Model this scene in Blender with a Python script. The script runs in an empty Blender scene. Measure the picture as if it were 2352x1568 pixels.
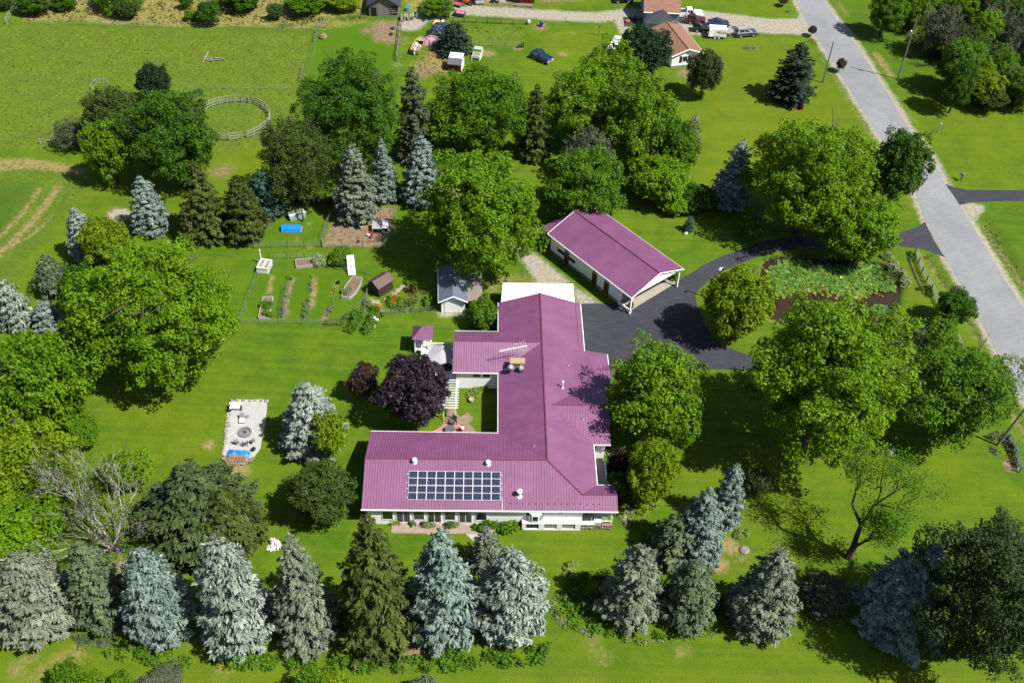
import bpy, math, random
import numpy as np
from mathutils import Vector, Matrix

# ---------------------------------------------------------------- camera, sky, sun, exposure
H = 96.0
PITCH, ROLL, FPX = 44.0491, 2.15706, 2338.765      # degrees below the horizon, roll, focal length in px of a 2352 px wide frame
SUN_EL, SUN_AZ = 55.0, -26.0                         # azimuth measured from +X (picture right) towards +Y (away)
sc = bpy.context.scene
th, s_ = math.radians(PITCH), math.radians(ROLL)
FW = np.array([0, math.cos(th), -math.sin(th)]); R0 = np.array([1., 0, 0]); U0 = np.cross(R0, FW)
NXY = (1085., 3200.)
def _basis(s): return math.cos(s)*R0+math.sin(s)*U0, -math.sin(s)*R0+math.cos(s)*U0
_b = None
for s in (s_, -s_):
    r_, u_ = _basis(s); dd = np.array([0, 0, -1.])
    e = abs(1176+FPX*dd.dot(r_)/dd.dot(FW)-NXY[0])
    if _b is None or e < _b[0]: _b = (e, r_, u_)
RT, UP = _b[1], _b[2]
cam = bpy.data.cameras.new("camera"); co = bpy.data.objects.new("camera", cam); sc.collection.objects.link(co)
M = Matrix(((RT[0], UP[0], -FW[0], 0), (RT[1], UP[1], -FW[1], 0), (RT[2], UP[2], -FW[2], H), (0, 0, 0, 1)))
co.matrix_world = M
cam.sensor_width = 36; cam.sensor_fit = 'HORIZONTAL'; cam.lens = 36*FPX/2352; cam.clip_end = 5000; cam.clip_start = 1
sc.camera = co
w = bpy.data.worlds.new("World"); sc.world = w; w.use_nodes = True
nt = w.node_tree; bg = nt.nodes["Background"]; sky = nt.nodes.new("ShaderNodeTexSky"); sky.sky_type = 'NISHITA'; sky.sun_disc = False
sky.sun_elevation = math.radians(SUN_EL); sky.sun_rotation = math.radians(90-SUN_AZ)
nt.links.new(sky.outputs[0], bg.inputs[0]); bg.inputs[1].default_value = 0.065
sd = bpy.data.lights.new("sun", 'SUN'); so = bpy.data.objects.new("sun", sd); sc.collection.objects.link(so)
sd.energy = 4.9; sd.angle = math.radians(0.53); sd.color = (1, .965, .90)
_sv = Vector((math.cos(math.radians(SUN_AZ))*math.cos(math.radians(SUN_EL)), math.sin(math.radians(SUN_AZ))*math.cos(math.radians(SUN_EL)), math.sin(math.radians(SUN_EL))))
so.rotation_euler = (-_sv).to_track_quat('-Z', 'Y').to_euler(); so.location = (60, -20, 150)
sc.view_settings.view_transform = 'Standard'; sc.view_settings.look = 'None'; sc.view_settings.exposure = 0.8; sc.view_settings.gamma = 1
sc.cycles.max_bounces = 6; sc.cycles.diffuse_bounces = 3; sc.cycles.transmission_bounces = 4; sc.cycles.transparent_max_bounces = 8
sc.cycles.use_denoising = True

# ---------------------------------------------------------------- helpers
EYE = np.array([0, 0, H])
def P(x, y, z=0.):                                   # point at height z seen at picture position x, y (2352 px wide frame)
    d = FW+(x-1176)/FPX*RT-(y-784)/FPX*UP
    return EYE+(z-H)/d[2]*d
def PV(x, y, z=0.): return Vector(P(x, y, z))
def proj(p):
    v = np.asarray(p, float)-EYE; q = v.dot(FW)
    return 1176+FPX*v.dot(RT)/q, 784-FPX*v.dot(UP)/q, FPX/q
def zfor(b, py):
    lo, hi = 0., 60.
    for _ in range(40):
        m = (lo+hi)/2
        if proj(b+np.array([0, 0, m]))[1] > py: lo = m
        else: hi = m
    return lo
col = sc.collection
def tag(o, label=None, cat=None, group=None, kind=None):
    if label: o['label'] = label
    if cat: o['category'] = cat
    if group: o['group'] = group
    if kind: o['kind'] = kind
    return o
def thing(name, label, cat, loc=(0, 0, 0), rz=0., group=None):
    o = bpy.data.objects.new(name, None); col.objects.link(o); o.empty_display_size = .3
    o.location = loc; o.rotation_euler = (0, 0, rz); return tag(o, label, cat, group)
def kids(o): return [c for c in bpy.data.objects if c.parent == o]
CH = {}
def link(o, parent=None):
    col.objects.link(o)
    if parent is not None:
        o.parent = parent; CH.setdefault(parent.name, []).append(o)
    return o
def copy_tree(o, label=None, group=None, parent=None):
    c = o.copy(); link(c, parent)
    for ch in CH.get(o.name, []): copy_tree(ch, parent=c)
    if label: c['label'] = label
    if group: c['group'] = group
    return c
class MB:
    def __init__(s): s.v = []; s.f = []; s.m = []
    def add(s, vs, fs, m=0):
        b = len(s.v); s.v += [tuple(v) for v in vs]; s.f += [tuple(i+b for i in f) for f in fs]; s.m += [m]*len(fs); return s
    def box(s, c, d, rz=0., m=0, tilt=None):
        x, y, z = d[0]/2, d[1]/2, d[2]/2
        vs = [Vector(p) for p in ((-x, -y, -z), (x, -y, -z), (x, y, -z), (-x, y, -z), (-x, -y, z), (x, -y, z), (x, y, z), (-x, y, z))]
        R = Matrix.Rotation(rz, 3, 'Z')
        if tilt: R = R @ Matrix.Rotation(tilt[0], 3, 'X') @ Matrix.Rotation(tilt[1], 3, 'Y')
        vs = [R @ v+Vector(c) for v in vs]
        return s.add(vs, [(0, 3, 2, 1), (4, 5, 6, 7), (0, 1, 5, 4), (1, 2, 6, 5), (2, 3, 7, 6), (3, 0, 4, 7)], m)
    def bb(s, x0, x1, y0, y1, z0, z1, m=0): return s.box(((x0+x1)/2, (y0+y1)/2, (z0+z1)/2), (abs(x1-x0), abs(y1-y0), abs(z1-z0)), 0, m)
    def prism(s, poly, z0, z1, m=0):
        n = len(poly); a = sum(poly[i][0]*poly[(i+1) % n][1]-poly[(i+1) % n][0]*poly[i][1] for i in range(n))
        if a < 0: poly = poly[::-1]
        vs = [(p[0], p[1], z0) for p in poly]+[(p[0], p[1], z1) for p in poly]
        return s.add(vs, [tuple(range(n-1, -1, -1)), tuple(range(n, 2*n))]+[(i, (i+1) % n, (i+1) % n+n, i+n) for i in range(n)], m)
    def slab(s, pts, t, m=0):                         # a planar polygon given a thickness downwards
        n = len(pts); pts = [Vector(p) for p in pts]
        a = sum(pts[i].x*pts[(i+1) % n].y-pts[(i+1) % n].x*pts[i].y for i in range(n))
        if a < 0: pts = pts[::-1]
        vs = [p-Vector((0, 0, t)) for p in pts]+pts
        return s.add(vs, [tuple(range(n-1, -1, -1)), tuple(range(n, 2*n))]+[(i, (i+1) % n, (i+1) % n+n, i+n) for i in range(n)], m)
    def side(s, prof, y0, y1, m=0):                   # x-z profile run along y
        n = len(prof); a = sum(prof[i][0]*prof[(i+1) % n][1]-prof[(i+1) % n][0]*prof[i][1] for i in range(n))
        if a < 0: prof = prof[::-1]
        vs = [(p[0], y0, p[1]) for p in prof]+[(p[0], y1, p[1]) for p in prof]
        return s.add(vs, [tuple(range(n)), tuple(range(2*n-1, n-1, -1))]+[((i+1) % n, i, i+n, (i+1) % n+n) for i in range(n)], m)
    def tube(s, path, rad, n=6, m=0, cap=True):
        path = [Vector(p) for p in path]; rad = rad if hasattr(rad, '__len__') else [rad]*len(path); rings = []
        for i, p in enumerate(path):
            t = (path[min(i+1, len(path)-1)]-path[max(i-1, 0)]).normalized()
            a = Vector((0, 0, 1)) if abs(t.z) < .9 else Vector((1, 0, 0)); b = t.cross(a).normalized(); c = b.cross(t)
            rings.append([p+(b*math.cos(q)+c*math.sin(q))*rad[i] for q in [2*math.pi*k/n for k in range(n)]])
        vs = [v for r in rings for v in r]; fs = []
        for i in range(len(path)-1):
            for k in range(n): fs.append((i*n+k, i*n+(k+1) % n, (i+1)*n+(k+1) % n, (i+1)*n+k))
        if cap: fs += [tuple(range(n-1, -1, -1)), tuple(range(len(vs)-n, len(vs)))]
        return s.add(vs, fs, m)
    def lathe(s, prof, n=16, m=0, c=(0, 0, 0)):
        vs = [(c[0]+r*math.cos(2*math.pi*k/n), c[1]+r*math.sin(2*math.pi*k/n), c[2]+z) for r, z in prof for k in range(n)]
        fs = [(i*n+k, i*n+(k+1) % n, (i+1)*n+(k+1) % n, (i+1)*n+k) for i in range(len(prof)-1) for k in range(n)]
        fs += [tuple(range(n-1, -1, -1)), tuple(range(len(vs)-n, len(vs)))]
        return s.add(vs, fs, m)
    def build(s, name, mats, parent=None, smooth=False, bevel=0):
        me = bpy.data.meshes.new(name); me.from_pydata([tuple(v) for v in s.v], [], s.f)
        for mm in (mats if isinstance(mats, (list, tuple)) else [mats]): me.materials.append(mm)
        me.polygons.foreach_set('material_index', s.m)
        if smooth: me.polygons.foreach_set('use_smooth', [True]*len(s.f))
        me.update(); o = bpy.data.objects.new(name, me); link(o, parent)
        if bevel:
            b = o.modifiers.new('bevel', 'BEVEL'); b.width = bevel; b.segments = 2; b.limit_method = 'ANGLE'; b.angle_limit = .6
        return o
def fastmesh(name, v, f4, mat, hue=None, smooth=False):
    me = bpy.data.meshes.new(name); nv, nf = len(v), len(f4)
    me.vertices.add(nv); me.vertices.foreach_set('co', np.asarray(v, np.float32).ravel())
    me.loops.add(nf*4); me.loops.foreach_set('vertex_index', np.asarray(f4, np.int32).ravel())
    me.polygons.add(nf); me.polygons.foreach_set('loop_start', np.arange(0, nf*4, 4, dtype=np.int32))
    if hue is not None:
        at = me.attributes.new('hue', 'FLOAT', 'FACE'); at.data.foreach_set('value', np.asarray(hue, np.float32))
    if mat: me.materials.append(mat)
    me.update(calc_edges=True)
    if smooth: me.polygons.foreach_set('use_smooth', np.ones(nf, bool))
    return me

# ---------------------------------------------------------------- materials
def nodes(name):
    m = bpy.data.materials.new(name); m.use_nodes = True; nt = m.node_tree
    return m, nt, nt.nodes, nt.links, nt.nodes['Principled BSDF']
def N(nt, typ, **kw):
    n = nt.nodes.new('ShaderNode'+typ)
    for k, v in kw.items(): setattr(n, k, v)
    return n
def noise(nt, vec, scale, detail=3, rough=.6, out='Fac'):
    n = N(nt, 'TexNoise'); n.inputs['Scale'].default_value = scale; n.inputs['Detail'].default_value = detail; n.inputs['Roughness'].default_value = rough
    if vec is not None: nt.links.new(vec, n.inputs['Vector'])
    return n.outputs[out]
def mixc(nt, f, a, b, mode='MIX'):
    n = N(nt, 'Mix', data_type='RGBA', blend_type=mode)
    for sock, val in ((n.inputs[0], f), (n.inputs[6], a), (n.inputs[7], b)):
        if isinstance(val, (int, float)): sock.default_value = val
        elif isinstance(val, tuple): sock.default_value = (*val, 1) if len(val) == 3 else val
        else: nt.links.new(val, sock)
    return n.outputs[2]
def math_(nt, op, a, b=0., c=None, clamp=False):
    n = N(nt, 'Math', operation=op); n.use_clamp = clamp
    for i, val in enumerate((a, b, c)):
        if val is None: continue
        if isinstance(val, (int, float)): n.inputs[i].default_value = val
        else: nt.links.new(val, n.inputs[i])
    return n.outputs[0]
def rng(nt, v, a, b, c=0., d=1.):
    n = N(nt, 'MapRange', interpolation_type='SMOOTHSTEP'); nt.links.new(v, n.inputs[0])
    for i, q in enumerate((a, b, c, d)): n.inputs[i+1].default_value = q
    return n.outputs[0]
def objco(nt): return N(nt, 'TexCoord').outputs['Object']
MT = {}
def alb(c): return tuple(c) if c is None or max(c) > .67 else tuple(q*.575 for q in c)
def mat(name, c, rough=.6, var=.25, scale=3., bump=0., spec=.4, metal=0., c2=None):
    if name in MT: return MT[name]
    c = alb(c)
    m, nt, ns, lk, b = nodes(name); oc = objco(nt)
    n1 = noise(nt, oc, scale, 5); n2 = noise(nt, oc, scale*7, 3)
    f = math_(nt, 'ADD', math_(nt, 'MULTIPLY', n1, .7), math_(nt, 'MULTIPLY', n2, .3))
    f = rng(nt, f, .3, .7)
    lo = tuple(q*(1-var) for q in c); hi = c2 or tuple(min(q*(1+var*.6), .92) for q in c)
    lk.new(mixc(nt, f, lo, hi), b.inputs['Base Color'])
    b.inputs['Roughness'].default_value = rough; b.inputs['Specular IOR Level'].default_value = spec; b.inputs['Metallic'].default_value = metal
    if bump:
        bp = N(nt, 'Bump'); bp.inputs['Strength'].default_value = bump; bp.inputs['Distance'].default_value = .05
        lk.new(n2, bp.inputs['Height']); lk.new(bp.outputs[0], b.inputs['Normal'])
    MT[name] = m; return m
def metal_roof(name, c, step=.41, rough=.42, dark=.55, wid=.16):
    c = alb(c); m, nt, ns, lk, b = nodes(name); tc = N(nt, 'TexCoord')
    sx = N(nt, 'SeparateXYZ'); lk.new(tc.outputs['Object'], sx.inputs[0]); sn = N(nt, 'SeparateXYZ'); lk.new(tc.outputs['Normal'], sn.inputs[0])
    ew = math_(nt, 'GREATER_THAN', math_(nt, 'ABSOLUTE', sn.outputs[0]), math_(nt, 'ABSOLUTE', sn.outputs[1]))
    u = N(nt, 'Mix'); lk.new(ew, u.inputs[0]); lk.new(sx.outputs[0], u.inputs[2]); lk.new(sx.outputs[1], u.inputs[3])
    fr = math_(nt, 'FRACT', math_(nt, 'DIVIDE', math_(nt, 'ADD', u.outputs[0], 500.), step))
    tri = math_(nt, 'ABSOLUTE', math_(nt, 'SUBTRACT', fr, .5))
    seam = rng(nt, tri, .5-wid, .5)
    pan = math_(nt, 'FLOOR', math_(nt, 'DIVIDE', math_(nt, 'ADD', u.outputs[0], 500.), step*2.25))
    wn = N(nt, 'TexWhiteNoise', noise_dimensions='1D'); lk.new(pan, wn.inputs['W'])
    n1 = noise(nt, tc.outputs['Object'], .35, 5)
    base = mixc(nt, rng(nt, n1, .3, .7), tuple(q*.88 for q in c), tuple(q*1.1 for q in c))
    base = mixc(nt, math_(nt, 'MULTIPLY', wn.outputs[0], .14), base, tuple(q*.55 for q in c))
    lk.new(mixc(nt, math_(nt, 'MULTIPLY', seam, dark), base, tuple(q*.35 for q in c)), b.inputs['Base Color'])
    bp = N(nt, 'Bump'); bp.inputs['Strength'].default_value = .6; bp.inputs['Distance'].default_value = .03
    lk.new(seam, bp.inputs['Height']); lk.new(bp.outputs[0], b.inputs['Normal'])
    b.inputs['Roughness'].default_value = rough; b.inputs['Specular IOR Level'].default_value = .5
    return m
def planks(name, c, step=.2, axis=None, rough=.8, dark=.45, var=.3):
    c = alb(c); m, nt, ns, lk, b = nodes(name); tc = N(nt, 'TexCoord')
    sx = N(nt, 'SeparateXYZ'); lk.new(tc.outputs['Object'], sx.inputs[0])
    if axis is None:
        sn = N(nt, 'SeparateXYZ'); lk.new(tc.outputs['Normal'], sn.inputs[0])
        ew = math_(nt, 'GREATER_THAN', math_(nt, 'ABSOLUTE', sn.outputs[0]), .5)
        u = N(nt, 'Mix'); lk.new(ew, u.inputs[0]); lk.new(sx.outputs[0], u.inputs[2]); lk.new(sx.outputs[1], u.inputs[3]); u = u.outputs[0]
    else: u = sx.outputs[axis]
    q = math_(nt, 'DIVIDE', math_(nt, 'ADD', u, 500.), step)
    tri = math_(nt, 'ABSOLUTE', math_(nt, 'SUBTRACT', math_(nt, 'FRACT', q), .5)); seam = rng(nt, tri, .4, .5)
    wn = N(nt, 'TexWhiteNoise', noise_dimensions='1D'); lk.new(math_(nt, 'FLOOR', q), wn.inputs['W'])
    n1 = noise(nt, tc.outputs['Object'], 2., 4)
    base = mixc(nt, math_(nt, 'ADD', math_(nt, 'MULTIPLY', wn.outputs[0], .6), math_(nt, 'MULTIPLY', n1, .4)), tuple(x*(1-var) for x in c), tuple(min(.9, x*(1+var)) for x in c))
    lk.new(mixc(nt, math_(nt, 'MULTIPLY', seam, dark), base, tuple(x*.25 for x in c)), b.inputs['Base Color'])
    bp = N(nt, 'Bump', invert=True); bp.inputs['Strength'].default_value = .5; bp.inputs['Distance'].default_value = .02
    lk.new(seam, bp.inputs['Height']); lk.new(bp.outputs[0], b.inputs['Normal'])
    b.inputs['Roughness'].default_value = rough; b.inputs['Specular IOR Level'].default_value = .3
    return m
def foliage(name, c1, c2, trans=.25, rough=.55, spec=.14, tint=.12):
    c1, c2 = (c1, c2) if max(c2) > .79 else (tuple(q*.575 for q in c1), tuple(q*.575 for q in c2)); m, nt, ns, lk, b = nodes(name)
    at = N(nt, 'Attribute', attribute_name='hue'); oi = N(nt, 'ObjectInfo')
    f = math_(nt, 'ADD', at.outputs['Fac'], math_(nt, 'MULTIPLY', math_(nt, 'SUBTRACT', oi.outputs['Random'], .5), tint), clamp=True)
    cc = mixc(nt, f, c1, c2)
    lk.new(cc, b.inputs['Base Color']); b.inputs['Roughness'].default_value = rough; b.inputs['Specular IOR Level'].default_value = spec
    t = N(nt, 'BsdfTranslucent'); lk.new(mixc(nt, .5, cc, (.15, .24, .006), 'MIX') if trans > .2 else cc, t.inputs[0])
    mx = N(nt, 'MixShader'); mx.inputs[0].default_value = trans
    lk.new(b.outputs[0], mx.inputs[1]); lk.new(t.outputs[0], mx.inputs[2]); lk.new(mx.outputs[0], ns['Material Output'].inputs[0])
    return m
def glass(name, c=(.02, .03, .04)):
    m = mat(name, c, .08, .2, 1., spec=.8); return m
F = {
 'maple_bright': foliage('leaf_maple_bright', (0.0616, 0.1680, 0.0034), (0.2632, 0.4704, 0.0090)),
 'maple_mid': foliage('leaf_maple_mid', (0.0448, 0.1366, 0.0045), (0.1792, 0.3584, 0.0112)),
 'maple_dark': foliage('leaf_maple_dark', (0.0246, 0.0896, 0.0056), (0.1064, 0.2408, 0.0112)),
 'dark_round': foliage('leaf_dark_round', (0.0134, 0.0403, 0.0134), (0.0336, 0.0762, 0.0224), .12),
 'olive': foliage('leaf_olive', (0.0381, 0.0762, 0.0112), (0.0986, 0.1590, 0.0224), .15),
 'oak_dark': foliage('leaf_oak_dark', (.018, .046, .010), (.066, .118, .026), .1),
 'yellow': foliage('leaf_yellow_green', (0.0952, 0.2016, 0.0034), (0.3248, 0.4816, 0.0090)),
 'grey_green': foliage('leaf_grey_green', (0.0784, 0.1064, 0.0616), (0.1456, 0.1848, 0.0952), .15),
 'purple': foliage('leaf_purple', (0.0134, 0.0078, 0.0134), (0.0493, 0.0291, 0.0470), .05, .55, .25),
 'purple_green': foliage('leaf_purple_small', (0.0336, 0.0202, 0.0202), (0.0952, 0.0560, 0.0448), .08),
 'russet': foliage('leaf_russet_green', (.038, .070, .018), (.105, .125, .035), .12),
 'spruce_blue': foliage('needle_blue', (0.1235, 0.1950, 0.1586), (0.4680, 0.5980, 0.5005), .06, .7, .08),
 'spruce_pale': foliage('needle_pale', (0.1820, 0.2470, 0.1950), (0.5980, 0.7085, 0.5720), .06, .7, .08),
 'spruce_grey': foliage('needle_grey_green', (0.1235, 0.1690, 0.1105), (0.3900, 0.4550, 0.3120), .06, .7, .08),
 'spruce_green': foliage('needle_green', (0.0715, 0.1235, 0.0624), (0.2470, 0.3250, 0.1625), .06, .7, .08),
 'spruce_dark': foliage('needle_dark_olive', (0.0390, 0.0650, 0.0104), (0.1560, 0.2054, 0.0442), .06, .7, .08),
 'spruce_forest': foliage('needle_forest', (0.0390, 0.0728, 0.0260), (0.1495, 0.2145, 0.0754), .06, .7, .08),
 'pine_teal': foliage('needle_teal', (0.0390, 0.0975, 0.0715), (0.1105, 0.2080, 0.1495), .06, .7, .08),
 'pine_dark': foliage('needle_dark', (0.0234, 0.0442, 0.0286), (0.0650, 0.1014, 0.0624), .06, .7, .08),
 'hosta': foliage('leaf_hosta', (0.1120, 0.2016, 0.0224), (0.3808, 0.4704, 0.1120), .2),
 'lush': foliage('leaf_lush', (0.0470, 0.1400, 0.0067), (0.1680, 0.3360, 0.0168)),
 'variegated': foliage('leaf_variegated', (0.0784, 0.1344, 0.0336), (0.4704, 0.5264, 0.2464), .2),
 'lily': foliage('leaf_lily', (.05, .15, .02), (.19, .36, .05), .05, .5, .2),
 'yellow_pad': foliage('leaf_pad_yellow', (0.1680, 0.2240, 0.0224), (0.3808, 0.3808, 0.0336), .05, .35, .5),
 'weed': foliage('leaf_weed', (0.0504, 0.0952, 0.0224), (0.1568, 0.2128, 0.0560), .2),
 'straw': foliage('grass_straw', (.16, .14, .03), (.42, .33, .12), .2),
 'orange': foliage('petal_orange', (.5, .14, .01), (.75, .33, .02), .1),
 'white': foliage('petal_white', (.6, .6, .55), (.85, .85, .8), .1),
 'redmulch': foliage('mulch_red', (.16, .03, .015), (.34, .08, .04), .0),
}
W = mat('white_paint', (.80, .80, .79), .5, .06, .8)
WOOD = planks('weathered_wood', (.30, .27, .24), .18, None, .85)
BARK = mat('bark', (.11, .085, .065), .9, .4, 4., .6)
BARKG = mat('bark_grey', (.30, .27, .23), .9, .35, 4., .5)
GREYW = mat('grey_wood', (.34, .32, .28), .85, .3, 5., .3)
PINKROOF = metal_roof('maroon_metal_roof', (.305, .106, .238), .31, .5, .6, .2)
BLACKM = mat('black_plastic', (.015, .015, .017), .5, .2)
STEEL = mat('galvanised_steel', (.55, .57, .58), .35, .15, 2., metal=.7)
GLASS = glass('dark_glass')
RUBBER = mat('rubber', (.02, .02, .02), .8, .2)
CONC = mat('concrete', (.50, .46, .38), .85, .18, .7, .2)
DIRT = mat('soil', (.21, .135, .085), .95, .35, 3., .8)
STONE = mat('field_stone', (.36, .33, .30), .9, .4, 2.5, .6)
# ---------------------------------------------------------------- ground: one sheet, with masks for worn, dry, rough and lush turf
def W2(pts): return np.array([P(x, y)[:2] for x, y in pts])
def sdist(px, py, poly):                              # signed distance, positive inside
    n = len(poly); d = np.full(px.shape, 1e18); ins = np.zeros(px.shape, bool)
    for i in range(n):
        a, b = poly[i], poly[(i+1) % n]; e = b-a; wx, wy = px-a[0], py-a[1]
        t = np.clip((wx*e[0]+wy*e[1])/max(e.dot(e), 1e-9), 0, 1)
        d = np.minimum(d, (wx-e[0]*t)**2+(wy-e[1]*t)**2)
        c = ((a[1] > py) != (b[1] > py))
        with np.errstate(divide='ignore', invalid='ignore'):
            xi = a[0]+(py-a[1])*e[0]/(e[1] if abs(e[1]) > 1e-12 else 1e-12)
        ins ^= c & (px < xi)
    d = np.sqrt(d); return np.where(ins, d, -d)
def ldist(px, py, pts):
    d = np.full(px.shape, 1e18)
    for i in range(len(pts)-1):
        a, b = pts[i], pts[i+1]; e = b-a; wx, wy = px-a[0], py-a[1]
        t = np.clip((wx*e[0]+wy*e[1])/max(e.dot(e), 1e-9), 0, 1)
        d = np.minimum(d, (wx-e[0]*t)**2+(wy-e[1]*t)**2)
    return np.sqrt(d)
def axis(a, b, st):
    c = np.arange(a, b, st); lo, hi, s = [], [], st
    x = a; 
    while x > -2500: s *= 1.35; x -= s; lo.append(x)
    x = c[-1]; s = st
    while x < 3000: s *= 1.35; x += s; hi.append(x)
    return np.concatenate([lo[::-1], c, hi])
gx, gy = axis(-112, 112, .4), axis(44, 222, .4)
GX, GY = np.meshgrid(gx, gy); px, py = GX.ravel(), GY.ravel(); nv = len(px)
masks = {k: np.zeros(nv) for k in ('dry', 'dirt', 'gravel', 'lush', 'rough', 'dark', 'yellow', 'straw')}
def area(k, pts, soft=1., amt=1.):
    v = np.clip(sdist(px, py, W2(pts))/soft*.5+.5, 0, 1)*amt; masks[k] = np.maximum(masks[k], v)
def stroke(k, pts, wid, soft=.5, amt=1.):
    v = np.clip((wid/2-ldist(px, py, W2(pts)))/soft*.5+.5, 0, 1)*amt; masks[k] = np.maximum(masks[k], v)
def spot(k, x, y, r, soft=None, amt=1., sq=1.):
    c = P(x, y); d = np.hypot(px-c[0], (py-c[1])*sq); masks[k] = np.maximum(masks[k], np.clip((r-d)/(soft or r)*.5+.5, 0, 1)*amt)
ROADL = [(1740,-220),(1828,0),(1846,40),(1864,72),(1884,100),(1904,130),(1939,185),(1976,245),(2009,295),(2034,338),(2106,452),(2126,510),(2169,587),(2209,657),(2244,722),(2274,777),(2309,857),(2362,935),(2440,1060),(2560,1260)]
ROADR = [(1778,-220),(1889,0),(1914,37),(1954,85),(1996,150),(2024,195),(2049,230),(2079,285),(2139,362),(2169,420),(2204,472),(2254,552),(2301,632),(2352,709),(2470,890),(2640,1140)]
# dry unmown strip, pasture, paddock, hay field
area('dry', [(30,12),(60,45),(320,58),(620,62),(740,45),(860,25),(850,-30),(700,-60),(300,-40),(60,-20)], 2.5)
area('dry', [(930,-20),(925,20),(960,40),(1020,18),(1176,10),(1240,-10),(1200,-80),(940,-80)], 3, .75)
area('dry', [(845,42),(700,45),(640,62),(610,68),(740,70),(845,55)], 2, .7)
area('rough', [(-200,62),(330,66),(720,72),(700,200),(672,330),(560,345),(300,360),(120,340),(-200,360)], 2.5)
area('rough', [(1050,60),(1210,60),(1195,110),(1050,110)], 1.5, .6)
area('yellow', [(1050,70),(1205,70),(1195,108),(1050,108)], 1.5, .6)
area('lush', [(735,68),(840,50),(872,60),(875,95),(905,110),(905,180),(700,200),(712,110)], 1.5)
area('dirt', [(868,48),(918,48),(912,95),(895,103),(862,95),(850,60)], 2.2)
spot('dirt', 846, 70, 1.8, 1.5, .7)
area('rough', [(-200,395),(190,395),(195,440),(130,520),(40,640),(-200,720)], 2.)
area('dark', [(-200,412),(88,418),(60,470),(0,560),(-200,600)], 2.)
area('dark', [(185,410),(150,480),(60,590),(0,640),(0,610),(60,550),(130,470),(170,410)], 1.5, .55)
for ln, wd in (([(90,436),(60,480),(30,515),(-10,552)],1.1), ([(137,428),(105,470),(80,505),(55,530),(20,560),(-10,590)],1.4), ([(125,490),(90,525),(60,548)],.7), ([(40,555),(10,575),(-10,590)],1.2), ([(180,395),(120,380),(60,372),(-30,372)],2.2), ([(140,392),(60,384),(-30,388)],1.4)):
    stroke('straw', ln, wd, .9, .8)
area('straw', [(-40,372),(60,370),(110,374),(160,386),(150,394),(60,392),(-40,394)], 1.5, .7)
stroke('dirt', [(150,392),(190,402),(205,420)], .5, .5, .7)
area('yellow', [(180,395),(300,425),(295,560),(190,470),(60,700),(0,720),(60,640)], 4, .5)
# far neighbour's yard
area('yellow', [(1620,95),(1850,92),(1990,300),(2000,340),(1600,480),(1560,470),(1610,240)], 5, .95)
area('yellow', [(1200,60),(1400,70),(1410,110),(1300,180),(1200,200),(1050,170),(960,180),(955,220),(1240,250),(1240,120)], 5, .55)
area('yellow', [(1540,160),(1640,165),(1640,320),(1590,420),(1580,280)], 5, .8)
area('yellow', [(1650,-30),(1820,-30),(1832,40),(1700,45)], 4, .6)
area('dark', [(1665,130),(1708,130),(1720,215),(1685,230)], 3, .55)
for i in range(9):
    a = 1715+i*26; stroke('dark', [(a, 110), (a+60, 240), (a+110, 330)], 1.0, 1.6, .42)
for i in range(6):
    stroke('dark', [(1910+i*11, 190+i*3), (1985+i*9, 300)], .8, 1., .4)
spot('dirt', 1578, 168, 2.2, 1.6, .65); spot('dirt', 1597, 176, 1.5, 1., .5)
for x, y, r, k, a in ((1243,62,1.7,'dirt',.8),(1000,145,3.2,'straw',.9),(1008,125,2.6,'straw',.8),(985,150,2.8,'straw',.9),(973,167,2.2,'dirt',.8),(1012,160,2.2,'straw',.8),(1040,130,2.4,'straw',.7),(1015,200,1.3,'dirt',.7),(1017,212,1.1,'dirt',.6),(1120,122,1.7,'straw',.8),(1190,111,1.,'dirt',.9),(1291,124,1.1,'straw',.7),(1315,78,1.2,'straw',.5),(1272,85,3,'straw',.35)):
    spot(k, x, y, r, r*.8, a)
stroke('gravel', [(940,60),(968,40),(1000,28),(1090,24),(1176,30),(1300,37),(1370,40),(1420,34),(1465,30)], 4.2, 1.6)
stroke('gravel', [(905,170),(935,90),(950,62),(965,48)], 2.5, 3., .45)
stroke('gravel', [(1600,40),(1680,50),(1764,60),(1850,62)], 6.5, 1.2)
area('gravel', [(1540,38),(1620,28),(1700,48),(1700,80),(1640,85),(1590,80)], 2)
area('gravel', [(1405,40),(1440,38),(1445,75),(1425,80),(1418,70),(1414,58)], 1.2, .9)
area('dirt', [(1030,8),(1100,22),(1180,20),(1200,0),(1180,-25),(1050,-25)], 2.5, .6)
area('gravel', [(1120,2),(1160,6),(1172,-2),(1165,-14),(1130,-16)], 1.5)
area('dirt', [(1240,8),(1325,4),(1330,-20),(1230,-20)], 2, .8)
area('gravel', [(1836,18),(1846,40),(1866,72),(1874,90),(1846,82),(1800,76),(1800,50),(1828,48),(1836,36)], 1.)
# road shoulders
def off(pts, d): return [(x+d, y+abs(d)*.25) for x, y in pts]
stroke('gravel', ROADL[1:], 2.0, .9, .8); stroke('gravel', ROADR[1:], 2.4, 1.0, .85)
stroke('straw', off(ROADL[5:11], -16), 1.2, 1., .6); stroke('straw', off(ROADR[1:8], 30), 1.0, 1., .45)
stroke('straw', [(2012,125),(2030,150),(2047,175)], 1.6, 1., .8); stroke('straw', [(1925,5),(1948,38)], 1.2, 1., .6)
area('gravel', [(2206,470),(2228,466),(2262,474),(2258,486),(2244,495),(2240,512),(2230,498)], .9)
area('yellow', [(2040,240),(2400,260),(2400,430),(2220,432),(2150,350)], 6, .5)
area('yellow', [(2070,560),(2170,600),(2240,730),(2280,800),(2200,780),(2130,700)], 3, .5)
area('dark', [(1900,0),(1990,0),(2050,60),(2120,120),(2170,180),(2060,190),(1960,60)], 4, .6)
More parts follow.
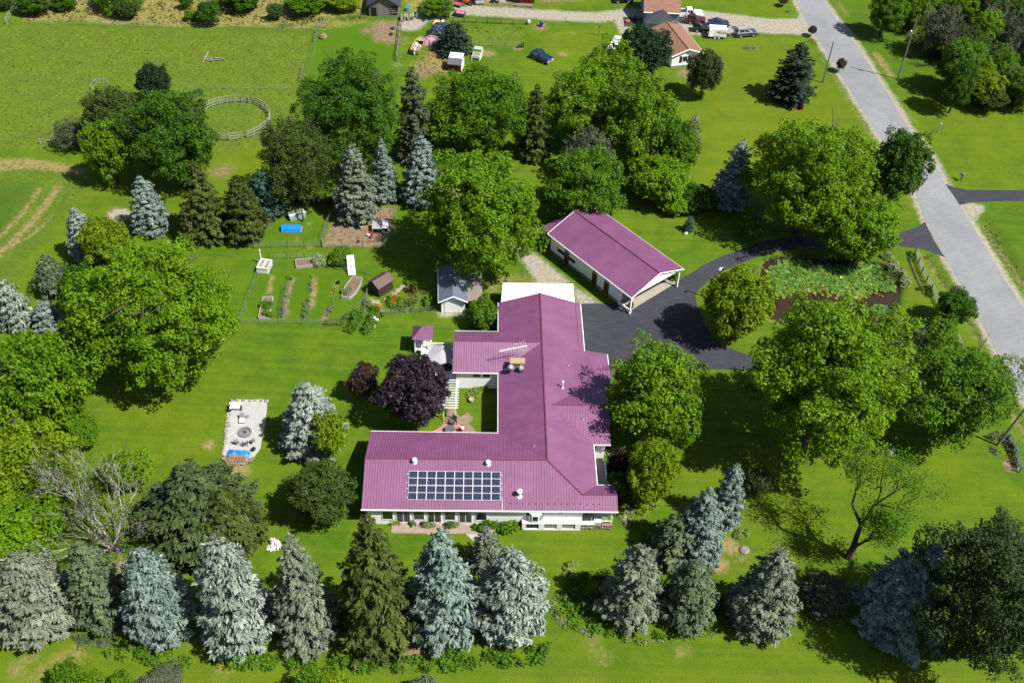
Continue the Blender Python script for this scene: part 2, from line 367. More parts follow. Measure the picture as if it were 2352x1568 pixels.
area('dark', [(2235,470),(2400,466),(2400,620),(2330,600),(2262,500)], 3, .35)
# farmyard drive of tan gravel, worn lawn round the shed
area('gravel', [(1176,560),(1218,575),(1272,618),(1322,662),(1378,697),(1326,702),(1318,655),(1240,655),(1206,610)], 1.2)
area('straw', [(1110,640),(1160,630),(1210,625),(1240,650),(1150,655),(1145,690),(1105,690)], 1.5, .6)
area('dirt', [(1076,694),(1112,694),(1112,720),(1076,716)], .8, .8); area('gravel', [(1006,718),(1074,716),(1075,726),(1010,728)], .8, .9)
# garden: chicken run, beds, orchard patches
area('dirt', [(742,566),(757,520),(800,480),(862,475),(906,476),(902,520),(898,545),(870,568)], 1., .95)
area('lush', [(585,568),(655,475),(750,478),(750,520),(740,565)], 1.5, .6); area('lush', [(905,475),(960,480),(955,520),(905,520)], 1.5, .8)
for x, y, r in ((712,568,.7),(708,515,.6),(683,548,.6),(740,478,.5)): spot('straw', x, y, r, .7, .7)
for q, k in (([(621,632),(629,632),(626,668),(614,676),(611,672)],'straw'),([(671,632),(678,640),(668,670),(662,692),(660,722),(648,736),(645,728),(652,700),(660,665)],'dirt'),([(717,630),(728,640),(727,670),(722,700),(714,712),(706,705),(713,668),(716,650)],'straw'),([(770,648),(778,650),(773,670),(766,680),(758,678)],'straw'),([(757,705),(752,730),(742,740),(738,732),(748,706)],'dirt')):
    area(k, q, .7, 1.)
area('lush', [(560,600),(845,600),(800,740),(552,738)], 3, .7)
area('weedy' if 0 else 'rough', [(880,680),(960,655),(1000,690),(985,715),(880,715)], 1.5, .8)
area('straw', [(930,665),(962,655),(978,676),(950,690)], 1.5, .5)
area('yellow', [(480,395),(500,330),(620,325),(610,400),(520,420)], 3, .8); spot('dirt', 510, 395, 2.6, 2.5, .6)
# lawn wear
spot('straw', 545, 1077, 1.6, 1.2, .8); spot('straw', 481, 1022, .9, .6, .8); spot('straw', 830, 1000, 3, 4, .15)
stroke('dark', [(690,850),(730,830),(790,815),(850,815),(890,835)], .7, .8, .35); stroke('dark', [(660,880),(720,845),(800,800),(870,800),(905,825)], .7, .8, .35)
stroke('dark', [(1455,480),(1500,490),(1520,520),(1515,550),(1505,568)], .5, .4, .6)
for y0 in (1470, 1494, 1518, 1545): stroke('yellow', [(1240,y0+8),(1700,y0),(2352,y0+4)], 1.0, 1.4, .5); stroke('yellow', [(-100,y0+12),(600,y0+20),(1240,y0+12)], 1.0, 1.4, .5)
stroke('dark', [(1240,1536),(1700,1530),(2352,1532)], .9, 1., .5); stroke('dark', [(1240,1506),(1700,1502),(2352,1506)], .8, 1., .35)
area('yellow', [(-100,1475),(240,1480),(400,1530),(900,1540),(1250,1515),(2400,1500),(2400,1640),(-100,1640)], 2.5, .6)
for x, y, r in ((70,1508,1.6),(140,1512,1.4),(40,1530,1.4),(520,1525,1.8),(180,1500,1.6),(1365,1475,1.2),(1565,1494,1.2),(1390,1508,1.5),(2090,1450,1.2),(2040,1455,1.),(1990,1470,.8),(90,1545,1.5)): spot('straw', x, y, r, r, .55)
spot('dirt', 925, 1490, 1.7, 1., .9); spot('dirt', 960, 1492, 1.3, 1., .8); spot('straw', 275, 1300, 1.4, .9, .8); spot('dirt', 440, 1470, .8, .8, .5)
spot('straw', 1675, 1255, 1.3, 1., .9); spot('straw', 1650, 1295, 1.3, 1., .9); spot('straw', 1700, 1280, 1.8, 1.6, .5); spot('dirt', 1500, 1462, 1., 1., .4)
spot('yellow', 1640, 1070, 4, 4, .5); spot('yellow', 2190, 1090, 6, 6, .6); spot('yellow', 1950, 1085, 5, 5, .6)
area('yellow', [(1240,1215),(1420,1215),(1380,1290),(1290,1330),(1250,1300)], 3, .6); area('yellow', [(280,930),(480,900),(500,1000),(340,1040)], 5, .5)
spot('gravel', 273, 495, 1.7, .8); spot('dirt', 268, 485, 1.6, 1., .6); spot('dirt', 2322, 1070, 1., .6, .9); spot('dirt', 190, 885, .8, .8, .4)
spot('redspot' if 0 else 'dirt', 430, 870, .8, .8, .3)
# hollows: pond and the ditches along the road
POND = [(1752,604),(1768,592),(1800,588),(1900,592),(1990,594),(2040,604),(2066,630),(2072,665),(2066,700),(2040,735),(1990,742),(1880,748),(1800,745),(1764,730),(1748,690),(1744,640)]
gz = np.zeros(nv)
pd = sdist(px, py, W2(POND)); gz -= .9*np.clip((pd+.3)/1.2, 0, 1)
masks['dirt'] = np.maximum(masks['dirt'], np.clip((pd+.25)/.5, 0, 1)*.95)
for ln, dp, wd in (([(2266,520),(2290,560),(2312,590),(2345,640),(2400,720)], .5, 1.5), ([(2130,590),(2155,635),(2178,668)], .4, 1.), ([(2224,740),(2246,775)], .35, 1.), ([(2320,935),(2352,985),(2400,1060)], .4, 1.2)):
    q = ldist(px, py, W2(ln)); gz -= dp*np.exp(-(q/wd*1.2)**2); masks['rough'] = np.maximum(masks['rough'], np.exp(-(q/wd)**2)); masks['dirt'] = np.maximum(masks['dirt'], .55*np.exp(-(q/wd*2.2)**2))
ii = np.arange(len(gx)*len(gy)).reshape(len(gy), len(gx))
f4 = np.stack([ii[:-1, :-1], ii[:-1, 1:], ii[1:, 1:], ii[1:, :-1]], -1).reshape(-1, 4)
def ground_mat():
    m, nt, ns, lk, b = nodes('turf'); oc = objco(nt)
    a1 = N(nt, 'Attribute', attribute_name='m1'); a2 = N(nt, 'Attribute', attribute_name='m2')
    s1 = N(nt, 'SeparateColor'); lk.new(a1.outputs['Color'], s1.inputs[0]); s2 = N(nt, 'SeparateColor'); lk.new(a2.outputs['Color'], s2.inputs[0])
    mk = {'dry': s1.outputs[0], 'dirt': s1.outputs[1], 'gravel': s1.outputs[2], 'lush': a1.outputs['Alpha'], 'rough': s2.outputs[0], 'dark': s2.outputs[1], 'yellow': s2.outputs[2], 'straw': a2.outputs['Alpha']}
    big, mid, sm, fine = noise(nt, oc, .045, 4), noise(nt, oc, .28, 5, .65), noise(nt, oc, 1.5, 4, .7), noise(nt, oc, 6.5, 3, .75)
    def M_(k, lo=.25, hi=.75, am=.55):
        nz = math_(nt, 'ADD', math_(nt, 'MULTIPLY', mid, .45), math_(nt, 'MULTIPLY', sm, .55))
        v = math_(nt, 'ADD', mk[k], math_(nt, 'MULTIPLY', math_(nt, 'SUBTRACT', nz, .5), am*2))
        v = rng(nt, v, lo, hi)
        return math_(nt, 'MULTIPLY', v, rng(nt, mk[k], .0, .12))
    def soft(k): return math_(nt, 'MULTIPLY', mk[k], rng(nt, math_(nt, 'ADD', math_(nt, 'MULTIPLY', mid, .6), math_(nt, 'MULTIPLY', sm, .4)), .3, .62, .45, 1.))
    c = mixc(nt, rng(nt, big, .36, .64), (.078, .165, .005), (.128, .205, .007))
    c = mixc(nt, math_(nt, 'MULTIPLY', rng(nt, mid, .40, .66), .75), c, (.132, .225, .008))
    c = mixc(nt, math_(nt, 'MULTIPLY', rng(nt, mid, .55, .36), .45), c, (.060, .148, .006))
    mp = N(nt, 'Mapping'); mp.inputs['Scale'].default_value = (.05, 1.1, 1); mp.inputs['Rotation'].default_value = (0, 0, .03); lk.new(oc, mp.inputs[0])
    mow = noise(nt, mp.outputs[0], 1.1, 3, .6); pat = noise(nt, oc, .11, 5, .7)
    c = mixc(nt, math_(nt, 'MULTIPLY', rng(nt, mow, .50, .66), .5), c, (.062, .142, .008))
    c = mixc(nt, math_(nt, 'MULTIPLY', rng(nt, mow, .48, .34), .4), c, (.170, .225, .016))
    c = mixc(nt, math_(nt, 'MULTIPLY', rng(nt, pat, .52, .70), .6), c, (.140, .195, .020))
    c = mixc(nt, math_(nt, 'MULTIPLY', rng(nt, pat, .46, .30), .5), c, (.060, .140, .010))
    c = mixc(nt, soft('yellow'), c, (.165, .228, .008))
    c = mixc(nt, M_('lush', .2, .9, .4), c, (.082, .188, .004))
    rr = mixc(nt, rng(nt, sm, .34, .66), (.092, .150, .014), mixc(nt, rng(nt, mid, .35, .65), (.150, .205, .020), (.180, .285, .020)))
    c = mixc(nt, M_('rough', .1, .9, .35), c, rr)
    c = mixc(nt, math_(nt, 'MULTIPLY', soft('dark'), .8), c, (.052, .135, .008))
    dy = mixc(nt, rng(nt, sm, .3, .7), (.16, .17, .030), mixc(nt, rng(nt, mid, .35, .65), (.36, .30, .085), (.50, .41, .17)))
    c = mixc(nt, M_('dry'), c, dy)
    c = mixc(nt, math_(nt, 'MULTIPLY', M_('straw'), .85), c, mixc(nt, rng(nt, sm, .35, .65), (.25, .19, .055), (.46, .34, .17)))
    c = mixc(nt, M_('dirt'), c, mixc(nt, rng(nt, sm, .3, .7), (.18, .115, .07), (.40, .285, .19)))
    c = mixc(nt, M_('gravel'), c, mixc(nt, rng(nt, sm, .3, .7), (.34, .30, .24), (.55, .49, .40)))
    c = mixc(nt, math_(nt, 'MULTIPLY', rng(nt, sm, .52, .70), .35), c, mixc(nt, .45, c, (.03, .06, .01)))
    c = mixc(nt, math_(nt, 'MULTIPLY', rng(nt, fine, .46, .70), .55), c, mixc(nt, .6, c, (.02, .05, .005)))
    c = mixc(nt, math_(nt, 'MULTIPLY', rng(nt, fine, .52, .28), .4), c, mixc(nt, .55, c, (.26, .34, .05)))
    c = mixc(nt, 1., c, (.64, .64, .64), 'MULTIPLY')
    lk.new(c, b.inputs['Base Color']); b.inputs['Roughness'].default_value = .85; b.inputs['Specular IOR Level'].default_value = .1
    bp = N(nt, 'Bump'); bp.inputs['Strength'].default_value = .5; bp.inputs['Distance'].default_value = .12
    hh = math_(nt, 'ADD', math_(nt, 'MULTIPLY', fine, .6), math_(nt, 'MULTIPLY', sm, math_(nt, 'ADD', math_(nt, 'MULTIPLY', mk['rough'], 2.2), .5)))
    lk.new(hh, bp.inputs['Height']); lk.new(bp.outputs[0], b.inputs['Normal'])
    return m
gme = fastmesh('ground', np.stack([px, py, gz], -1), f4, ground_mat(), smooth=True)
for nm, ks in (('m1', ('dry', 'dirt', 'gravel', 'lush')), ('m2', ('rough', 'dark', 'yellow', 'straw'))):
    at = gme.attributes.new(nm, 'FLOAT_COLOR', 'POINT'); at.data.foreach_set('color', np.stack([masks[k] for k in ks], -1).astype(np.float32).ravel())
ground = link(bpy.data.objects.new('ground', gme)); tag(ground, kind='structure')

# ---------------------------------------------------------------- road, drives, pond
def asphalt(name, c1, c2, streak, rough=.8):
    m, nt, ns, lk, b = nodes(name); oc = objco(nt)
    mp = N(nt, 'Mapping'); mp.inputs['Rotation'].default_value = (0, 0, math.radians(streak[0])); mp.inputs['Scale'].default_value = (1, streak[1], 1); lk.new(oc, mp.inputs[0])
    n1 = noise(nt, mp.outputs[0], .7, 5, .6); n2 = noise(nt, oc, .12, 4); n3 = noise(nt, oc, 9, 2); n4 = noise(nt, mp.outputs[0], 2.2, 3, .5)
    c = mixc(nt, rng(nt, n1, .3, .7), c1, c2); c = mixc(nt, math_(nt, 'MULTIPLY', rng(nt, n2, .35, .65), .45), c, tuple(q*.72 for q in c1))
    c = mixc(nt, math_(nt, 'MULTIPLY', rng(nt, n4, .60, .78), streak[2]), c, tuple(min(.8, q*2.4) for q in c2))
    c = mixc(nt, math_(nt, 'MULTIPLY', rng(nt, n3, .4, .7), .3), c, tuple(q*.7 for q in c1))
    c = mixc(nt, 1., c, (.575, .575, .575), 'MULTIPLY')
    lk.new(c, b.inputs['Base Color']); b.inputs['Roughness'].default_value = rough; b.inputs['Specular IOR Level'].default_value = .25
    bp = N(nt, 'Bump'); bp.inputs['Strength'].default_value = .3; bp.inputs['Distance'].default_value = .02; lk.new(n3, bp.inputs['Height']); lk.new(bp.outputs[0], b.inputs['Normal'])
    return m
def resample(pts, st=1.0, jit=0., seed=1):            # smooth closed outline in world metres with a slightly ragged edge
    r = random.Random(seed); p = W2(pts); out = []; n = len(p)
    for i in range(n):
        a, b = p[i], p[(i+1) % n]; L = np.hypot(*(b-a)); k = max(1, int(L/st))
        for j in range(k): q = a+(b-a)*j/k; out.append((q[0]+r.uniform(-jit, jit), q[1]+r.uniform(-jit, jit)))
    return out
def chaikin(pts, it=2):
    for _ in range(it):
        q = []
        for i in range(len(pts)):
            a, b = pts[i], pts[(i+1) % len(pts)]; q += [(a[0]*.75+b[0]*.25, a[1]*.75+b[1]*.25), (a[0]*.25+b[0]*.75, a[1]*.25+b[1]*.75)]
        pts = q
    return pts
def sheet(name, poly, z, m):
    b = MB(); n = len(poly); a = sum(poly[i][0]*poly[(i+1) % n][1]-poly[(i+1) % n][0]*poly[i][1] for i in range(n))
    if a < 0: poly = poly[::-1]
    b.add([(x, y, z) for x, y in poly], [tuple(range(n))]); o = b.build(name, m); tag(o, kind='structure'); return o
RA = asphalt('road_chipseal', (.33, .335, .35), (.42, .43, .44), (-58, 9, .0))
BT = asphalt('blacktop', (.052, .054, .068), (.078, .080, .098), (-25, 4, .16))
sheet('road', resample(ROADL[::-1]+ROADR, 1.5, .10, 3), .016, RA)
rd = MB()
def loop_drive():
    outer = [(1328,698),(1396,697),(1424,692),(1448,712),(1551,648),(1566,640),(1614,610),(1651,592),(1701,572),(1764,552),(1830,542),(1920,540),(2010,541),(2070,533),(2108,522),(2124,509)]
    right = [(2126,512),(2150,560),(2171,592),(2150,583),(2132,576),(2110,571),(2066,566)]
    inner = [(2000,566),(1900,566),(1830,570),(1764,582),(1713,600),(1664,622),(1626,647),(1603,668),(1597,682),(1602,705),(1618,742),(1646,784),(1690,806),(1740,820),(1820,836),(1920,842),(2030,843),(2160,844),(2260,842),(2296,836)]
    south = [(2300,838),(2312,858),(2345,908),(2310,876),(2270,866),(2200,862),(2029,860),(1900,862),(1780,860),(1714,850),(1640,848),(1560,850),(1420,852),(1398,850),(1392,812),(1336,803)]
    return outer, right, inner, south
o_, r_, i_, s2_ = loop_drive()
sheet('driveway', resample(o_+r_+i_+s2_, 1.2, .06, 5), .010, BT)
sheet('driveway', resample([(2167,421),(2185,428),(2221,436),(2290,437),(2420,437),(2420,463),(2300,462),(2226,465),(2205,471)], 1.2, .05, 6), .012, BT)
def water_mat():
    m, nt, ns, lk, b = nodes('pond_water'); oc = objco(nt); n1 = noise(nt, oc, .25, 4)
    lk.new(mixc(nt, rng(nt, n1, .35, .65), (.022, .016, .011), (.036, .025, .016)), b.inputs['Base Color']); b.inputs['Roughness'].default_value = .06; b.inputs['IOR'].default_value = 1.33
    bp = N(nt, 'Bump'); bp.inputs['Strength'].default_value = .12; bp.inputs['Distance'].default_value = .03; lk.new(noise(nt, oc, 2.5, 3), bp.inputs['Height']); lk.new(bp.outputs[0], b.inputs['Normal'])
    return m
cP = np.mean(W2(POND), 0)
sheet('pond', [tuple(cP+(np.array(q)-cP)*1.02) for q in chaikin(resample(POND, 3), 1)], -.22, water_mat())
# ---------------------------------------------------------------- trees: leaf clusters in lobes, needles on whorled sprays
def quads(c, n, size, g, asp=.62, fold=.18, dr=None):
    c = np.asarray(c); k = len(c); n = n/np.maximum(np.linalg.norm(n, axis=1, keepdims=True), 1e-6)
    r = g.normal(size=(k, 3)) if dr is None else np.cross(np.asarray(dr), n)+g.normal(size=(k, 3))*.02; t = np.cross(n, r); t /= np.maximum(np.linalg.norm(t, axis=1, keepdims=True), 1e-6); b = np.cross(n, t)
    s = np.asarray(size).reshape(-1, 1)*np.ones((k, 1)); h = s*.5
    v = np.stack([c+t*h, c+b*h*asp+n*s*fold*.5, c-t*h, c-b*h*asp+n*s*fold*.5], 1).reshape(-1, 3)
    return v, np.arange(4*k).reshape(-1, 4)
def rdir(g, n):
    d = g.normal(size=(n, 3)); return d/np.linalg.norm(d, axis=1, keepdims=True)
def fib(n, g):
    i = np.arange(n)+.5; z = 1-2*i/n; a = i*2.39996+g.uniform(0, 6)
    d = np.stack([np.cos(a)*np.sqrt(1-z*z), np.sin(a)*np.sqrt(1-z*z), z], 1)+g.normal(size=(n, 3))*.13
    return d/np.linalg.norm(d, axis=1, keepdims=True)
def crown(seed, r, b, lobe, leaf, per, dens=1., inner=.25, rag=.22, up=.5, low=-.8, bough=.36):
    """leafy crown about its own centre: half width r, half height b, lobes of leaf clusters of size leaf"""
    g = np.random.default_rng(seed)
    nl = int(dens*7.5*((r*r+2*r*b)/3)/(lobe*lobe)); d = fib(nl, g); d = d[d[:, 2] > low]; nl = len(d)
    q = rdir(g, 7); amp = g.uniform(-1, 1, 7)
    wob = 1+rag*(np.sin(d@q.T*3.1+amp*6)@amp)/2.6
    nb = int(np.clip(9+2.6*r, 9, 34)); B = fib(nb, g); ba = g.uniform(.84, 1.08, nb); dt = d@B.T; jb = dt.argmax(1)
    an = np.arccos(np.clip(dt.max(1), -1, 1))/(math.sqrt(4*math.pi/nb)*.62)
    rho = wob*ba[jb]*(1.04-bough*np.clip(an, 0, 1.3)**1.7)*g.uniform(.86, 1.05, nl); bh = g.uniform(0, 1, nb)[jb]; tall = np.array([r, r, b])
    egg = np.where(d[:, 2] < 0, 1-.10*d[:, 2]**2, 1-.06*d[:, 2])
    cen = d*tall*(rho*egg)[:, None]*(1-.55*lobe/max(r, b))
    lr = lobe*g.uniform(.65, 1.3, nl); lh = .5*g.uniform(0, 1, nl)+.5*bh
    ni = int(nl*inner)
    if ni:                                                       # a few lobes deeper in
        j = g.integers(0, nl, ni); cen = np.concatenate([cen, cen[j]*g.uniform(.5, .82, ni)[:, None]]); d = np.concatenate([d, d[j]]); lr = np.concatenate([lr, lr[j]*1.1]); lh = np.concatenate([lh, g.uniform(0, 1, ni)])
    idx = np.repeat(np.arange(len(cen)), per); k = len(idx); o = d[idx]
    s = rdir(g, k)+o*.55+np.array([0, 0, up*.5]); s /= np.linalg.norm(s, axis=1, keepdims=True)
    rad = lr[idx]*g.uniform(.35, 1.0, k)**.6
    pos = cen[idx]+s*rad[:, None]*np.array([1, 1, .85])+o*(lr[idx]*.25*g.uniform(0, 1, k))[:, None]
    nrm = s*.7+np.array([0, 0, up])+g.normal(size=(k, 3))*.45
    v, f = quads(pos, nrm, leaf*g.uniform(.6, 1.35, k), g)
    hue = np.clip(.5*lh[idx]+.5*g.uniform(0, 1, k), 0, 1)
    return v, f, hue
def limbs(seed, r, b, zc, tr, n=9, thin=1.):
    g = random.Random(seed); m = MB(); top = zc+b*.55
    path = [(g.uniform(-.03, .03)*r*i, g.uniform(-.03, .03)*r*i, top*i/5) for i in range(6)]
    m.tube(path, [tr*1.25]+[tr*(1-.17*i) for i in range(1, 6)], 8)
    for k in range(n):
        a = k*2.4+g.uniform(-.4, .4); z0 = top*g.uniform(.22, .8); e = g.uniform(.55, .85)
        p0 = Vector((0, 0, z0)); p2 = Vector((math.cos(a)*r*e, math.sin(a)*r*e, min(z0+b*g.uniform(.25, .8), zc+b*.7)))
        p1 = p0.lerp(p2, .45)+Vector((0, 0, .12*b))
        m.tube([p0, p1, p2], [tr*.45, tr*.28, tr*.08], 5)
        for q in range(2):
            s0 = p1.lerp(p2, g.uniform(.1, .6)); aa = a+g.uniform(-1, 1); m.tube([s0, s0+Vector((math.cos(aa)*r*.3, math.sin(aa)*r*.3, b*g.uniform(.1, .35)))], [tr*.16, tr*.04], 4)
    return m
def conifer(seed, h, r, leaf, whorls, nb, per, profile=.85, droop=.25, tipup=.25, gap=0., z0=.25, clump=.5, blunt=0.):
    """needle sprays on whorls of branches; origin at the foot"""
    g = np.random.default_rng(seed); Ps, Ns, Hs, Sz, Ds = [], [], [], [], []
    for i in range(whorls):
        t = (i+g.uniform(-.35, .35))/whorls; t = min(max(t, 0), .995); z = z0+(h-z0)*t
        R = r*((1-t)**profile)*(1+.10*g.normal()) if not blunt else r*max((1-t**blunt), .03)**.62*(1+.08*g.normal())
        R = max(R, .18)*(.78+.22*min(1, t/.08)); n = max(4, int(nb*(.35+.65*R/r)))
        for k in range(n):
            if g.uniform() < gap: continue
            a = 2*math.pi*(k+g.uniform(-.45, .45))/n+i*1.7; L = R*g.uniform(.72, 1.12); hb = g.uniform(0, 1)
            m = max(5, int(per*L/r*(1.25-.25*t))); x = g.uniform(.12, 1, m)**.75
            dz = -droop*L*x+tipup*L*x**2.5; wd = clump*L*.36*np.sin(np.pi*np.minimum(x*.86+.1, 1))+.05
            off = g.uniform(-1, 1, m)*wd; ca, sa = math.cos(a), math.sin(a)
            px_, py_ = ca*L*x-sa*off, sa*L*x+ca*off
            pz_ = z+dz*(1-.4*t)-np.abs(off)*.25+g.uniform(-.10, .13, m)*L*.55
            Ps.append(np.stack([px_, py_, pz_], 1)); nn = np.stack([ca*(.25+.5*x), sa*(.25+.5*x), np.full(m, .75)], 1)+g.normal(size=(m, 3))*.42; Ns.append(nn)
            sp_ = np.sign(off)*g.uniform(.1, .9, m); Ds.append(np.stack([ca-sa*sp_, sa+ca*sp_, g.uniform(-.35, .55, m)], 1))
            Hs.append(np.clip(.55*hb+.45*g.uniform(0, 1, m), 0, 1)); Sz.append(leaf*g.uniform(.6, 1.3, m)*(.75+.25*L/r))
    v, f = quads(np.concatenate(Ps), np.concatenate(Ns), np.concatenate(Sz)*1.45, g, .36, .15, np.concatenate(Ds))
    return v, f, np.concatenate(Hs)
MESH = {}
def crown_mesh(key, fn):
    if key not in MESH: MESH[key] = fastmesh('crown', *fn()[:2], None, fn()[2]) if 0 else (lambda q: fastmesh('crown', q[0], q[1], None, q[2]))(fn())
    return MESH[key]
def part(name, me, mt, parent, loc=(0, 0, 0), sca=(1, 1, 1), rz=0.):
    o = bpy.data.objects.new(name, me)
    if len(me.materials) == 0: me.materials.append(None)
    link(o, parent); o.material_slots[0].link = 'OBJECT'; o.material_slots[0].material = mt
    o.location = loc; o.scale = sca; o.rotation_euler = (0, 0, rz); return o
def bbox_crown(x0, y0, x1, y1, cl):
    cx, cy, hs = (x0+x1)/2, (y0+y1)/2, (y1-y0)/2; z = 5.
    for _ in range(10):
        p = P(cx, cy, z); k = proj(p)[2]; v = p-EYE; d = math.atan2(-v[2], math.hypot(v[0], v[1]))
        r = (x1-x0)/2/k; q = (hs/k)**2-(r*math.sin(d))**2; b = math.sqrt(max(q, 0))/math.cos(d); b = min(max(b, .55*r), 1.6*r); z = b+cl
    return p, r, b, z
CLS = (('L', 99, 7., .98, .37, 46), ('M', 5.6, 4., .72, .32, 40), ('S', 2.9, 2., .50, .26, 34), ('X', 1.25, .9, .33, .20, 26))
TSEED = [0]
def tree(x0, y0, x1, y1, leafm, label, name='broadleaf_tree', cat='tree', cl=1.1, style='maple', group=None, seed=None, bark=None):
    p, r, b, zc = bbox_crown(x0, y0, x1, y1, cl); TSEED[0] += 1; sd_ = seed or TSEED[0]
    if style != 'round': r *= 1.05; b *= 1.03
    else: r *= .98; b *= .97
    root = thing(name, label, cat, (p[0], p[1], 0), 0, group)
    c = [q for q in CLS if r < q[1]][-1]; key, lim, nr, lobe, leaf, per = c
    rag, dens, up = .22, 1.08, .55
    if style == 'round': lobe, per, rag, up = lobe*.85, int(per*.9), .10, .4
    if style == 'fine': lobe, leaf, per, rag = lobe*.8, leaf*.78, int(per*.85), .26
    if style == 'open': dens, lobe, leaf, per, rag = .62, lobe*.85, leaf*.85, int(per*.6), .35
    if style == 'drop': lobe, leaf, per, rag, up = lobe*1.0, leaf*.9, per, .3, .55
    if key == 'L':
        me = crown_mesh(('L', sd_, style), lambda: crown(sd_*7+1, r, b, lobe, leaf, per, dens, .65, rag, up)); sca = (1, 1, 1)
    else:
        vi = sd_ % 4; me = crown_mesh((key, vi, style), lambda: crown(vi+100, nr, nr*1.02, lobe, leaf, per, dens, .65, rag, up)); sca = (r/nr, r/nr, b/(nr*1.02))
    part('crown', me, F[leafm], root, (0, 0, zc), sca, (sd_*1.7) % 6.28 if key != 'L' else 0)
    tk = ('T', key, sd_ % 3)
    if tk not in MESH:
        m = limbs(sd_, 1, 1, 1.15, {'L': .055, 'M': .06, 'S': .05, 'X': .05}[key]); o = m.build('trunk', []); MESH[tk] = o.data; bpy.data.objects.remove(o)
    part('trunk', MESH[tk], bark or BARK, root, (0, 0, 0), (r, r, max(zc/1.15, .3)), (sd_*2.3) % 6.28)
    return root
def spruce(ax, ay, yb, wd, mt, label, kind='blue', name='spruce_tree', group=None, seed=0, hmax=99, cat='tree'):
    by = yb
    for _ in range(10):
        bx = ax+(by-ay)*(NXY[0]-ax)/(NXY[1]-ay); p = P(bx, by); k = proj(p)[2]; v = p-EYE; d = math.atan2(-v[2], math.hypot(v[0], v[1]))
        r = wd/2/k; by = yb-r*math.sin(d)*k*.85
    h = min(zfor(p, ay), hmax)
    TSEED[0] += 1; sd_ = (seed or TSEED[0]) % 3
    root = thing(name, label, cat, (p[0], p[1], 0), 0, group)
    big = h > 9.
    prm = {'blue': dict(blunt=1.3, droop=.22, tipup=.32, clump=.62), 'norway': dict(blunt=1.15, droop=.42, tipup=.2, clump=.5, gap=.06),
           'pine': dict(blunt=1.6, droop=-.05, tipup=.15, clump=.9, gap=.10), 'sparse': dict(blunt=1.35, droop=.22, tipup=.25, clump=.5, gap=.22), 'fat': dict(blunt=1.9, droop=.24, tipup=.3, clump=.75, gap=.05)}[kind]
    nh, nr = (15., 3.6) if big else (6., 2.)
    if kind in ('fat', 'pine'): nh = nh*.75
    key = ('C', kind, big, sd_)
    q = (27, 14, 74) if big else (17, 11, 34)
    me = crown_mesh(key, lambda: conifer(sd_+31, nh, nr, .40 if big else .30, *q, **prm))
    part('crown', me, F[mt], root, (0, 0, 0), (r/nr, r/nr, h/nh), (TSEED[0]*2.1) % 6.28)
    tk = ('CT',)
    if tk not in MESH:
        m = MB(); m.tube([(0, 0, 0), (0, 0, .5), (0, 0, .98)], [.022, .014, .003], 7); o = m.build('trunk', []); MESH[tk] = o.data; bpy.data.objects.remove(o)
    part('trunk', MESH[tk], BARK, root, (0, 0, 0), (h, h, h))
    return root
def skeleton(g, m, p, d, L, rad, lev, tips, spread=.55, grav=.0):
    n = 3; pts = [p]; q = p.copy(); dd = d.copy()
    for i in range(n):
        dd = (dd+Vector((g.uniform(-1, 1), g.uniform(-1, 1), g.uniform(-.6, .9)))*.18+Vector((0, 0, grav))).normalized(); q = q+dd*L/n; pts.append(q.copy())
    rad = max(rad, .022); m.tube(pts, [rad, rad*.85, rad*.7, rad*.55], 6 if rad > .08 else 4, cap=False)
    if lev == 0: tips.append(q); return
    for k in range(g.choice((2, 3, 3))):
        s = pts[g.choice((1, 2, 3))] if k else pts[-1]
        nd = (dd+Vector((g.uniform(-1, 1), g.uniform(-1, 1), g.uniform(-.5, .8)))*spread).normalized()
        skeleton(g, m, s, nd, L*g.uniform(.55, .82), rad*.56, lev-1, tips, spread, grav)
def bare_tree(x, y, h, r, label, leafm=None, nleaf=0, leaf=.3, seed=1, stems=1, name='bare_tree', spread=.7, bark=None, lev=4, lean=.5, trunk=.2, clus=1.0, group=None):
    p = P(x, y); g = random.Random(seed); m = MB(); tips = []
    root = thing(name, label, 'tree', (p[0], p[1], 0), 0, group)
    for s in range(stems):
        a = 6.28*s/stems+g.uniform(-.4, .4); d = Vector((math.cos(a)*lean, math.sin(a)*lean, 1)).normalized() if stems > 1 else Vector((.05, .05, 1))
        skeleton(g, m, Vector((0, 0, 0)), d, h*.42, trunk, lev, tips, spread, .03)
    m.build('trunk', bark or BARKG, root)
    if leafm:
        gg = np.random.default_rng(seed); T = np.array([list(t) for t in tips]); T = T[gg.integers(0, len(T), max(1, nleaf//14))]
        c = np.repeat(T, 14, 0)+gg.normal(size=(len(T)*14, 3))*clus*.55; c[:, 2] = np.maximum(c[:, 2], .3)
        v, f = quads(c, gg.normal(size=(len(c), 3))*.5+np.array([0, 0, .8]), leaf*gg.uniform(.6, 1.3, len(c)), gg)
        part('crown', fastmesh('crown', v, f, None, gg.uniform(0, 1, len(c))), F[leafm], root)
    return root
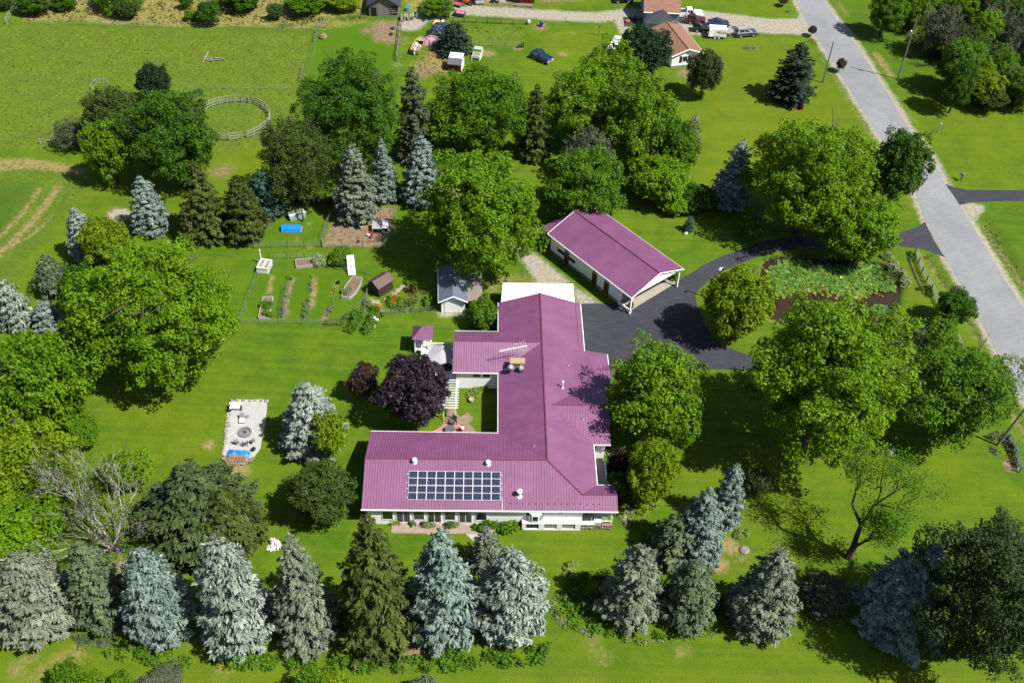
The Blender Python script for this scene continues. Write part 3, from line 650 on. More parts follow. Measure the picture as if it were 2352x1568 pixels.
def cover(name, pts, mt, label, cat='plants', h=.6, dens=14, leaf=.25, clump=1.2, seed=1, kind=None, world=False, up=.7, group=None, spike=0.):
    """low planting that fills an outline: leaves over rounded clumps"""
    g = np.random.default_rng(seed); poly = np.array(pts, float) if world else W2(pts); lo, hi = poly.min(0), poly.max(0)
    A = abs(sum(poly[i][0]*poly[(i+1) % len(poly)][1]-poly[(i+1) % len(poly)][0]*poly[i][1] for i in range(len(poly))))/2
    nc = max(3, int(A/(clump*clump)*1.6)); cc = g.uniform(lo, hi, (nc*4, 2)); cc = cc[sdist(cc[:, 0], cc[:, 1], poly) > 0][:nc]
    if not len(cc): cc = poly.mean(0)[None]
    dens = dens*4 if (h >= .3 and spike == 0) else dens; ch = h*g.uniform(.45, 1.1, len(cc)); n = int(A*dens); j = g.integers(0, len(cc), n)
    d = rdir(g, n); d[:, 2] = np.abs(d[:, 2]); q = cc[j]+d[:, :2]*clump*.75*g.uniform(.2, 1.05, (n, 1)); z = ch[j]*(.15+.9*d[:, 2]*g.uniform(.6, 1, n))
    ok = sdist(q[:, 0], q[:, 1], poly) > -.25; q, z, j, d = q[ok], z[ok], j[ok], d[ok]; n = len(q); c = poly.mean(0)
    nr = d*.6+np.array([0, 0, up])+g.normal(size=(n, 3))*(.4+spike)
    v, f = quads(np.stack([q[:, 0]-c[0], q[:, 1]-c[1], z], 1), nr, leaf*g.uniform(.6, 1.4, n), g)
    me = fastmesh(name, v, f, F[mt], np.clip(.5*g.uniform(0, 1, len(cc))[j]+.5*g.uniform(0, 1, n), 0, 1))
    o = link(bpy.data.objects.new(name, me)); o.location = (c[0], c[1], 0); return tag(o, label, cat, group, kind)
# --- the big broadleaf trees
tree(178,545,535,905,'maple_bright','big bright green maple left of the fenced garden','maple_tree',seed=3)
tree(136,600,245,755,'maple_dark','dark green tree against the left flank of the big garden maple',seed=5)
tree(178,487,300,612,'yellow','deep yellow-green tree between two pale blue spruces at the left',seed=6, style='round')
tree(-15,748,185,1010,'maple_bright','leafy green tree at the left edge above the yellow-green one',seed=8)
tree(-75,955,172,1190,'yellow','wide yellow-green tree at the left edge beside the half-bare tree',seed=9)
tree(-90,1110,135,1305,'maple_bright','bright low tree at the left edge behind the blue spruce row',seed=10)
tree(150,945,222,1025,'maple_mid','small bushy green tree at the foot of the left edge tree','bush','bush',cl=.3,seed=11)
tree(288,200,502,428,'maple_dark','big dark green tree beside the round pen',seed=12)
tree(185,190,335,335,'olive','olive green bushy tree left of the big dark one by the round pen',seed=13, style='fine')
tree(188,268,302,415,'maple_bright','yellowish young tree in front of the dark tree by the round pen',seed=14)
tree(308,140,395,235,'dark_round','small dark evergreen-looking tree behind the trees by the round pen',seed=15, style='round')
tree(122,268,208,342,'grey_green','greyish shrub at the pasture corner left of the yellowish young tree','bush','bush',cl=.2,seed=16, style='open')
tree(678,116,928,385,'maple_dark','large dark maple behind the three blue spruces',seed=17, style='drop')
tree(603,262,770,470,'olive','dull olive tree between the round pen and the blue spruces',seed=18, style='fine')
tree(990,142,1230,340,'maple_mid','wide mid green maple behind the central maple',seed=19)
tree(972,215,1110,345,'maple_mid','mid green maple to the right of the feathery grey tree',seed=20)
tree(1245,150,1420,330,'maple_bright','bright maple in front of the blue pickup lawn',seed=21)
tree(1330,105,1478,260,'maple_bright','bright green maple right below the white awning',seed=22)
tree(1390,165,1560,380,'maple_bright','tall bright maple below the very dark round tree',seed=23)
tree(1500,240,1603,440,'maple_mid','maple at the right end of the neighbour side tree group',seed=24)
tree(1290,290,1420,420,'grey_green','thin greyish tree hidden among the maples behind the barn garage',seed=25, style='open')
tree(1440,350,1585,468,'maple_bright','bright low maple at the lawn edge behind the barn garage',seed=26)
tree(955,328,1252,640,'maple_bright','central bright maple above the blue-roofed shed','maple_tree',seed=27)
tree(1250,328,1440,505,'maple_mid','mid green maple touching the back of the barn garage roof','maple_tree',seed=28)
tree(1413,50,1547,182,'dark_round','very dark round tree beside the brown-roofed neighbour house',seed=29, style='round')
tree(1578,112,1662,218,'russet','reddish green tree at the corner of the neighbour house',seed=30)
tree(1728,252,2005,548,'maple_bright','big bright maple over the loop driveway','maple_tree',seed=31)
tree(1890,440,2068,602,'maple_bright','lower bright maple leaning over the pond end of the driveway','maple_tree',seed=32)
tree(1998,292,2135,480,'maple_dark','dark tree at the roadside above the driveway mouth',seed=33)
tree(1622,606,1780,785,'yellow','yellow-green tree on the left bank of the pond',seed=34)
tree(1718,655,2078,1082,'maple_bright','biggest bright maple right of the house front lawn','maple_tree',seed=35)
tree(2078,770,2345,1042,'maple_mid','spreading dark-shadowed tree beside the road at the right','broadleaf_tree',seed=36, style='drop')
tree(2146,656,2246,748,'maple_dark','round dark green tree by the road between pond and spreading tree',seed=37, style='round')
tree(2125,725,2200,800,'maple_mid','small green tree tucked under the round roadside tree',seed=38)
tree(1398,778,1640,1025,'maple_bright','bright maple shading the east side of the house','maple_tree',seed=39)
tree(1438,995,1562,1162,'yellow','small yellow-green maple south of the one by the east porch','maple_tree',seed=40)
tree(2110,1155,2440,1570,'oak_dark','huge dark oak at the lower right edge','oak_tree',seed=41, style='fine')
tree(862,803,1042,985,'purple','large dark purple maple beside the courtyard','purple_maple',seed=42, style='round')
tree(802,832,867,910,'purple_green','small purple plum tree left of the large purple maple','purple_plum',seed=43)
tree(648,1052,806,1208,'olive','olive crab apple tree below the pale blue spruce on the lawn','apple_tree',seed=44, style='fine')
tree(715,930,800,1062,'yellow','yellow-green tree peeking out behind the pale blue lawn spruce',seed=45)
tree(1075,678,1147,758,'lush','rounded green bush between shed and house wing','bush','bush',cl=.1,seed=46)
tree(757,566,808,608,'lush','low round bush at the back of the vegetable garden','bush','bush',cl=.1,seed=47)
tree(1510,440,1582,492,'maple_bright','low bright bush on the lawn behind the barn garage','bush','bush',cl=.2,seed=48)
tree(1698,490,1752,550,'maple_mid','green shrub under the dark blue spruce by the driveway','bush','bush',cl=.2,seed=49)
tree(1560,425,1650,480,'maple_dark','dark shrub between barn lawn and dark blue spruce','bush','bush',cl=.2,seed=50)
tree(1704,1066,1780,1142,'russet','brownish shrub beside the slanting blue spruce','bush','bush',cl=.2,seed=51, style='open')
tree(1842,1316,1957,1415,'grey_green','grey-green willow shrub in the flower bed at the lower right','bush','bush',cl=.3,seed=52, style='fine')
tree(1395,1015,1450,1110,'purple_green','dark purple barberry beside the east porch','bush','bush',cl=.1,seed=53)
tree(1396,1065,1452,1165,'maple_dark','dark shrub at the south-east corner of the house','bush','bush',cl=.1,seed=54)
# --- spruces and pines
G1 = 'spruces in the row along the front edge'
spruce(30,1275,1482,185,'spruce_grey','greyish spruce at the left end of the front row','fat',group=G1)
spruce(172,1240,1462,142,'spruce_green','grey-green spruce second from the left in the front row','blue',group=G1)
spruce(308,1256,1495,148,'spruce_blue','blue spruce third from the left in the front row','fat',group=G1)
spruce(490,1232,1520,165,'spruce_pale','palest tall spruce of the front row','fat',group=G1)
spruce(662,1225,1512,160,'spruce_grey','grey-green layered spruce left of the dark one in the front row','norway',group=G1)
spruce(838,1176,1530,205,'spruce_dark','dark olive spruce tallest in the front row','norway',group=G1)
spruce(1010,1212,1496,165,'spruce_blue','blue-grey spruce below the white gravel by the house front','blue',group=G1)
spruce(1178,1262,1492,165,'spruce_pale','pale spruce at the right end of the front row','fat',group=G1)
spruce(1120,1208,1330,90,'spruce_grey','small grey spruce squeezed behind the right end of the front row','sparse')
spruce(1475,1252,1462,155,'spruce_grey','dull grey spruce with bare lower twigs in the big flower bed','sparse')
spruce(1560,1188,1320,130,'spruce_green','green spruce behind the dull grey one in the big flower bed','blue')
spruce(1695,1064,1225,88,'spruce_blue','slanting blue spruce with its top by the brownish shrub','blue')
spruce(1632,1118,1310,120,'spruce_blue','blue spruce between the green spruce and the slanting one','blue')
spruce(1606,1292,1458,135,'spruce_green','spruce with browning middle in the big flower bed','pine')
spruce(1800,1262,1482,158,'spruce_grey','dusty blue spruce right of the big flower bed','blue')
spruce(2158,1252,1502,205,'spruce_blue','half-shaded blue spruce in front of the huge dark oak','blue')
spruce(700,878,1070,150,'spruce_pale','pale blue spruce standing alone on the lawn by the stone patio','blue')
spruce(165,474,612,72,'spruce_pale','slim pale blue spruce at the hay field edge','fat')
spruce(98,585,692,82,'spruce_green','low grey-green spruce at the hay field edge','fat')
spruce(318,402,552,92,'spruce_blue','blue spruce next to the gravel circle','blue')
spruce(440,368,572,125,'spruce_dark','dark drooping spruce left of the olive one','norway')
spruce(542,408,568,98,'spruce_dark','olive spruce outside the mesh fence corner','fat')
spruce(600,388,518,105,'pine_teal','teal pine beside the duck pen fence','pine','pine_tree')
spruce(2,643,770,85,'spruce_pale','pale blue spruce cut by the left edge','fat')
spruce(92,690,772,80,'spruce_blue','small blue spruce behind the left edge tree','blue')
spruce(150,745,815,45,'spruce_grey','little grey spruce under the big garden maple','blue')
spruce(806,328,526,108,'spruce_grey','dusty blue spruce over the chicken run','blue')
spruce(874,316,472,66,'spruce_blue','slim blue spruce in the middle of the three','blue')
spruce(966,308,486,105,'spruce_blue','blue spruce partly behind the central maple','blue')
spruce(1708,320,495,98,'spruce_blue','blue spruce in the shade of the big driveway maple','blue')
spruce(1845,96,252,115,'pine_dark','dark spruce with red mulch by the road','sparse')
spruce(1043,52,137,92,'pine_dark','dark pine beside the junk pile','fat','pine_tree')
spruce(945,150,385,98,'grey_green','feathery grey-green larch beside the large dark maple','sparse','larch_tree')
spruce(1235,188,380,85,'spruce_dark','brownish spruce between the maples behind the barn garage','norway')
spruce(1330,280,420,95,'spruce_dark','shaded dark spruce among the maples behind the barn garage','norway')
spruce(1600,258,375,50,'spruce_grey','thin grey spruce at the right edge of the maple group','sparse')
spruce(1587,494,538,30,'pine_teal','sapling spruce on the lawn behind the barn garage','blue','spruce_sapling')
spruce(425,1085,1310,250,'spruce_forest','broad shaggy dark green spruce behind the front row','fat')
spruce(505,1130,1310,170,'spruce_dark','shaggy olive spruce overlapping the broad dark green one','pine')
spruce(420,470,575,60,'spruce_dark','small dark spruce below the drooping one','norway')
# --- half-bare trees
bare_tree(258,1262,11.,5,'half-bare tree with pale dead branches behind the spruce row','olive',2600,.26,4,7,spread=.62,lean=.85,trunk=.17,clus=.8,lev=5,bark=mat('bleached_bark', (.46, .43, .38), .9, .2, 4., .3))
tree(235,1025,345,1120,'maple_bright','green top of leaves beside the half-bare tree',seed=60,cl=2.5,style='open')
bare_tree(1948,1280,13.,5,'thin open tree with dark trunk on the right lawn','maple_mid',7000,.24,12,1,name='open_tree',spread=.95,bark=BARK,lev=5,trunk=.42,clus=1.0)
bare_tree(2078,800,5.2,3,'leafless grey shrub by the pond fence','grey_green',300,.25,21,6,name='bare_shrub',spread=.7,lean=.9,trunk=.09,lev=3)
# ---------------------------------------------------------------- the main house
HY = math.radians(2.0)
def gable_walls(m, x0, x1, y0, y1, he, hr, along='x', mi=0):
    """walls with gable ends; ridge runs along x or y"""
    if along == 'x':
        ym = (y0+y1)/2; prof = [(y0, 0), (y1, 0), (y1, he), (ym, hr), (y0, he)]
        n = len(prof); vs = [(x0, p[0], p[1]) for p in prof]+[(x1, p[0], p[1]) for p in prof]
        m.add(vs, [tuple(range(n-1, -1, -1)), tuple(range(n, 2*n))]+[(i, (i+1) % n, (i+1) % n+n, i+n) for i in range(n)], mi)
    else:
        xm = (x0+x1)/2; m.side([(x0, 0), (x1, 0), (x1, he), (xm, hr), (x0, he)], y0, y1, mi)
    return m
def window(name, parent, u0, u1, z0, z1, v, face='y-', frame=W, panes=1, out=.05, fr=.07):
    """framed glass on a wall: face y- looks towards the viewer, x+ / x- look sideways"""
    f = MB(); g = MB(); d = {'y-': (0, -1), 'y+': (0, 1), 'x+': (1, 0), 'x-': (-1, 0)}[face]
    def bx(mb, a0, a1, b0, b1, o0, o1):
        if d[0] == 0: mb.bb(a0, a1, v+d[1]*o0, v+d[1]*o1, b0, b1)
        else: mb.bb(v+d[0]*o0, v+d[0]*o1, a0, a1, b0, b1)
    bx(g, u0+fr, u1-fr, z0+fr, z1-fr, -.05, out*.4)
    for a, b_, c_, e in ((u0, u1, z0, z0+fr), (u0, u1, z1-fr, z1), (u0, u0+fr, z0+fr, z1-fr), (u1-fr, u1, z0+fr, z1-fr)): bx(f, a, b_, c_, e, -.03, out)
    for k in range(1, panes):
        q = u0+(u1-u0)*k/panes; bx(f, q-.035, q+.035, z0+fr, z1-fr, -.02, out*.9)
    fo = f.build(name, frame, parent); g.build('pane', GLASS, fo); return fo
house = thing('farm_house', 'long white farmhouse with a maroon metal roof and a rooftop solar array', 'house', (4.0, 72.0, 0), HY)
SIDING = planks('white_siding', (.82, .825, .83), .22, 2, .55, .07, .02)
wl = MB()
gable_walls(wl, -19.75, .6, -2.78, 8.0, 2.95, 4.85, 'x'); gable_walls(wl, -4.35, 5.75, 2.7, 31.0, 2.95, 4.75, 'y'); wl.bb(.6, 5.75, -2.78, 2.7, 0, 2.95)
gable_walls(wl, -10.3, .6, 18.58, 25.6, 2.95, 4.75, 'x'); gable_walls(wl, 1.5, 7.9, 7.2, 15.8, 2.85, 4.5, 'x')
wl.bb(5.8, 8.7, 15.9, 21.8, 0, 2.75)
wl.build('wall', SIDING, house)
zr = 5.1
def zm(u): return zr-abs(u-.65)/3
def zf(v): return zr-abs(v-2.63)/3
def zn(v): return zr-abs(v-22.1)*.4935
def zc(v): return 4.8-abs(v-11.5)/3
def ze(u): return 3.78-.18*(u-4.6)
rf = MB(); T = .14
rf.slab([(u, v, zm(u)) for u, v in ((.65, 31.6), (-4.95, 31.6), (-4.95, 25.85), (.65, 22.1), (-4.95, 18.31), (-4.95, 8.23), (.65, 2.63))], T)
rf.slab([(u, v, zm(u)) for u, v in ((.65, 31.6), (6.2, 31.6), (6.2, 22.2), (4.6, 22.2), (4.6, 14.56), (1.55, 11.5), (6.37, 6.68), (6.37, .56), (4.5, -1.25), (.65, 2.63))], T)
rf.slab([(u, v, zf(v)) for u, v in ((-20.2, 2.63), (-20.2, -3.1), (8.5, -3.1), (8.5, -1.25), (4.53, -1.25), (.65, 2.63))], T)
rf.slab([(u, v, zf(v)) for u, v in ((-20.2, 2.63), (.65, 2.63), (-4.95, 8.23), (-20.2, 8.35))], T)
rf.slab([(4.53, -1.25, zf(-1.25)), (8.5, -1.25, zf(-1.25)), (8.5, .58, 3.2), (6.37, .58, 3.2)], T)
rf.slab([(u, v, zn(v)) for u, v in ((-10.75, 22.1), (.65, 22.1), (-4.95, 18.31), (-10.75, 18.3))], T)
rf.slab([(u, v, zn(v)) for u, v in ((-10.75, 22.1), (.65, 22.1), (-4.95, 25.89), (-10.75, 25.9))], T)
rf.slab([(1.55, 11.5, 4.8), (8.45, 11.5, 4.8), (8.45, 6.68, zc(6.68)), (6.37, 6.68, zc(6.68))], T)
rf.slab([(1.55, 11.5, 4.8), (8.45, 11.5, 4.8), (8.45, 16.6, zc(16.6)), (4.6, 14.56, zc(14.56))], T)
rf.slab([(4.6, 22.2, ze(4.6)), (9.2, 22.2, ze(9.2)), (9.2, 16.5, ze(9.2)), (8.45, 16.6, ze(8.45)), (4.6, 14.56, ze(4.6))], T)
rf.add([(7.0, 18.8, ze(7.0)+.01), (9.28, 18.8, 3.36), (9.28, 17.3, ze(9.28)), (9.28, 20.2, ze(9.28))], [(0, 2, 1), (0, 1, 3), (1, 2, 3)])
roof = rf.build('roof', PINKROOF, house)
cp = MB()
for a, b_ in (((.65, 31.6, zr), (.65, 2.63, zr)), ((-20.2, 2.63, zr), (.65, 2.63, zr)), ((.65, 2.63, zr), (4.53, -1.25, zf(-1.25))), ((4.53, -1.25, zf(-1.25)), (8.5, -1.25, zf(-1.25))), ((-10.75, 22.1, zr), (.65, 22.1, zr)), ((1.55, 11.5, 4.8), (8.45, 11.5, 4.8))):
    cp.tube([(a[0], a[1], a[2]+.01), (b_[0], b_[1], b_[2]+.01)], .11, 6)
cp.build('ridge_cap', mat('maroon_ridge', (.26, .07, .14), .4, .1), roof)
tr = MB()                                              # white gutters and barge boards
def edge(a, b_, s=.13, up=0.): tr.tube([Vector(a)+Vector((0, 0, -.06+up)), Vector(b_)+Vector((0, 0, -.06+up))], s*.62, 4)
edge((-20.25, -3.15, 3.19), (8.55, -3.15, 3.19), .16); edge((-20.2, 8.4, 3.19), (-4.95, 8.28, 3.22)); edge((-5.0, 8.25, 3.23), (-5.0, 18.3, 3.23)); edge((-10.75, 18.25, 3.22), (-4.95, 18.25, 3.22))
edge((-10.75, 25.95, 3.22), (-4.95, 25.92, 3.22)); edge((-5.0, 25.9, 3.23), (-5.0, 31.6, 3.23)); edge((6.25, 22.2, 3.25), (6.25, 31.6, 3.25)); edge((9.24, 22.2, 2.95), (9.24, 20.3, 2.95)); edge((6.42, .6, 3.2), (6.42, 6.6, 3.2)); edge((6.4, 6.62, 3.19), (8.45, 6.62, 3.19)); edge((6.4, .63, 3.19), (8.5, .63, 3.19))


tr.build('gutter', W, roof)
sn = MB()                                              # snow guards
SNM = mat('maroon_metal', (.14, .03, .07), .5, .1)
for i in range(15): sn = MB(); sn.box((-3.6+i*.72, -2.35, zf(-2.35)+.05), (.10, .08, .10)); sn.build('snow_guard', SNM, roof)
for i in range(16): sn = MB(); sn.box((5.55, 23.0+i*.52, zm(5.55)+.05), (.08, .10, .10)); sn.build('snow_guard', SNM, roof)

# front wall openings
def fu(z): return -19.5+(z-115)*.00583
for i, (a, b_, k) in enumerate(((365, 585, 0), (640, 915, 1), (970, 1190, 0), (1245, 1515, 1), (1570, 1790, 0), (1855, 2110, 1), (2175, 2400, 0))):
    if k: window('glass_door', house, fu(a), fu(b_), .35, 2.45, -2.78, panes=2)
    else: window('window', house, fu(a), fu(b_), .85, 2.45, -2.78)
# lower front block with recessed panels, bay window, porch corner and stone footing
fb = MB(); y0, y1 = -3.45, -2.79
fb.bb(-2.2, 4.45, y0, y1, 0, .22); fb.bb(-2.2, 4.45, y0, y1, 1.12, 1.30)
for a, b_ in ((-2.2, -1.75), (-.30, .30), (1.75, 2.35), (3.85, 4.45)): fb.bb(a, b_, y0, y1, .22, 1.12)
fbo = fb.build('foundation_block', W, house)
pn = MB(); pn.bb(.30, 1.75, -3.35, -2.95, .22, 1.12); pn.bb(2.35, 3.85, -3.35, -2.95, .22, 1.12); pn.build('wood_panel', planks('bleached_boards', (.46, .38, .33), .3, 2, .8, .25), fbo)
pn = MB(); pn.bb(-1.75, -.30, -3.35, -2.95, .22, 1.12); pn.build('dark_recess', mat('navy_panel', (.03, .04, .07), .4, .2), fbo)
bay = MB(); hx = [(-1.75, -2.79), (-1.2, -3.4), (-.3, -3.4), (.25, -2.79)]; bay.prism(hx, 1.32, 2.85); bo = bay.build('bay_window', W, house)
window('window', house, -1.1, -.4, 1.55, 2.6, -3.4)
gl = MB(); gl.add([(-1.74, -2.86, 1.55), (-1.28, -3.38, 1.55), (-1.28, -3.38, 2.6), (-1.74, -2.86, 2.6)], [(0, 1, 2, 3)]); gl.build('pane', GLASS, bo); gl = MB(); gl.add([(-.22, -3.38, 1.55), (.24, -2.86, 1.55), (.24, -2.86, 2.6), (-.22, -3.38, 2.6)], [(0, 1, 2, 3)]); gl.build('pane', GLASS, bo)
window('window', house, 1.75, 2.45, 2.35, 2.7, -2.78)
pc = MB(); pc.bb(4.5, 6.05, -3.3, -2.79, .85, 1.0); pc.bb(6.02, 6.9, -3.0, -.2, .85, 1.0); pc.bb(7.9, 8.05, -2.9, -2.75, 0, 3.1); pc.build('porch_floor', W, house)
pc = MB(); pc.bb(4.65, 5.7, -2.84, -2.7, 1.02, 2.7); pc.build('porch_opening', BLACKM, house)
st = MB(); r = random.Random(4)
for i in range(11):
    for k in range(2): st.box((4.75+i*.32+r.uniform(-.06, .06), -3.15+r.uniform(-.05, .05), .2+k*.42), (.36, .3, .42), r.uniform(-.2, .2), 0, (r.uniform(-.2, .2), r.uniform(-.2, .2)))
st.build('stone_footing', mat('tan_stone', (.42, .32, .25), .9, .45, 2., .5), house, bevel=.05)
la = MB()
for i in range(7): la.box((7.0+i*.16, -2.8+i*.04, 1.7), (.025, .02, 1.4), 0, 0, (0, .5)); la.box((7.0+i*.16, -2.8+i*.04, 1.7), (.025, .02, 1.4), 0, 0, (0, -.5))
la.bb(6.9, 8.1, -2.9, -2.82, 1.0, 1.08); la.bb(6.9, 8.1, -2.9, -2.82, 2.35, 2.43); la.build('lattice', W, house)
# courtyard wing windows and east porch
for a in (-8.2, -6.95): window('window', house, a, a+.95, 2.1, 2.7, 18.58, frame=W)
ep = MB(); ep.bb(5.76, 7.95, .7, 6.6, 0, .42); ep.build('porch_deck', mat('grey_deck', (.50, .48, .46), .6, .1), house)
rl = MB()
for a, b_ in ((3.6, 6.4), (.8, 2.6)):
    rl.bb(7.88, 7.98, a, b_, 1.28, 1.38); rl.bb(7.88, 7.96, a, b_, .55, .62)
    n = int((b_-a)/.16)
    for i in range(n+1): rl.bb(7.90, 7.95, a+i*(b_-a)/n-.025, a+i*(b_-a)/n+.025, .42, 1.30)
rl.build('porch_railing', W, house)
window('window', house, 6.35, 6.9, 1.2, 2.3, 7.2, face='y-'); 
for a in (16.6, 19.2): window('window', house, a, a+1.6, 1.0, 2.2, 8.7, face='x+', panes=2)
for a in (24, 27.2): window('window', house, a, a+1.8, 1.0, 2.2, 5.75, face='x+', panes=2)
# vents and pipes on the roof
def vent(u, v, z, kind):
    m = MB()
    if kind == 'ball': m.lathe([(.30, -.08), (.30, .02), (.17, .10), (.17, .32), (.29, .36), (.33, .50), (.22, .64), (.05, .70)], 14)
    elif kind == 'tall': m.lathe([(.34, -.12), (.30, .03), (.16, .10), (.15, .80), (.30, .84), (.33, .98), (.2, 1.10), (.04, 1.14)], 14)
    elif kind == 'pipe': m.lathe([(.2, -.1), (.16, .06), (.10, .12), (.10, .95), (.15, .97), (.15, 1.10), (.02, 1.14)], 12)
    else: m.lathe([(.16, -.06), (.14, .04), (.05, .08), (.05, .30), (.01, .31)], 10)
    o = m.build('roof_vent', mat('pale_metal', (.72, .72, .74), .4, .1, 2.) if kind != 'small' else mat('pink_pvc', (.5, .3, .4), .5, .1), house, smooth=kind == 'ball'); o.location = (u, v, z)
def uv_at(x, y, z):
    p = P(x, y, z); dx, dy = p[0]-4, p[1]-72; return dx*math.cos(HY)+dy*math.sin(HY), -dx*math.sin(HY)+dy*math.cos(HY)
for x, y, kind, fz in ((952, 1060, 'ball', zf), (1121, 1064, 'ball', zf), (1193, 1142, 'tall', zf)):
    u, v = uv_at(x, y, 4.4); u, v = uv_at(x, y, fz(v)); vent(u, v, fz(v), kind)
for x, y, kind, fz in ((1292, 890, 'pipe', zm), (1226, 1024, 'small', zm), (1305, 839, 'small', zm)):
    u, v = uv_at(x, y, 4.4); u, v = uv_at(x, y, fz(u)); vent(u, v, fz(u), kind)
u, v = uv_at(1338, 964, 4.1); vent(u, v, zc(v), 'small')
# chimney with two dishes and the aerial
u, v = uv_at(1188, 838, 4.2)
ch = MB(); ch.bb(-.85, .85, -.42, .42, -1.2, .85); cho = ch.build('chimney', planks('tan_brick', (.36, .24, .15), .16, 2, .85, .4), house); cho.location = (u, v, 4.0)
cc = MB(); cc.bb(-.95, .95, -.5, .5, .85, 1.0); cc.build('chimney_cap', mat('tan_stone_cap', (.58, .43, .24), .8, .15), cho)
def dish(name, label, u, v, z, yaw):
    p = house.matrix_basis @ Vector((u, v, z)); 
    t = thing(name, label, 'satellite dish', (4+u*math.cos(HY)-v*math.sin(HY), 72+u*math.sin(HY)+v*math.cos(HY), z), yaw)
    d = MB(); n = 18; pr = [(.02, .0), (.22, .03), (.40, .10), (.46, .14)]
    d.lathe(pr, n); o = d.build('reflector', mat('dish_grey', (.55, .60, .62), .4, .1), t, smooth=True); o.rotation_euler = (math.radians(52), 0, 0); o.location = (0, -.15, .45)
    a = MB(); a.tube([(0, 0, -.35), (0, -.02, .3), (0, -.12, .45)], .035, 6); a.tube([(0, -.2, .1), (0, -.55, .25), (0, -.62, .5)], .02, 5); a.box((0, -.62, .53), (.09, .09, .12)); a.build('arm', STEEL, t)
dish('satellite_dish', 'pale satellite dish at the left corner of the chimney', u-.95, v-.75, 4.1, .5); dish('satellite_dish', 'darker satellite dish at the right corner of the chimney', u+.35, v-.85, 4.1, .9)
pu = 4+u*math.cos(HY)-v*math.sin(HY); pv = 72+u*math.sin(HY)+v*math.cos(HY)
an = thing('television_aerial', 'long white television aerial on a mast behind the chimney', 'aerial', (pu-.1, pv+.65, 4.2), math.radians(14))
m = MB(); m.tube([(0, 0, -.4), (0, 0, 2.6)], .035, 6); m.build('mast', STEEL, an)
m = MB(); m.tube([(-2.3, 0, 2.25), (1.3, 0, 2.55)], .05, 5)
for i in range(16):
    x = -2.0+i*.21; L = .35+.045*i; m.tube([(x, -L, 2.27+.018*i), (x, L, 2.27+.018*i)], .012, 4)
m.build('boom', mat('aerial_white', (.75, .72, .74), .4, .05), an)
# solar array: ten by two panels
CELL = None
def cell_mat():
    m, nt, ns, lk, b = nodes('solar_cells'); tc = N(nt, 'TexCoord'); sx = N(nt, 'SeparateXYZ'); lk.new(tc.outputs['Object'], sx.inputs[0])
    def grid(v, st, w): return rng(nt, math_(nt, 'ABSOLUTE', math_(nt, 'SUBTRACT', math_(nt, 'FRACT', math_(nt, 'DIVIDE', math_(nt, 'ADD', v, 50.), st)), .5)), .5-w, .5)
    g = math_(nt, 'MAXIMUM', grid(sx.outputs[0], .1633, .07), math_(nt, 'MULTIPLY', grid(sx.outputs[1], .2, .04), .6))
    oi = N(nt, 'ObjectInfo'); c = mixc(nt, noise(nt, tc.outputs['Object'], 3, 2), (.006, .010, .026), (.014, .022, .055)); c = mixc(nt, math_(nt, 'MULTIPLY', oi.outputs['Random'], .5), c, (.018, .014, .022))
    lk.new(mixc(nt, math_(nt, 'MULTIPLY', g, .55), c, (.30, .36, .45)), b.inputs['Base Color']); b.inputs['Roughness'].default_value = .22; b.inputs['Specular IOR Level'].default_value = .4; return m
SC = cell_mat(); ALU = mat('white_frame', (.72, .73, .75), .4, .05)
A0, A1 = uv_at(938, 1088, 4.4), uv_at(1148, 1090, 4.4)
sl = math.atan(1/3.); first = None; GP = 'solar panels in two rows on the front roof'
for row in range(2):
    for k in range(10):
        u0 = -15.12+1.042*k; vt = 1.14-row*1.63; vc = vt-.80; zc_ = zf(vc)+.13
        if first is None:
            t = thing('solar_panel', 'x', 'solar panel', (0, 0, 0), HY, GP); t.rotation_euler = (sl, 0, HY)
            m = MB(); m.box((0, 0, 0), (.96, 1.62, .03)); m.build('cells', SC, t)
            m = MB(); m.bb(-.51, -.48, -.84, .84, -.03, .03); m.bb(.48, .51, -.84, .84, -.03, .03); m.bb(-.48, .48, -.84, -.81, -.03, .03); m.bb(-.48, .48, .81, .84, -.03, .03); m.bb(-.48, .48, -.02, .02, -.01, .025); m.build('frame', ALU, t)
            first = t
        else: t = copy_tree(first)
        t.location = (4+(u0+.52)*math.cos(HY)-vc*math.sin(HY), 72+(u0+.52)*math.sin(HY)+vc*math.cos(HY), zc_)
        od = ('first', 'second', 'third', 'fourth', 'fifth', 'sixth', 'seventh', 'eighth', 'ninth', 'tenth')[k]
        t['label'] = 'blue-black solar panel, %s from the left in the %s row of the array' % (od, ('upper', 'lower')[row])
m = MB()
for v_ in (.85, -.15, -.78, -1.75):
    m.tube([(-15.35, v_, zf(v_)+.06), (-4.45, v_, zf(v_)+.06)], .025, 5)
m.tube([(-4.5, -1.9, zf(-1.9)+.05), (-4.5, -3.1, zf(-3.1)+.05)], .03, 5); m.build('mounting_rail', ALU, house)
# white flat-roofed carport at the north end
c4 = [P(1155, 649, 2.9), P(1316, 652, 2.9), P(1320, 694, 2.9), P(1151, 694, 2.9)]
cpt = thing('carport', 'flat white-roofed carport at the north end of the farmhouse', 'carport', (c4[0][0], c4[0][1], 0))
o2 = np.array([c4[0][0], c4[0][1]]); m = MB(); m.prism([tuple(q[:2]-o2) for q in c4], 2.75, 2.9); m.build('roof', mat('white_membrane', (.88, .88, .87), .5, .03, .5), cpt)
for q in ((c4[0][:2]*.96+c4[2][:2]*.04), (c4[1][:2]*.96+c4[3][:2]*.04)):
    m = MB(); a = q-o2; m.bb(a[0]-.08, a[0]+.08, a[1]-.08, a[1]+.08, 0, 2.74); m.build('post', W, cpt)
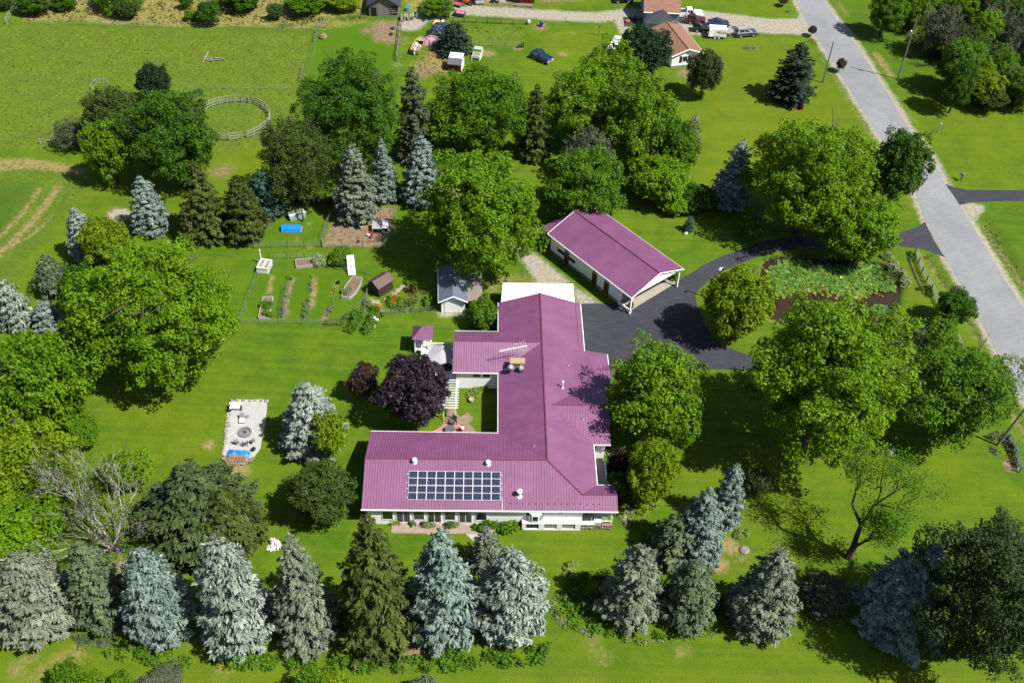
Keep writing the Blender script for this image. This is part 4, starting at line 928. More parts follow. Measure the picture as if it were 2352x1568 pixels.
# front planting strip: tiled step, plants come later
sp = MB(); sp.bb(-17.0, -5.2, -4.1, -2.79, 0, .12); stp = sp.build('front_terrace', mat('brick_tan', (.46, .36, .27), .85, .2, 2.), house)

# ---------------------------------------------------------------- deck with gazebo, umbrella, pergola, courtyard
def HL(u, v): return (4+u*math.cos(HY)-v*math.sin(HY), 72+u*math.sin(HY)+v*math.cos(HY))
dk = thing('wooden_deck', 'white painted raised deck on the west end of the house wing', 'deck', (*HL(-10.2, 19), 0), HY)
m = MB(); m.bb(-4.9, -.02, .0, 6.2, .55, .70); m.bb(-4.8, -4.6, .1, .3, 0, .55); m.bb(-4.8, -4.6, 5.9, 6.1, 0, .55); m.bb(-2.4, -2.2, .1, .3, 0, .55); m.build('deck_floor', planks('white_deck', (.70, .70, .68), .15, 1, .6, .25, .05), dk)
m = MB()
def rail(m, a, b, z0=.7, h=1.0, st=.16):
    a, b = Vector((*a, 0)), Vector((*b, 0)); n = max(1, int((b-a).length/st))
    m.tube([a+Vector((0, 0, z0+h)), b+Vector((0, 0, z0+h))], .055, 4); m.tube([a+Vector((0, 0, z0+.12)), b+Vector((0, 0, z0+.12))], .035, 4)
    for i in range(n+1): q = a.lerp(b, i/n); m.tube([q+Vector((0, 0, z0)), q+Vector((0, 0, z0+h))], .03 if i % 8 else .06, 4)
rail(m, (-4.85, 6.15), (-.1, 6.15)); rail(m, (-4.85, .05), (-4.85, 6.15)); rail(m, (-4.85, .05), (-1.5, .05)); m.build('railing', W, dk)
g0 = P(972, 792, .7); gz_ = thing('gazebo', 'small white gazebo with a maroon pyramid roof on the deck corner', 'gazebo', (g0[0], g0[1], 0), HY)
m = MB()
for x in (-1, 1):
    for y in (-1, 1): m.bb(x*1.0-.07, x*1.0+.07, y*1.0-.07, y*1.0+.07, 0, 3.0)
m.build('post', W, gz_)
m = MB(); m.add([(-1.35, -1.35, 2.95), (1.35, -1.35, 2.95), (1.35, 1.35, 2.95), (-1.35, 1.35, 2.95), (0, 0, 4.2)], [(0, 1, 4), (1, 2, 4), (2, 3, 4), (3, 0, 4), (3, 2, 1, 0)]); m.build('roof', PINKROOF, gz_)
m = MB()
for a, b in (((-1, -1), (-1, 1)), ((-1, 1), (1, 1)), ((1, -1), (1, 1))): rail(m, a, b, .75, .85)
m.bb(-1.0, 1.0, .55, .9, 1.05, 1.13); m.bb(-1, 1, -1, 1, .60, .75); m.build('railing', W, gz_)
ub = P(1012, 812, 2.8); um = thing('patio_umbrella', 'open off-white patio umbrella on the deck', 'umbrella', (ub[0], ub[1], .7))
m = MB(); n = 8; R = 1.75; vs = [(0, 0, 2.5)]+[(R*math.cos(6.283*k/n), R*math.sin(6.283*k/n), 1.95) for k in range(n)]+[(R*math.cos(6.283*k/n), R*math.sin(6.283*k/n), 1.8) for k in range(n)]
m.add(vs, [(0, 1+k, 1+(k+1) % n) for k in range(n)]+[(1+k, 1+n+k, 1+n+(k+1) % n, 1+(k+1) % n) for k in range(n)]); m.build('canopy', mat('canvas_white', (.55, .53, .58), .8, .05), um)
m = MB(); m.tube([(0, 0, 0), (0, 0, 2.5)], .03, 6); m.lathe([(.3, 0), (.28, .08), (.05, .1)], 12); m.build('pole', W, um)
tb = thing('patio_table', 'dark round patio table under the deck umbrella', 'table', (ub[0]+.9, ub[1]-1.0, .7)); m = MB(); m.lathe([(.7, .68), (.7, .72)], 18); m.build('tabletop', BLACKM, tb); m = MB()
for k in range(4): m.tube([(.5*math.cos(k*1.57+.8), .5*math.sin(k*1.57+.8), 0), (.4*math.cos(k*1.57+.8), .4*math.sin(k*1.57+.8), .68)], .025, 5)
m.build('legs', BLACKM, tb)
pg = P(1034, 905, 2.3); pe = thing('pergola', 'white pergola of thin slats beside the purple maple', 'pergola', (pg[0], pg[1], 0), HY)
m = MB()
for x in (-.75, .75):
    for y in (-2.2, 2.2): m.bb(x-.06, x+.06, y-.06, y+.06, 0, 2.2)
m.build('post', W, pe); m = MB()
for x in (-.75, .75): m.bb(x-.05, x+.05, -2.5, 2.5, 2.2, 2.35)
for i in range(12): m.bb(-1.1, 1.1, -2.4+i*.43-.04, -2.4+i*.43+.04, 2.352, 2.46)
m.build('slats', W, pe)
# brick patio with pink corner
BR = mat('brick_paving', (.38, .27, .18), .9, .3, 2.2, .4)
pp = [(1024,962),(1035,926),(1042,930),(1050,950),(1058,958),(1075,947),(1087,962),(1077,972),(1090,985),(1092,994),(1000,994),(1010,985)]
m = MB(); m.prism([tuple(q) for q in W2(pp)], -.02, .05); tag(m.build('patio', BR), kind='structure')
m = MB(); m.prism([tuple(q) for q in W2([(1041,962),(1070,990),(1070,996),(985,996),(1000,988)])], -.02, .075); tag(m.build('pink_patio', mat('pink_paving', (.62, .27, .25), .85, .15, 2.)), kind='structure')
def chair(x, y, rz, label, mt, z=.08, s=1., group=None, name='patio_chair'):
    p = P(x, y, z); t = thing(name, label, 'chair', (p[0], p[1], z), rz, group); t.scale = (s, s, s)
    m = MB(); m.box((0, 0, .42), (.56, .54, .10)); m.build('seat', mt, t, bevel=.02)
    m = MB(); m.box((0, .30, .74), (.56, .10, .62), 0, 0, (-.25, 0)); m.build('backrest', mt, t, bevel=.02)
    m = MB()
    for a in (-.3, .3): m.box((a, 0, .62), (.05, .5, .04)); m.box((a, -.22, .31), (.05, .05, .62)); m.box((a, .22, .31), (.05, .05, .62))
    m.build('frame', BLACKM, t); return t
GC = mat('grey_cushion', (.13, .15, .17), .8, .15)
chair(1040, 974, -.6, 'grey cushioned chair on the pink courtyard patio', GC, .08, 1.25)
chair(1062, 988, 2.4, 'white low chair on the pink courtyard patio', mat('cream_cushion', (.70, .62, .50), .8, .08), .08, .95)
p = P(1033, 990, .1); t = thing('side_table', 'dark round side table against the courtyard eave', 'table', (p[0], p[1], .08)); m = MB(); m.lathe([(.62, .5), (.62, .55)], 18); m.build('tabletop', GC, t); m = MB(); m.lathe([(.3, 0), (.05, .05), (.05, .5)], 10); m.build('pedestal', BLACKM, t)
p = P(1083, 922, 0); t = thing('stone_basin', 'small pale stone bird basin on the courtyard grass', 'bird bath', (p[0], p[1], 0)); m = MB(); m.lathe([(.2, 0), (.16, .3), (.36, .38), (.36, .5), (.28, .46), (.02, .42)], 14); m.build('bowl', mat('pale_stone', (.55, .50, .38), .8, .2), t)

# ---------------------------------------------------------------- barn-like garage
zb = 3.4
A, B, Cc = P(1258, 536, zb), P(1452, 684, zb), P(1565, 614, zb)
ex = (B-A)[:2]; Lb = np.hypot(*ex); ex /= Lb; ey = np.array([-ex[1], ex[0]]); Wb = (Cc-B)[:2].dot(ey)
yb_ = math.atan2(ex[1], ex[0])
bn = thing('garage_barn', 'long white barn garage with a maroon metal roof beside the blacktop', 'barn', (A[0], A[1], 0), yb_)
hw = Wb/2; rise = hw*.36
m = MB(); m.slab([(0, 0, zb), (Lb, 0, zb), (Lb, hw, zb+rise), (0, hw, zb+rise)], .14); m.slab([(0, Wb, zb), (Lb, Wb, zb), (Lb, hw, zb+rise), (0, hw, zb+rise)], .14); br = m.build('roof', PINKROOF, bn)
m = MB(); m.tube([(0, hw, zb+rise+.01), (Lb, hw, zb+rise+.01)], .11, 6); m.build('ridge_cap', MT['maroon_ridge'], br)
m = MB(); gable_walls(m, .35, Lb-2.9, .45, Wb-.45, zb-.12, zb+rise-.25, 'x'); m.build('wall', SIDING, bn)
m = MB(); m.bb(Lb-2.95, Lb-.3, .5, .6, 2.5, zb-.15); m.bb(Lb-2.95, Lb-.3, .45, .6, 0, .5)
m.add([(Lb-.3, .2, zb-.15), (Lb-.3, Wb-.2, zb-.15), (Lb-.3, hw, zb+rise-.2), (Lb-.22, .2, zb-.15), (Lb-.22, Wb-.2, zb-.15), (Lb-.22, hw, zb+rise-.2)], [(0, 1, 2), (3, 5, 4), (0, 3, 4, 1), (1, 4, 5, 2), (2, 5, 3, 0)]); m.build('porch_gable', W, bn)
m = MB()
for y in (.35, Wb-.35): m.bb(Lb-.5, Lb-.3, y-.1, y+.1, 0, zb-.15)
m.build('porch_post', W, bn)
m = MB()
for y in (1.2, 5.2): m.bb(Lb-2.92, Lb-2.85, y, y+min(3.4, Wb-y-1), 0, 2.4)
m.build('garage_door', mat('grey_door', (.32, .33, .35), .6, .1), bn)
RD = mat('red_door_paint', (.12, .025, .02), .6, .2)
for d in (.245, .655, .825):
    x = .35+(Lb-3.2)*d; m = MB(); m.bb(x-.48, x+.48, .38, .47, .15, 2.2); dr = m.build('door', RD, bn); m = MB(); m.bb(x-.4, x+.4, .40, .47, 2.35, 2.72); m.build('transom', GLASS, dr)
for x in (.13, .165, .20, .275, .31, .345):
    q = .35+(Lb-3.2)*x; window('window', bn, q-.36, q+.36, 1.15, 1.7, .45, frame=mat('dark_frame', (.05, .05, .05), .6, .1))
m = MB(); m.bb(.38, Lb*.40, .43, .46, 0, .45); m.bb(Lb*.40, Lb-2.9, .42, .46, 0, .55); m.build('block_base', mat('grey_block', (.36, .36, .36), .9, .2, 2.), bn)
m = MB(); m.tube([(0, -.05, zb-.06), (Lb, -.05, zb-.06)], .085, 4); m.tube([(0, Wb+.05, zb-.06), (Lb, Wb+.05, zb-.06)], .085, 4)
for e in (0, Lb): m.tube([(e, 0, zb-.05), (e, hw, zb+rise-.05), (e, Wb, zb-.05)], .085, 4)
m.build('gutter', W, br)
ll = MB(); ll.slab([(-3.1, 1.0, 2.0), (.3, 1.0, 3.0), (.3, Wb-1.2, 3.0), (-3.1, Wb-1.2, 2.0)], .1); ll.build('lean_to_roof', PINKROOF, bn); ll = MB(); ll.bb(-2.8, .3, 1.3, Wb-1.5, 0, 1.9); ll.build('lean_to_wall', mat('dark_brown_board', (.16, .13, .12), .9, .2), bn)  # dark brown block closes the space below the lean-to roof
m = MB(); m.prism([tuple(q) for q in W2([(1423,691),(1447,714),(1552,650),(1533,635),(1480,640)])], -.02, .09); tag(m.build('concrete_apron', CONC), kind='structure')
p = P(1448, 706, .1); t = thing('barrel_planter', 'dark half barrel planter at the front corner of the barn garage', 'planter', (p[0], p[1], .09)); m = MB(); m.lathe([(.34, 0), (.42, .4), (.36, .85), (.30, .85), (.30, .75), (.02, .74)], 14); m.build('barrel', mat('dark_oak', (.07, .05, .04), .7, .3), t)
m = MB(); m.lathe([(.43, .22), (.43, .27)], 14); m.lathe([(.43, .55), (.43, .60)], 14); m.build('hoops', STEEL, t)
p = P(1519, 640, .1); t = thing('red_toy_car', 'small red and white ride-on toy on the barn porch', 'toy', (p[0], p[1], .09), .6); m = MB(); m.box((0, 0, .3), (.6, 1.1, .3)); m.box((0, .1, .55), (.5, .5, .3)); m.build('body', mat('toy_red', (.6, .05, .04), .4, .1), t, bevel=.05); m = MB()
for x in (-.3, .3):
    for y in (-.35, .35): m.tube([(x-.05, y, .15), (x+.05, y, .15)], .15, 10)
m.build('wheels', RUBBER, t)

# ---------------------------------------------------------------- sheds
A = P(1014, 717.5, 0); B = P(1068, 716.5, 0)
ex = (B-A)[:2]; Ls = np.hypot(*ex); ys = math.atan2(ex[1], ex[0])
sh = thing('white_shed', 'white shed with blue-grey metal roof under the central maple', 'shed', (A[0], A[1], 0), ys)
D_ = 6.6; hs_ = 2.35; rr = Ls/2*.52
m = MB(); gable_walls(m, 0, Ls, 0, D_, hs_, hs_+rr, 'y'); m.build('wall', SIDING, sh)
BLUER = metal_roof('blue_grey_roof', (.20, .24, .31), .23, .4, .4)
m = MB(); o_ = .38; k = rr/(Ls/2)
m.slab([(-o_, -.35, hs_-o_*k+.08), (Ls/2, -.35, hs_+rr+.08), (Ls/2, D_+.3, hs_+rr+.08), (-o_, D_+.3, hs_-o_*k+.08)], .1); m.slab([(Ls+o_, -.35, hs_-o_*k+.08), (Ls/2, -.35, hs_+rr+.08), (Ls/2, D_+.3, hs_+rr+.08), (Ls+o_, D_+.3, hs_-o_*k+.08)], .1); sro = m.build('roof', BLUER, sh)
m = MB()
for a, b in (((-o_, -.38, hs_-o_*k), (Ls/2, -.38, hs_+rr)), ((Ls+o_, -.38, hs_-o_*k), (Ls/2, -.38, hs_+rr)), ((-o_, -.38, hs_-o_*k), (-o_, D_+.3, hs_-o_*k))): m.tube([a, b], .09, 4)
m.build('barge_board', W, sro)
m = MB(); m.bb(.42, Ls-.55, -.06, .02, .05, 1.95); m.build('door', planks('white_door', (.80, .80, .79), .48, 2, .5, .15, .02), sh)
m = MB(); m.slab([(Ls+.25, .0, 2.1), (Ls+2.5, .0, 1.9), (Ls+2.5, D_-.4, 1.9), (Ls+.25, D_-.4, 2.1)], .07); m.build('lean_to_roof', planks('tan_sheeting', (.33, .29, .24), .62, 0, .8, .12, .15), sh)
m = MB(); m.bb(Ls+.05, Ls+2.3, 1.2, D_-.6, 0, 1.8); m.build('lean_to_wall', mat('dark_brown_board', (.16, .13, .12), .9, .2), sh)  # dark brown block set back below the tan sheeting
m = MB()
for q in ((Ls+2.4, .1), (Ls+2.4, D_-.5), (Ls+1.2, .1)): m.bb(q[0]-.05, q[0]+.05, q[1]-.05, q[1]+.05, 0, 1.84)
m.build('post', WOOD, sh)
BROWN = planks('brown_boards', (.085, .045, .04), .25, None, .7, .5, .2); BROOF = metal_roof('brown_metal_roof', (.14, .065, .065), .2, .45, .35)
A = P(871, 684, 0); B = P(903, 664, 0); ex = (B-A)[:2]; Ls = np.hypot(*ex)
bs = thing('brown_shed', 'small dark brown garden shed with brown metal roof', 'shed', (A[0], A[1], 0), math.atan2(ex[1], ex[0]))
Wd = 2.0; m = MB(); gable_walls(m, 0, Ls, 0, Wd, 1.85, 2.45, 'x'); m.build('wall', BROWN, bs)
m = MB()
for s in (0, 1):
    y0 = -.22 if s == 0 else Wd+.22; m.slab([(-.22, y0, 1.79), (Ls+.22, y0, 1.79), (Ls+.22, Wd/2, 2.53), (-.22, Wd/2, 2.53)], .06)
m.build('roof', BROOF, bs)
m = MB(); m.bb(-.04, .01, .6, 1.4, .05, 1.75); m.build('door', mat('dark_brown_door', (.05, .03, .028), .7, .2), bs)
# old wooden barn at the top edge
A = P(849, 38, 0); B = P(915, 39, 0); ex = (B-A)[:2]; Ls = np.hypot(*ex)
ob = thing('wooden_barn', 'weathered grey board barn with dark shingle roof at the top', 'barn', (A[0], A[1], 0), math.atan2(ex[1], ex[0]))
SH = mat('dark_shingle', (.055, .062, .075), .9, .35, 4., .4)
m = MB(); gable_walls(m, 0, Ls, 0, 9., 2.6, 4.3, 'y'); m.build('wall', WOOD, ob)
m = MB()
for s in (0, 1): x0 = -.5 if s == 0 else Ls+.5; m.slab([(x0, -.5, 2.4), (Ls/2, -.5, 4.42), (Ls/2, 9.3, 4.42), (x0, 9.3, 2.4)], .12)
m.build('roof', SH, ob)
m = MB(); m.bb(.35, 1.45, -.05, .02, .1, 1.9); m.build('doorway', BLACKM, ob); m = MB(); m.bb(Ls-1.5, Ls-.15, -.05, .02, .5, 2.3); m.build('opening', BLACKM, ob); m = MB()
for z in (.8, 1.25, 1.7): m.bb(Ls-1.55, Ls-.1, -.12, -.06, z, z+.18)
m.build('gate_boards', GREYW, ob)
# red hen house with a white arched front
A = P(1030, 163, 0); B = P(1059, 166, 0); ex = (B-A)[:2]; Ls = np.hypot(*ex)
hh = thing('hen_house', 'red hen house with grey lean roof and white framed side', 'hen house', (A[0], A[1], 0), math.atan2(ex[1], ex[0]))
RED = planks('red_boards', (.22, .018, .02), .22, None, .6, .45, .15)
m = MB(); m.bb(0, Ls, 0, 2.6, 0, 1.7); m.build('wall', RED, hh)
m = MB(); m.slab([(-.15, -.35, 1.55), (Ls+.1, -.35, 1.55), (Ls+.1, .9, 2.25), (-.15, .9, 2.25)], .08); m.build('lower_roof', mat('grey_felt', (.16, .16, .18), .8, .2), hh)
m = MB(); m.slab([(-.1, .9, 2.28), (Ls+.1, .9, 2.28), (Ls+.1, 2.7, 2.4), (-.1, 2.7, 2.4)], .1); m.build('upper_roof', W, hh)
m = MB(); m.bb(Ls-.02, Ls+.05, 0, 2.6, 0, 1.6); m.box((Ls+.07, 1.3, .8), (.05, .1, 2.6), 0, 0, (.9, 0)); m.box((Ls+.07, .06, .9), (.07, .12, 1.8)); m.box((Ls+.07, 2.5, .9), (.07, .12, 1.8)); m.build('white_side', W, hh)
p = P(1096, 132, 0); t = thing('animal_hutch', 'small white wire-fronted hutch beside the hen house', 'hutch', (p[0], p[1], 0), -.2)
m = MB(); m.slab([(-.8, .3, 1.5), (.8, .3, 1.5), (.8, 1.3, 1.6), (-.8, 1.3, 1.6)], .08); m.build('roof', mat('grey_tin', (.6, .6, .62), .5, .1), t); m = MB()
for x in (-.75, .75):
    for y in (-1.2, 1.2): m.bb(x-.05, x+.05, y-.05, y+.05, 0, 1.4 if y > 0 else .8)
    m.box((x, 0, .8), (.08, 2.5, .08), 0, 0, (.22, 0)); m.bb(x-.04, x+.04, -1.2, 1.2, .02, .1)
for i in range(5): m.bb(-.75, .75, -1.0+i*.25, -.95+i*.25, .75+i*.06, .8+i*.06)
m.build('frame', W, t); m = MB(); m.bb(-.7, .7, -1.1, .2, .3, .36); m.build('floor', GREYW, t)
# ---------------------------------------------------------------- stone patio with fire pit
PT = [(530,922),(545,918),(600,917),(614,920),(611,960),(605,1000),(598,1030),(582,1052),(520,1052),(512,1040),(517,1000),(522,950)]
m = MB(); m.prism([tuple(q) for q in resample(PT, .8, .07, 9)], -.02, .06); tag(m.build('stone_patio', mat('white_gravel', (.60, .59, .565), .9, .12, 1.4, .3)), kind='structure')
r = random.Random(7); kb = thing('patio_edging', 'edging of rough field stones round the white fire pit patio', 'stone edging', (*P(515, 1000)[:2], 0)); o0 = P(515, 1000)
first_stone = None
for (a, b_) in (((534, 920), (612, 921)), ((531, 926), (513, 1046)), ((519, 1050), (530, 1058))):
    A, B = P(*a), P(*b_); n = int(np.linalg.norm(B-A)/.62)
    for i in range(n+1):
        q = A+(B-A)*i/max(n, 1); m = MB(); k = r.uniform(.36, .62); m.lathe([(k*.3, -.05), (k*.52, .05), (k*.48, .16), (k*.25, .24)], 7); s = m.build('stone', mat(('edge_stone_a', 'edge_stone_b', 'edge_stone_c')[i % 3], ((.40, .37, .33), (.46, .38, .26), (.30, .30, .31))[i % 3], .9, .3, 3.), kb)
        s.location = (q[0]-o0[0]+r.uniform(-.12, .12), q[1]-o0[1]+r.uniform(-.12, .12), 0); s.rotation_euler = (r.uniform(-.2, .2), r.uniform(-.2, .2), r.uniform(0, 6)); s.scale = (1, r.uniform(.7, 1.2), 1)
p = P(563, 994); fp = thing('fire_pit', 'round stone fire pit full of ash on the white patio', 'fire pit', (p[0], p[1], .06))
m = MB()
for k in range(18):
    a = k*6.283/18; m.box((.72*math.cos(a), .72*math.sin(a), .12), (.2, .24, .24), a, 0)
m.build('stone_ring', mat('grey_stone', (.30, .29, .29), .9, .3, 3., .3), fp, bevel=.03)
m = MB(); m.lathe([(.64, .0), (.6, .06), (.2, .12), (.02, .10)], 16); m.build('ash_bed', mat('ash', (.33, .32, .33), 1., .5, 5., .5), fp)
m = MB()
for k in range(5): a = k*1.3; m.tube([(.4*math.cos(a), .4*math.sin(a), .1), (-.2*math.cos(a+.5), -.3*math.sin(a+.4), .2)], .04, 5)
m.build('burnt_logs', mat('charred_wood', (.10, .09, .085), .9, .4), fp)
p = P(542, 940, .06); t = thing('park_bench', 'white bench with dark frame at the upper end of the fire pit patio', 'bench', (p[0], p[1], .06), .03)
m = MB(); m.box((0, -.05, .45), (1.5, .42, .06)); m.build('seat', W, t); m = MB(); m.box((0, .25, .75), (1.5, .06, .4), 0, 0, (-.2, 0)); m.build('backrest', W, t); m = MB()
for x in (-.72, .72): m.box((x, 0, .35), (.06, .55, .7)); m.box((x, .02, .62), (.06, .5, .05))
m.build('frame', BLACKM, t)
p = P(534, 943, .06); t = thing('black_bucket', 'small black bucket beside the white bench', 'bucket', (p[0]-.35, p[1]-.1, .06)); m = MB(); m.lathe([(.2, 0), (.26, .45), (.23, .45), (.2, .1), (.02, .1)], 12); m.build('pail', BLACKM, t); m = MB(); m.tube([(-.25, 0, .45), (0, -.12, .5), (.25, 0, .45)], .012, 4); m.build('handle', STEEL, t)
p = P(557, 965, .06); t = thing('lounge_chair', 'white and grey lounge chair between bench and fire pit', 'chair', (p[0], p[1], .06), .15); m = MB(); m.box((0, -.25, .34), (.62, .7, .06)); m.build('seat', W, t); m = MB(); m.box((0, .35, .55), (.62, .7, .06), 0, 0, (.6, 0)); m.build('backrest', GREYW, t); m = MB()
for x in (-.28, .28):
    for y in (-.5, .2): m.box((x, y, .16), (.05, .05, .32))
m.build('legs', GREYW, t)
p = P(568, 957, .06); t = thing('flat_stone', 'grey flat stone lying on the white patio', 'stone', (p[0], p[1], .06), .4); m = MB(); m.lathe([(.26, 0), (.3, .06), (.2, .12)], 6); m.build('slab', STONE, t)
chair(545, 1018, 2.2, 'folding chair lying left below the fire pit', GREYW, .08, .8); chair(564, 1022, 3.3, 'blue-grey chair straight below the fire pit', mat('blue_grey_canvas', (.36, .42, .52), .8, .1), .08, .95); chair(580, 1016, -2.2, 'folding chair right below the fire pit', GREYW, .08, .8)
# firewood under a blue tarpaulin
LOG = mat('split_log', (.42, .29, .18), .9, .35, 3.); LOGE = mat('log_end', (.60, .44, .30), .9, .25, 4.)
wp = P(545, 1060); ws = thing('woodpile', 'stack of split firewood at the lower end of the fire pit patio', 'woodpile', (wp[0], wp[1], 0)); k = 0
for row in range(4):
    for i in range(13-row*1):
        q = ((i-6+row*.5)*.20+r.uniform(-.05, .05), -.15+row*.18+r.uniform(-.06, .06), .12+row*.17); m = MB(); rad = r.uniform(.075, .12)
        m.tube([(q[0], q[1]-.3, q[2]), (q[0]+r.uniform(-.05, .05), q[1]+.25, q[2]+r.uniform(-.02, .05))], rad, 7); m.m = [1 if len(f) > 4 else 0 for f in m.f]; m.build('log', [LOG, LOGE], ws)
for i in range(26):
    a = r.choice((r.uniform(-1.75, -1.2), r.uniform(1.2, 1.9), r.uniform(-1.6, 1.8))); q = (a, r.uniform(-.05, .5) if abs(a) > 1.1 else r.uniform(-.55, -.4), r.uniform(.1, .3)); m = MB(); d_ = r.uniform(0, 3.1)
    m.tube([(q[0]-.18*math.cos(d_), q[1]-.18*math.sin(d_), q[2]), (q[0]+.18*math.cos(d_), q[1]+.18*math.sin(d_), q[2])], r.uniform(.09, .16), 7); m.m = [1 if len(f) > 4 else 0 for f in m.f]; m.build('log', [LOG, LOGE], ws)
tp = P(548, 1042, .4); t = thing('blue_tarpaulin', 'creased blue tarpaulin lying over the firewood', 'tarpaulin', (tp[0], tp[1], 0)); g = np.random.default_rng(5); nx_, ny_ = 22, 12; m = MB(); vs = []
for j in range(ny_):
    for i in range(nx_):
        x = -1.35+2.7*i/(nx_-1); y = -.55+1.15*j/(ny_-1)-.25*max(0, x-.4); e = max(abs(x)/1.35, abs(y)/.6); vs.append((x+g.normal()*.02, y+g.normal()*.02, .72-.35*e**3+.06*math.sin(x*7+y*4)+.05*math.sin(y*9-x*3)+g.normal()*.02))
m.add(vs, [(j*nx_+i, j*nx_+i+1, (j+1)*nx_+i+1, (j+1)*nx_+i) for j in range(ny_-1) for i in range(nx_-1)]); to = m.build('sheet', mat('blue_tarp', (.005, .19, .70), .35, .12, 2., .2), t); sm = to.modifiers.new('thick', 'SOLIDIFY'); sm.thickness = .02
p = P(584, 1036, 0); t = thing('dark_kettle', 'dark round kettle at the right end of the blue tarpaulin', 'kettle', (p[0], p[1], .3)); m = MB(); m.lathe([(.1, 0), (.25, .1), (.27, .25), (.15, .38), (.04, .42)], 12); m.build('body', BLACKM, t)

# ---------------------------------------------------------------- fences
POSTM = mat('steel_post', (.08, .10, .08), .7, .2); WIRE = mat('green_wire', (.20, .26, .20), .6, .1)
def wire_fence(pts, label, h=1.25, step=2.6, rails=7, name='wire_fence', post=None, z=0., gap=.45, wr=.007, cat='fence'):
    Q = [P(x, y) for x, y in pts]; o = Q[0]; t = thing(name, label, cat, (o[0], o[1], 0)); mesh = MB()
    for a, b in zip(Q[:-1], Q[1:]):
        L = np.linalg.norm(b-a); n = max(1, int(round(L/step)))
        for i in range(n+(b is Q[-1])):
            q = a+(b-a)*i/n-o; m = MB(); m.tube([(q[0], q[1], 0), (q[0], q[1], h*1.08)], .035, 5); m.build('post', post or POSTM, t)
        for k in range(rails): zz = .08+(h-.08)*k/(rails-1); u, v = a-o, b-o; mesh.tube([(u[0], u[1], zz), (v[0], v[1], zz)], wr if k < rails-1 else wr*1.6, 3, cap=False)
        for i in range(int(L/gap)): q = a+(b-a)*(i*gap/L)-o; mesh.tube([(q[0], q[1], .05), (q[0], q[1], h)], wr*.8, 3, cap=False)
    mesh.build('wire_mesh', WIRE, t); return t
wire_fence([(583,570),(588,560),(655,480),(660,470)], 'green mesh fence on the left side of the duck pen', 1.3, gap=.18, rails=10)
wire_fence([(583,571),(738,568)], 'green mesh fence along the front of the duck pen', 1.3, gap=.18, rails=10)
wire_fence([(739,568),(742,545),(756,510),(765,490)], 'mesh fence between duck pen and chicken run', 1.3, gap=.18, rails=10)
wire_fence([(740,569),(880,572),(900,545),(908,480)], 'mesh fence round the brown chicken run', 1.2, gap=.35)
wire_fence([(552,742),(570,690),(590,640),(597,605)], 'thin wire fence along the left side of the vegetable garden', 1.1, gap=.35)
wire_fence([(552,743),(640,745),(745,746)], 'thin wire fence along the front of the vegetable garden', 1.1, gap=.35)
wire_fence([(620,596),(700,594),(757,592)], 'thin wire fence along the back of the vegetable garden', 1.0, gap=.5)
wire_fence([(790,745),(812,720),(840,690),(848,660),(845,630),(770,618)], 'wire fence beside the boat-shaped garden bed', 1.1, gap=.4)
wire_fence([(870,722),(930,720),(1000,716)], 'low wire fence in front of the flower patch by the white shed', 1., gap=.35)
wire_fence([(840,700),(836,720),(845,672),(858,655)], 'mesh panel fence at the left of the brown shed', 1.1, gap=.2)
g0, g1 = P(750, 748), P(784, 747); t = thing('garden_gate', 'dark wooden garden gate with a diagonal brace', 'gate', (g0[0], g0[1], 0), math.atan2(g1[1]-g0[1], g1[0]-g0[0])); Lg = np.linalg.norm(g1-g0)
m = MB(); m.bb(0, Lg, -.04, .04, .1, .2); m.bb(0, Lg, -.04, .04, 1.0, 1.1); m.bb(-.06, .06, -.05, .05, 0, 1.25); m.bb(Lg-.06, Lg+.06, -.05, .05, 0, 1.25); m.build('frame', mat('dark_fence_wood', (.12, .10, .075), .85, .3), t); m = MB(); m.tube([(0, 0, .15), (Lg, 0, 1.05)], .04, 4); m.build('brace', MT['dark_fence_wood'], t)
def rail_fence(pts, label, h=1.2, step=2.6, rails=3, mt=None, name='rail_fence', pm=None, rw=.06, world=False, thick=.14):
    Q = [np.array([*q, 0.]) if world else P(*q) for q in pts]; o = Q[0]; t = thing(name, label, 'fence', (o[0], o[1], 0)); mt = mt or GREYW
    for a, b in zip(Q[:-1], Q[1:]):
        L = np.linalg.norm(b-a); n = max(1, int(round(L/step))); an_ = math.atan2(b[1]-a[1], b[0]-a[0])
        for i in range(n+(b is Q[-1])):
            q = a+(b-a)*i/n-o; m = MB(); m.box((q[0], q[1], h*.52), (.13, .13, h*1.04), an_); m.build('post', pm or mt, t)
        for i in range(n):
            u, v = a+(b-a)*i/n-o, a+(b-a)*(i+1)/n-o; m = MB(); L2 = np.linalg.norm(v-u); c = (u+v)/2
            for k in range(rails): zz = h*(.25+.7*k/max(1, rails-1)); m.box((c[0]-math.sin(an_)*.08, c[1]+math.cos(an_)*.08, zz), (L2-.02, .05, thick), an_)
            m.build('rails', mt, t)
    return t
pc_ = P(535, 279); R1 = 6.3
arc = [(pc_[0]+R1*math.cos(a), pc_[1]+R1*math.sin(a)*.97) for a in np.linspace(math.radians(195), math.radians(-55), 22)]
rail_fence(arc, 'grey board fence curving round the riding pen', 1.45, 2.0, 3, name='round_pen_fence', world=True, mt=mat('silver_board', (.46, .44, .37), .85, .25, 3.), thick=.17)
rail_fence([(pc_[0]+R1*math.cos(a), pc_[1]+R1*math.sin(a)*.97) for a in np.linspace(math.radians(258), math.radians(297), 3)], 'short board panel at the front of the riding pen', 1.45, 2.2, 3, name='rail_fence', world=True, mt=mat('pale_board', (.50, .50, .44), .85, .2, 3.), thick=.17)
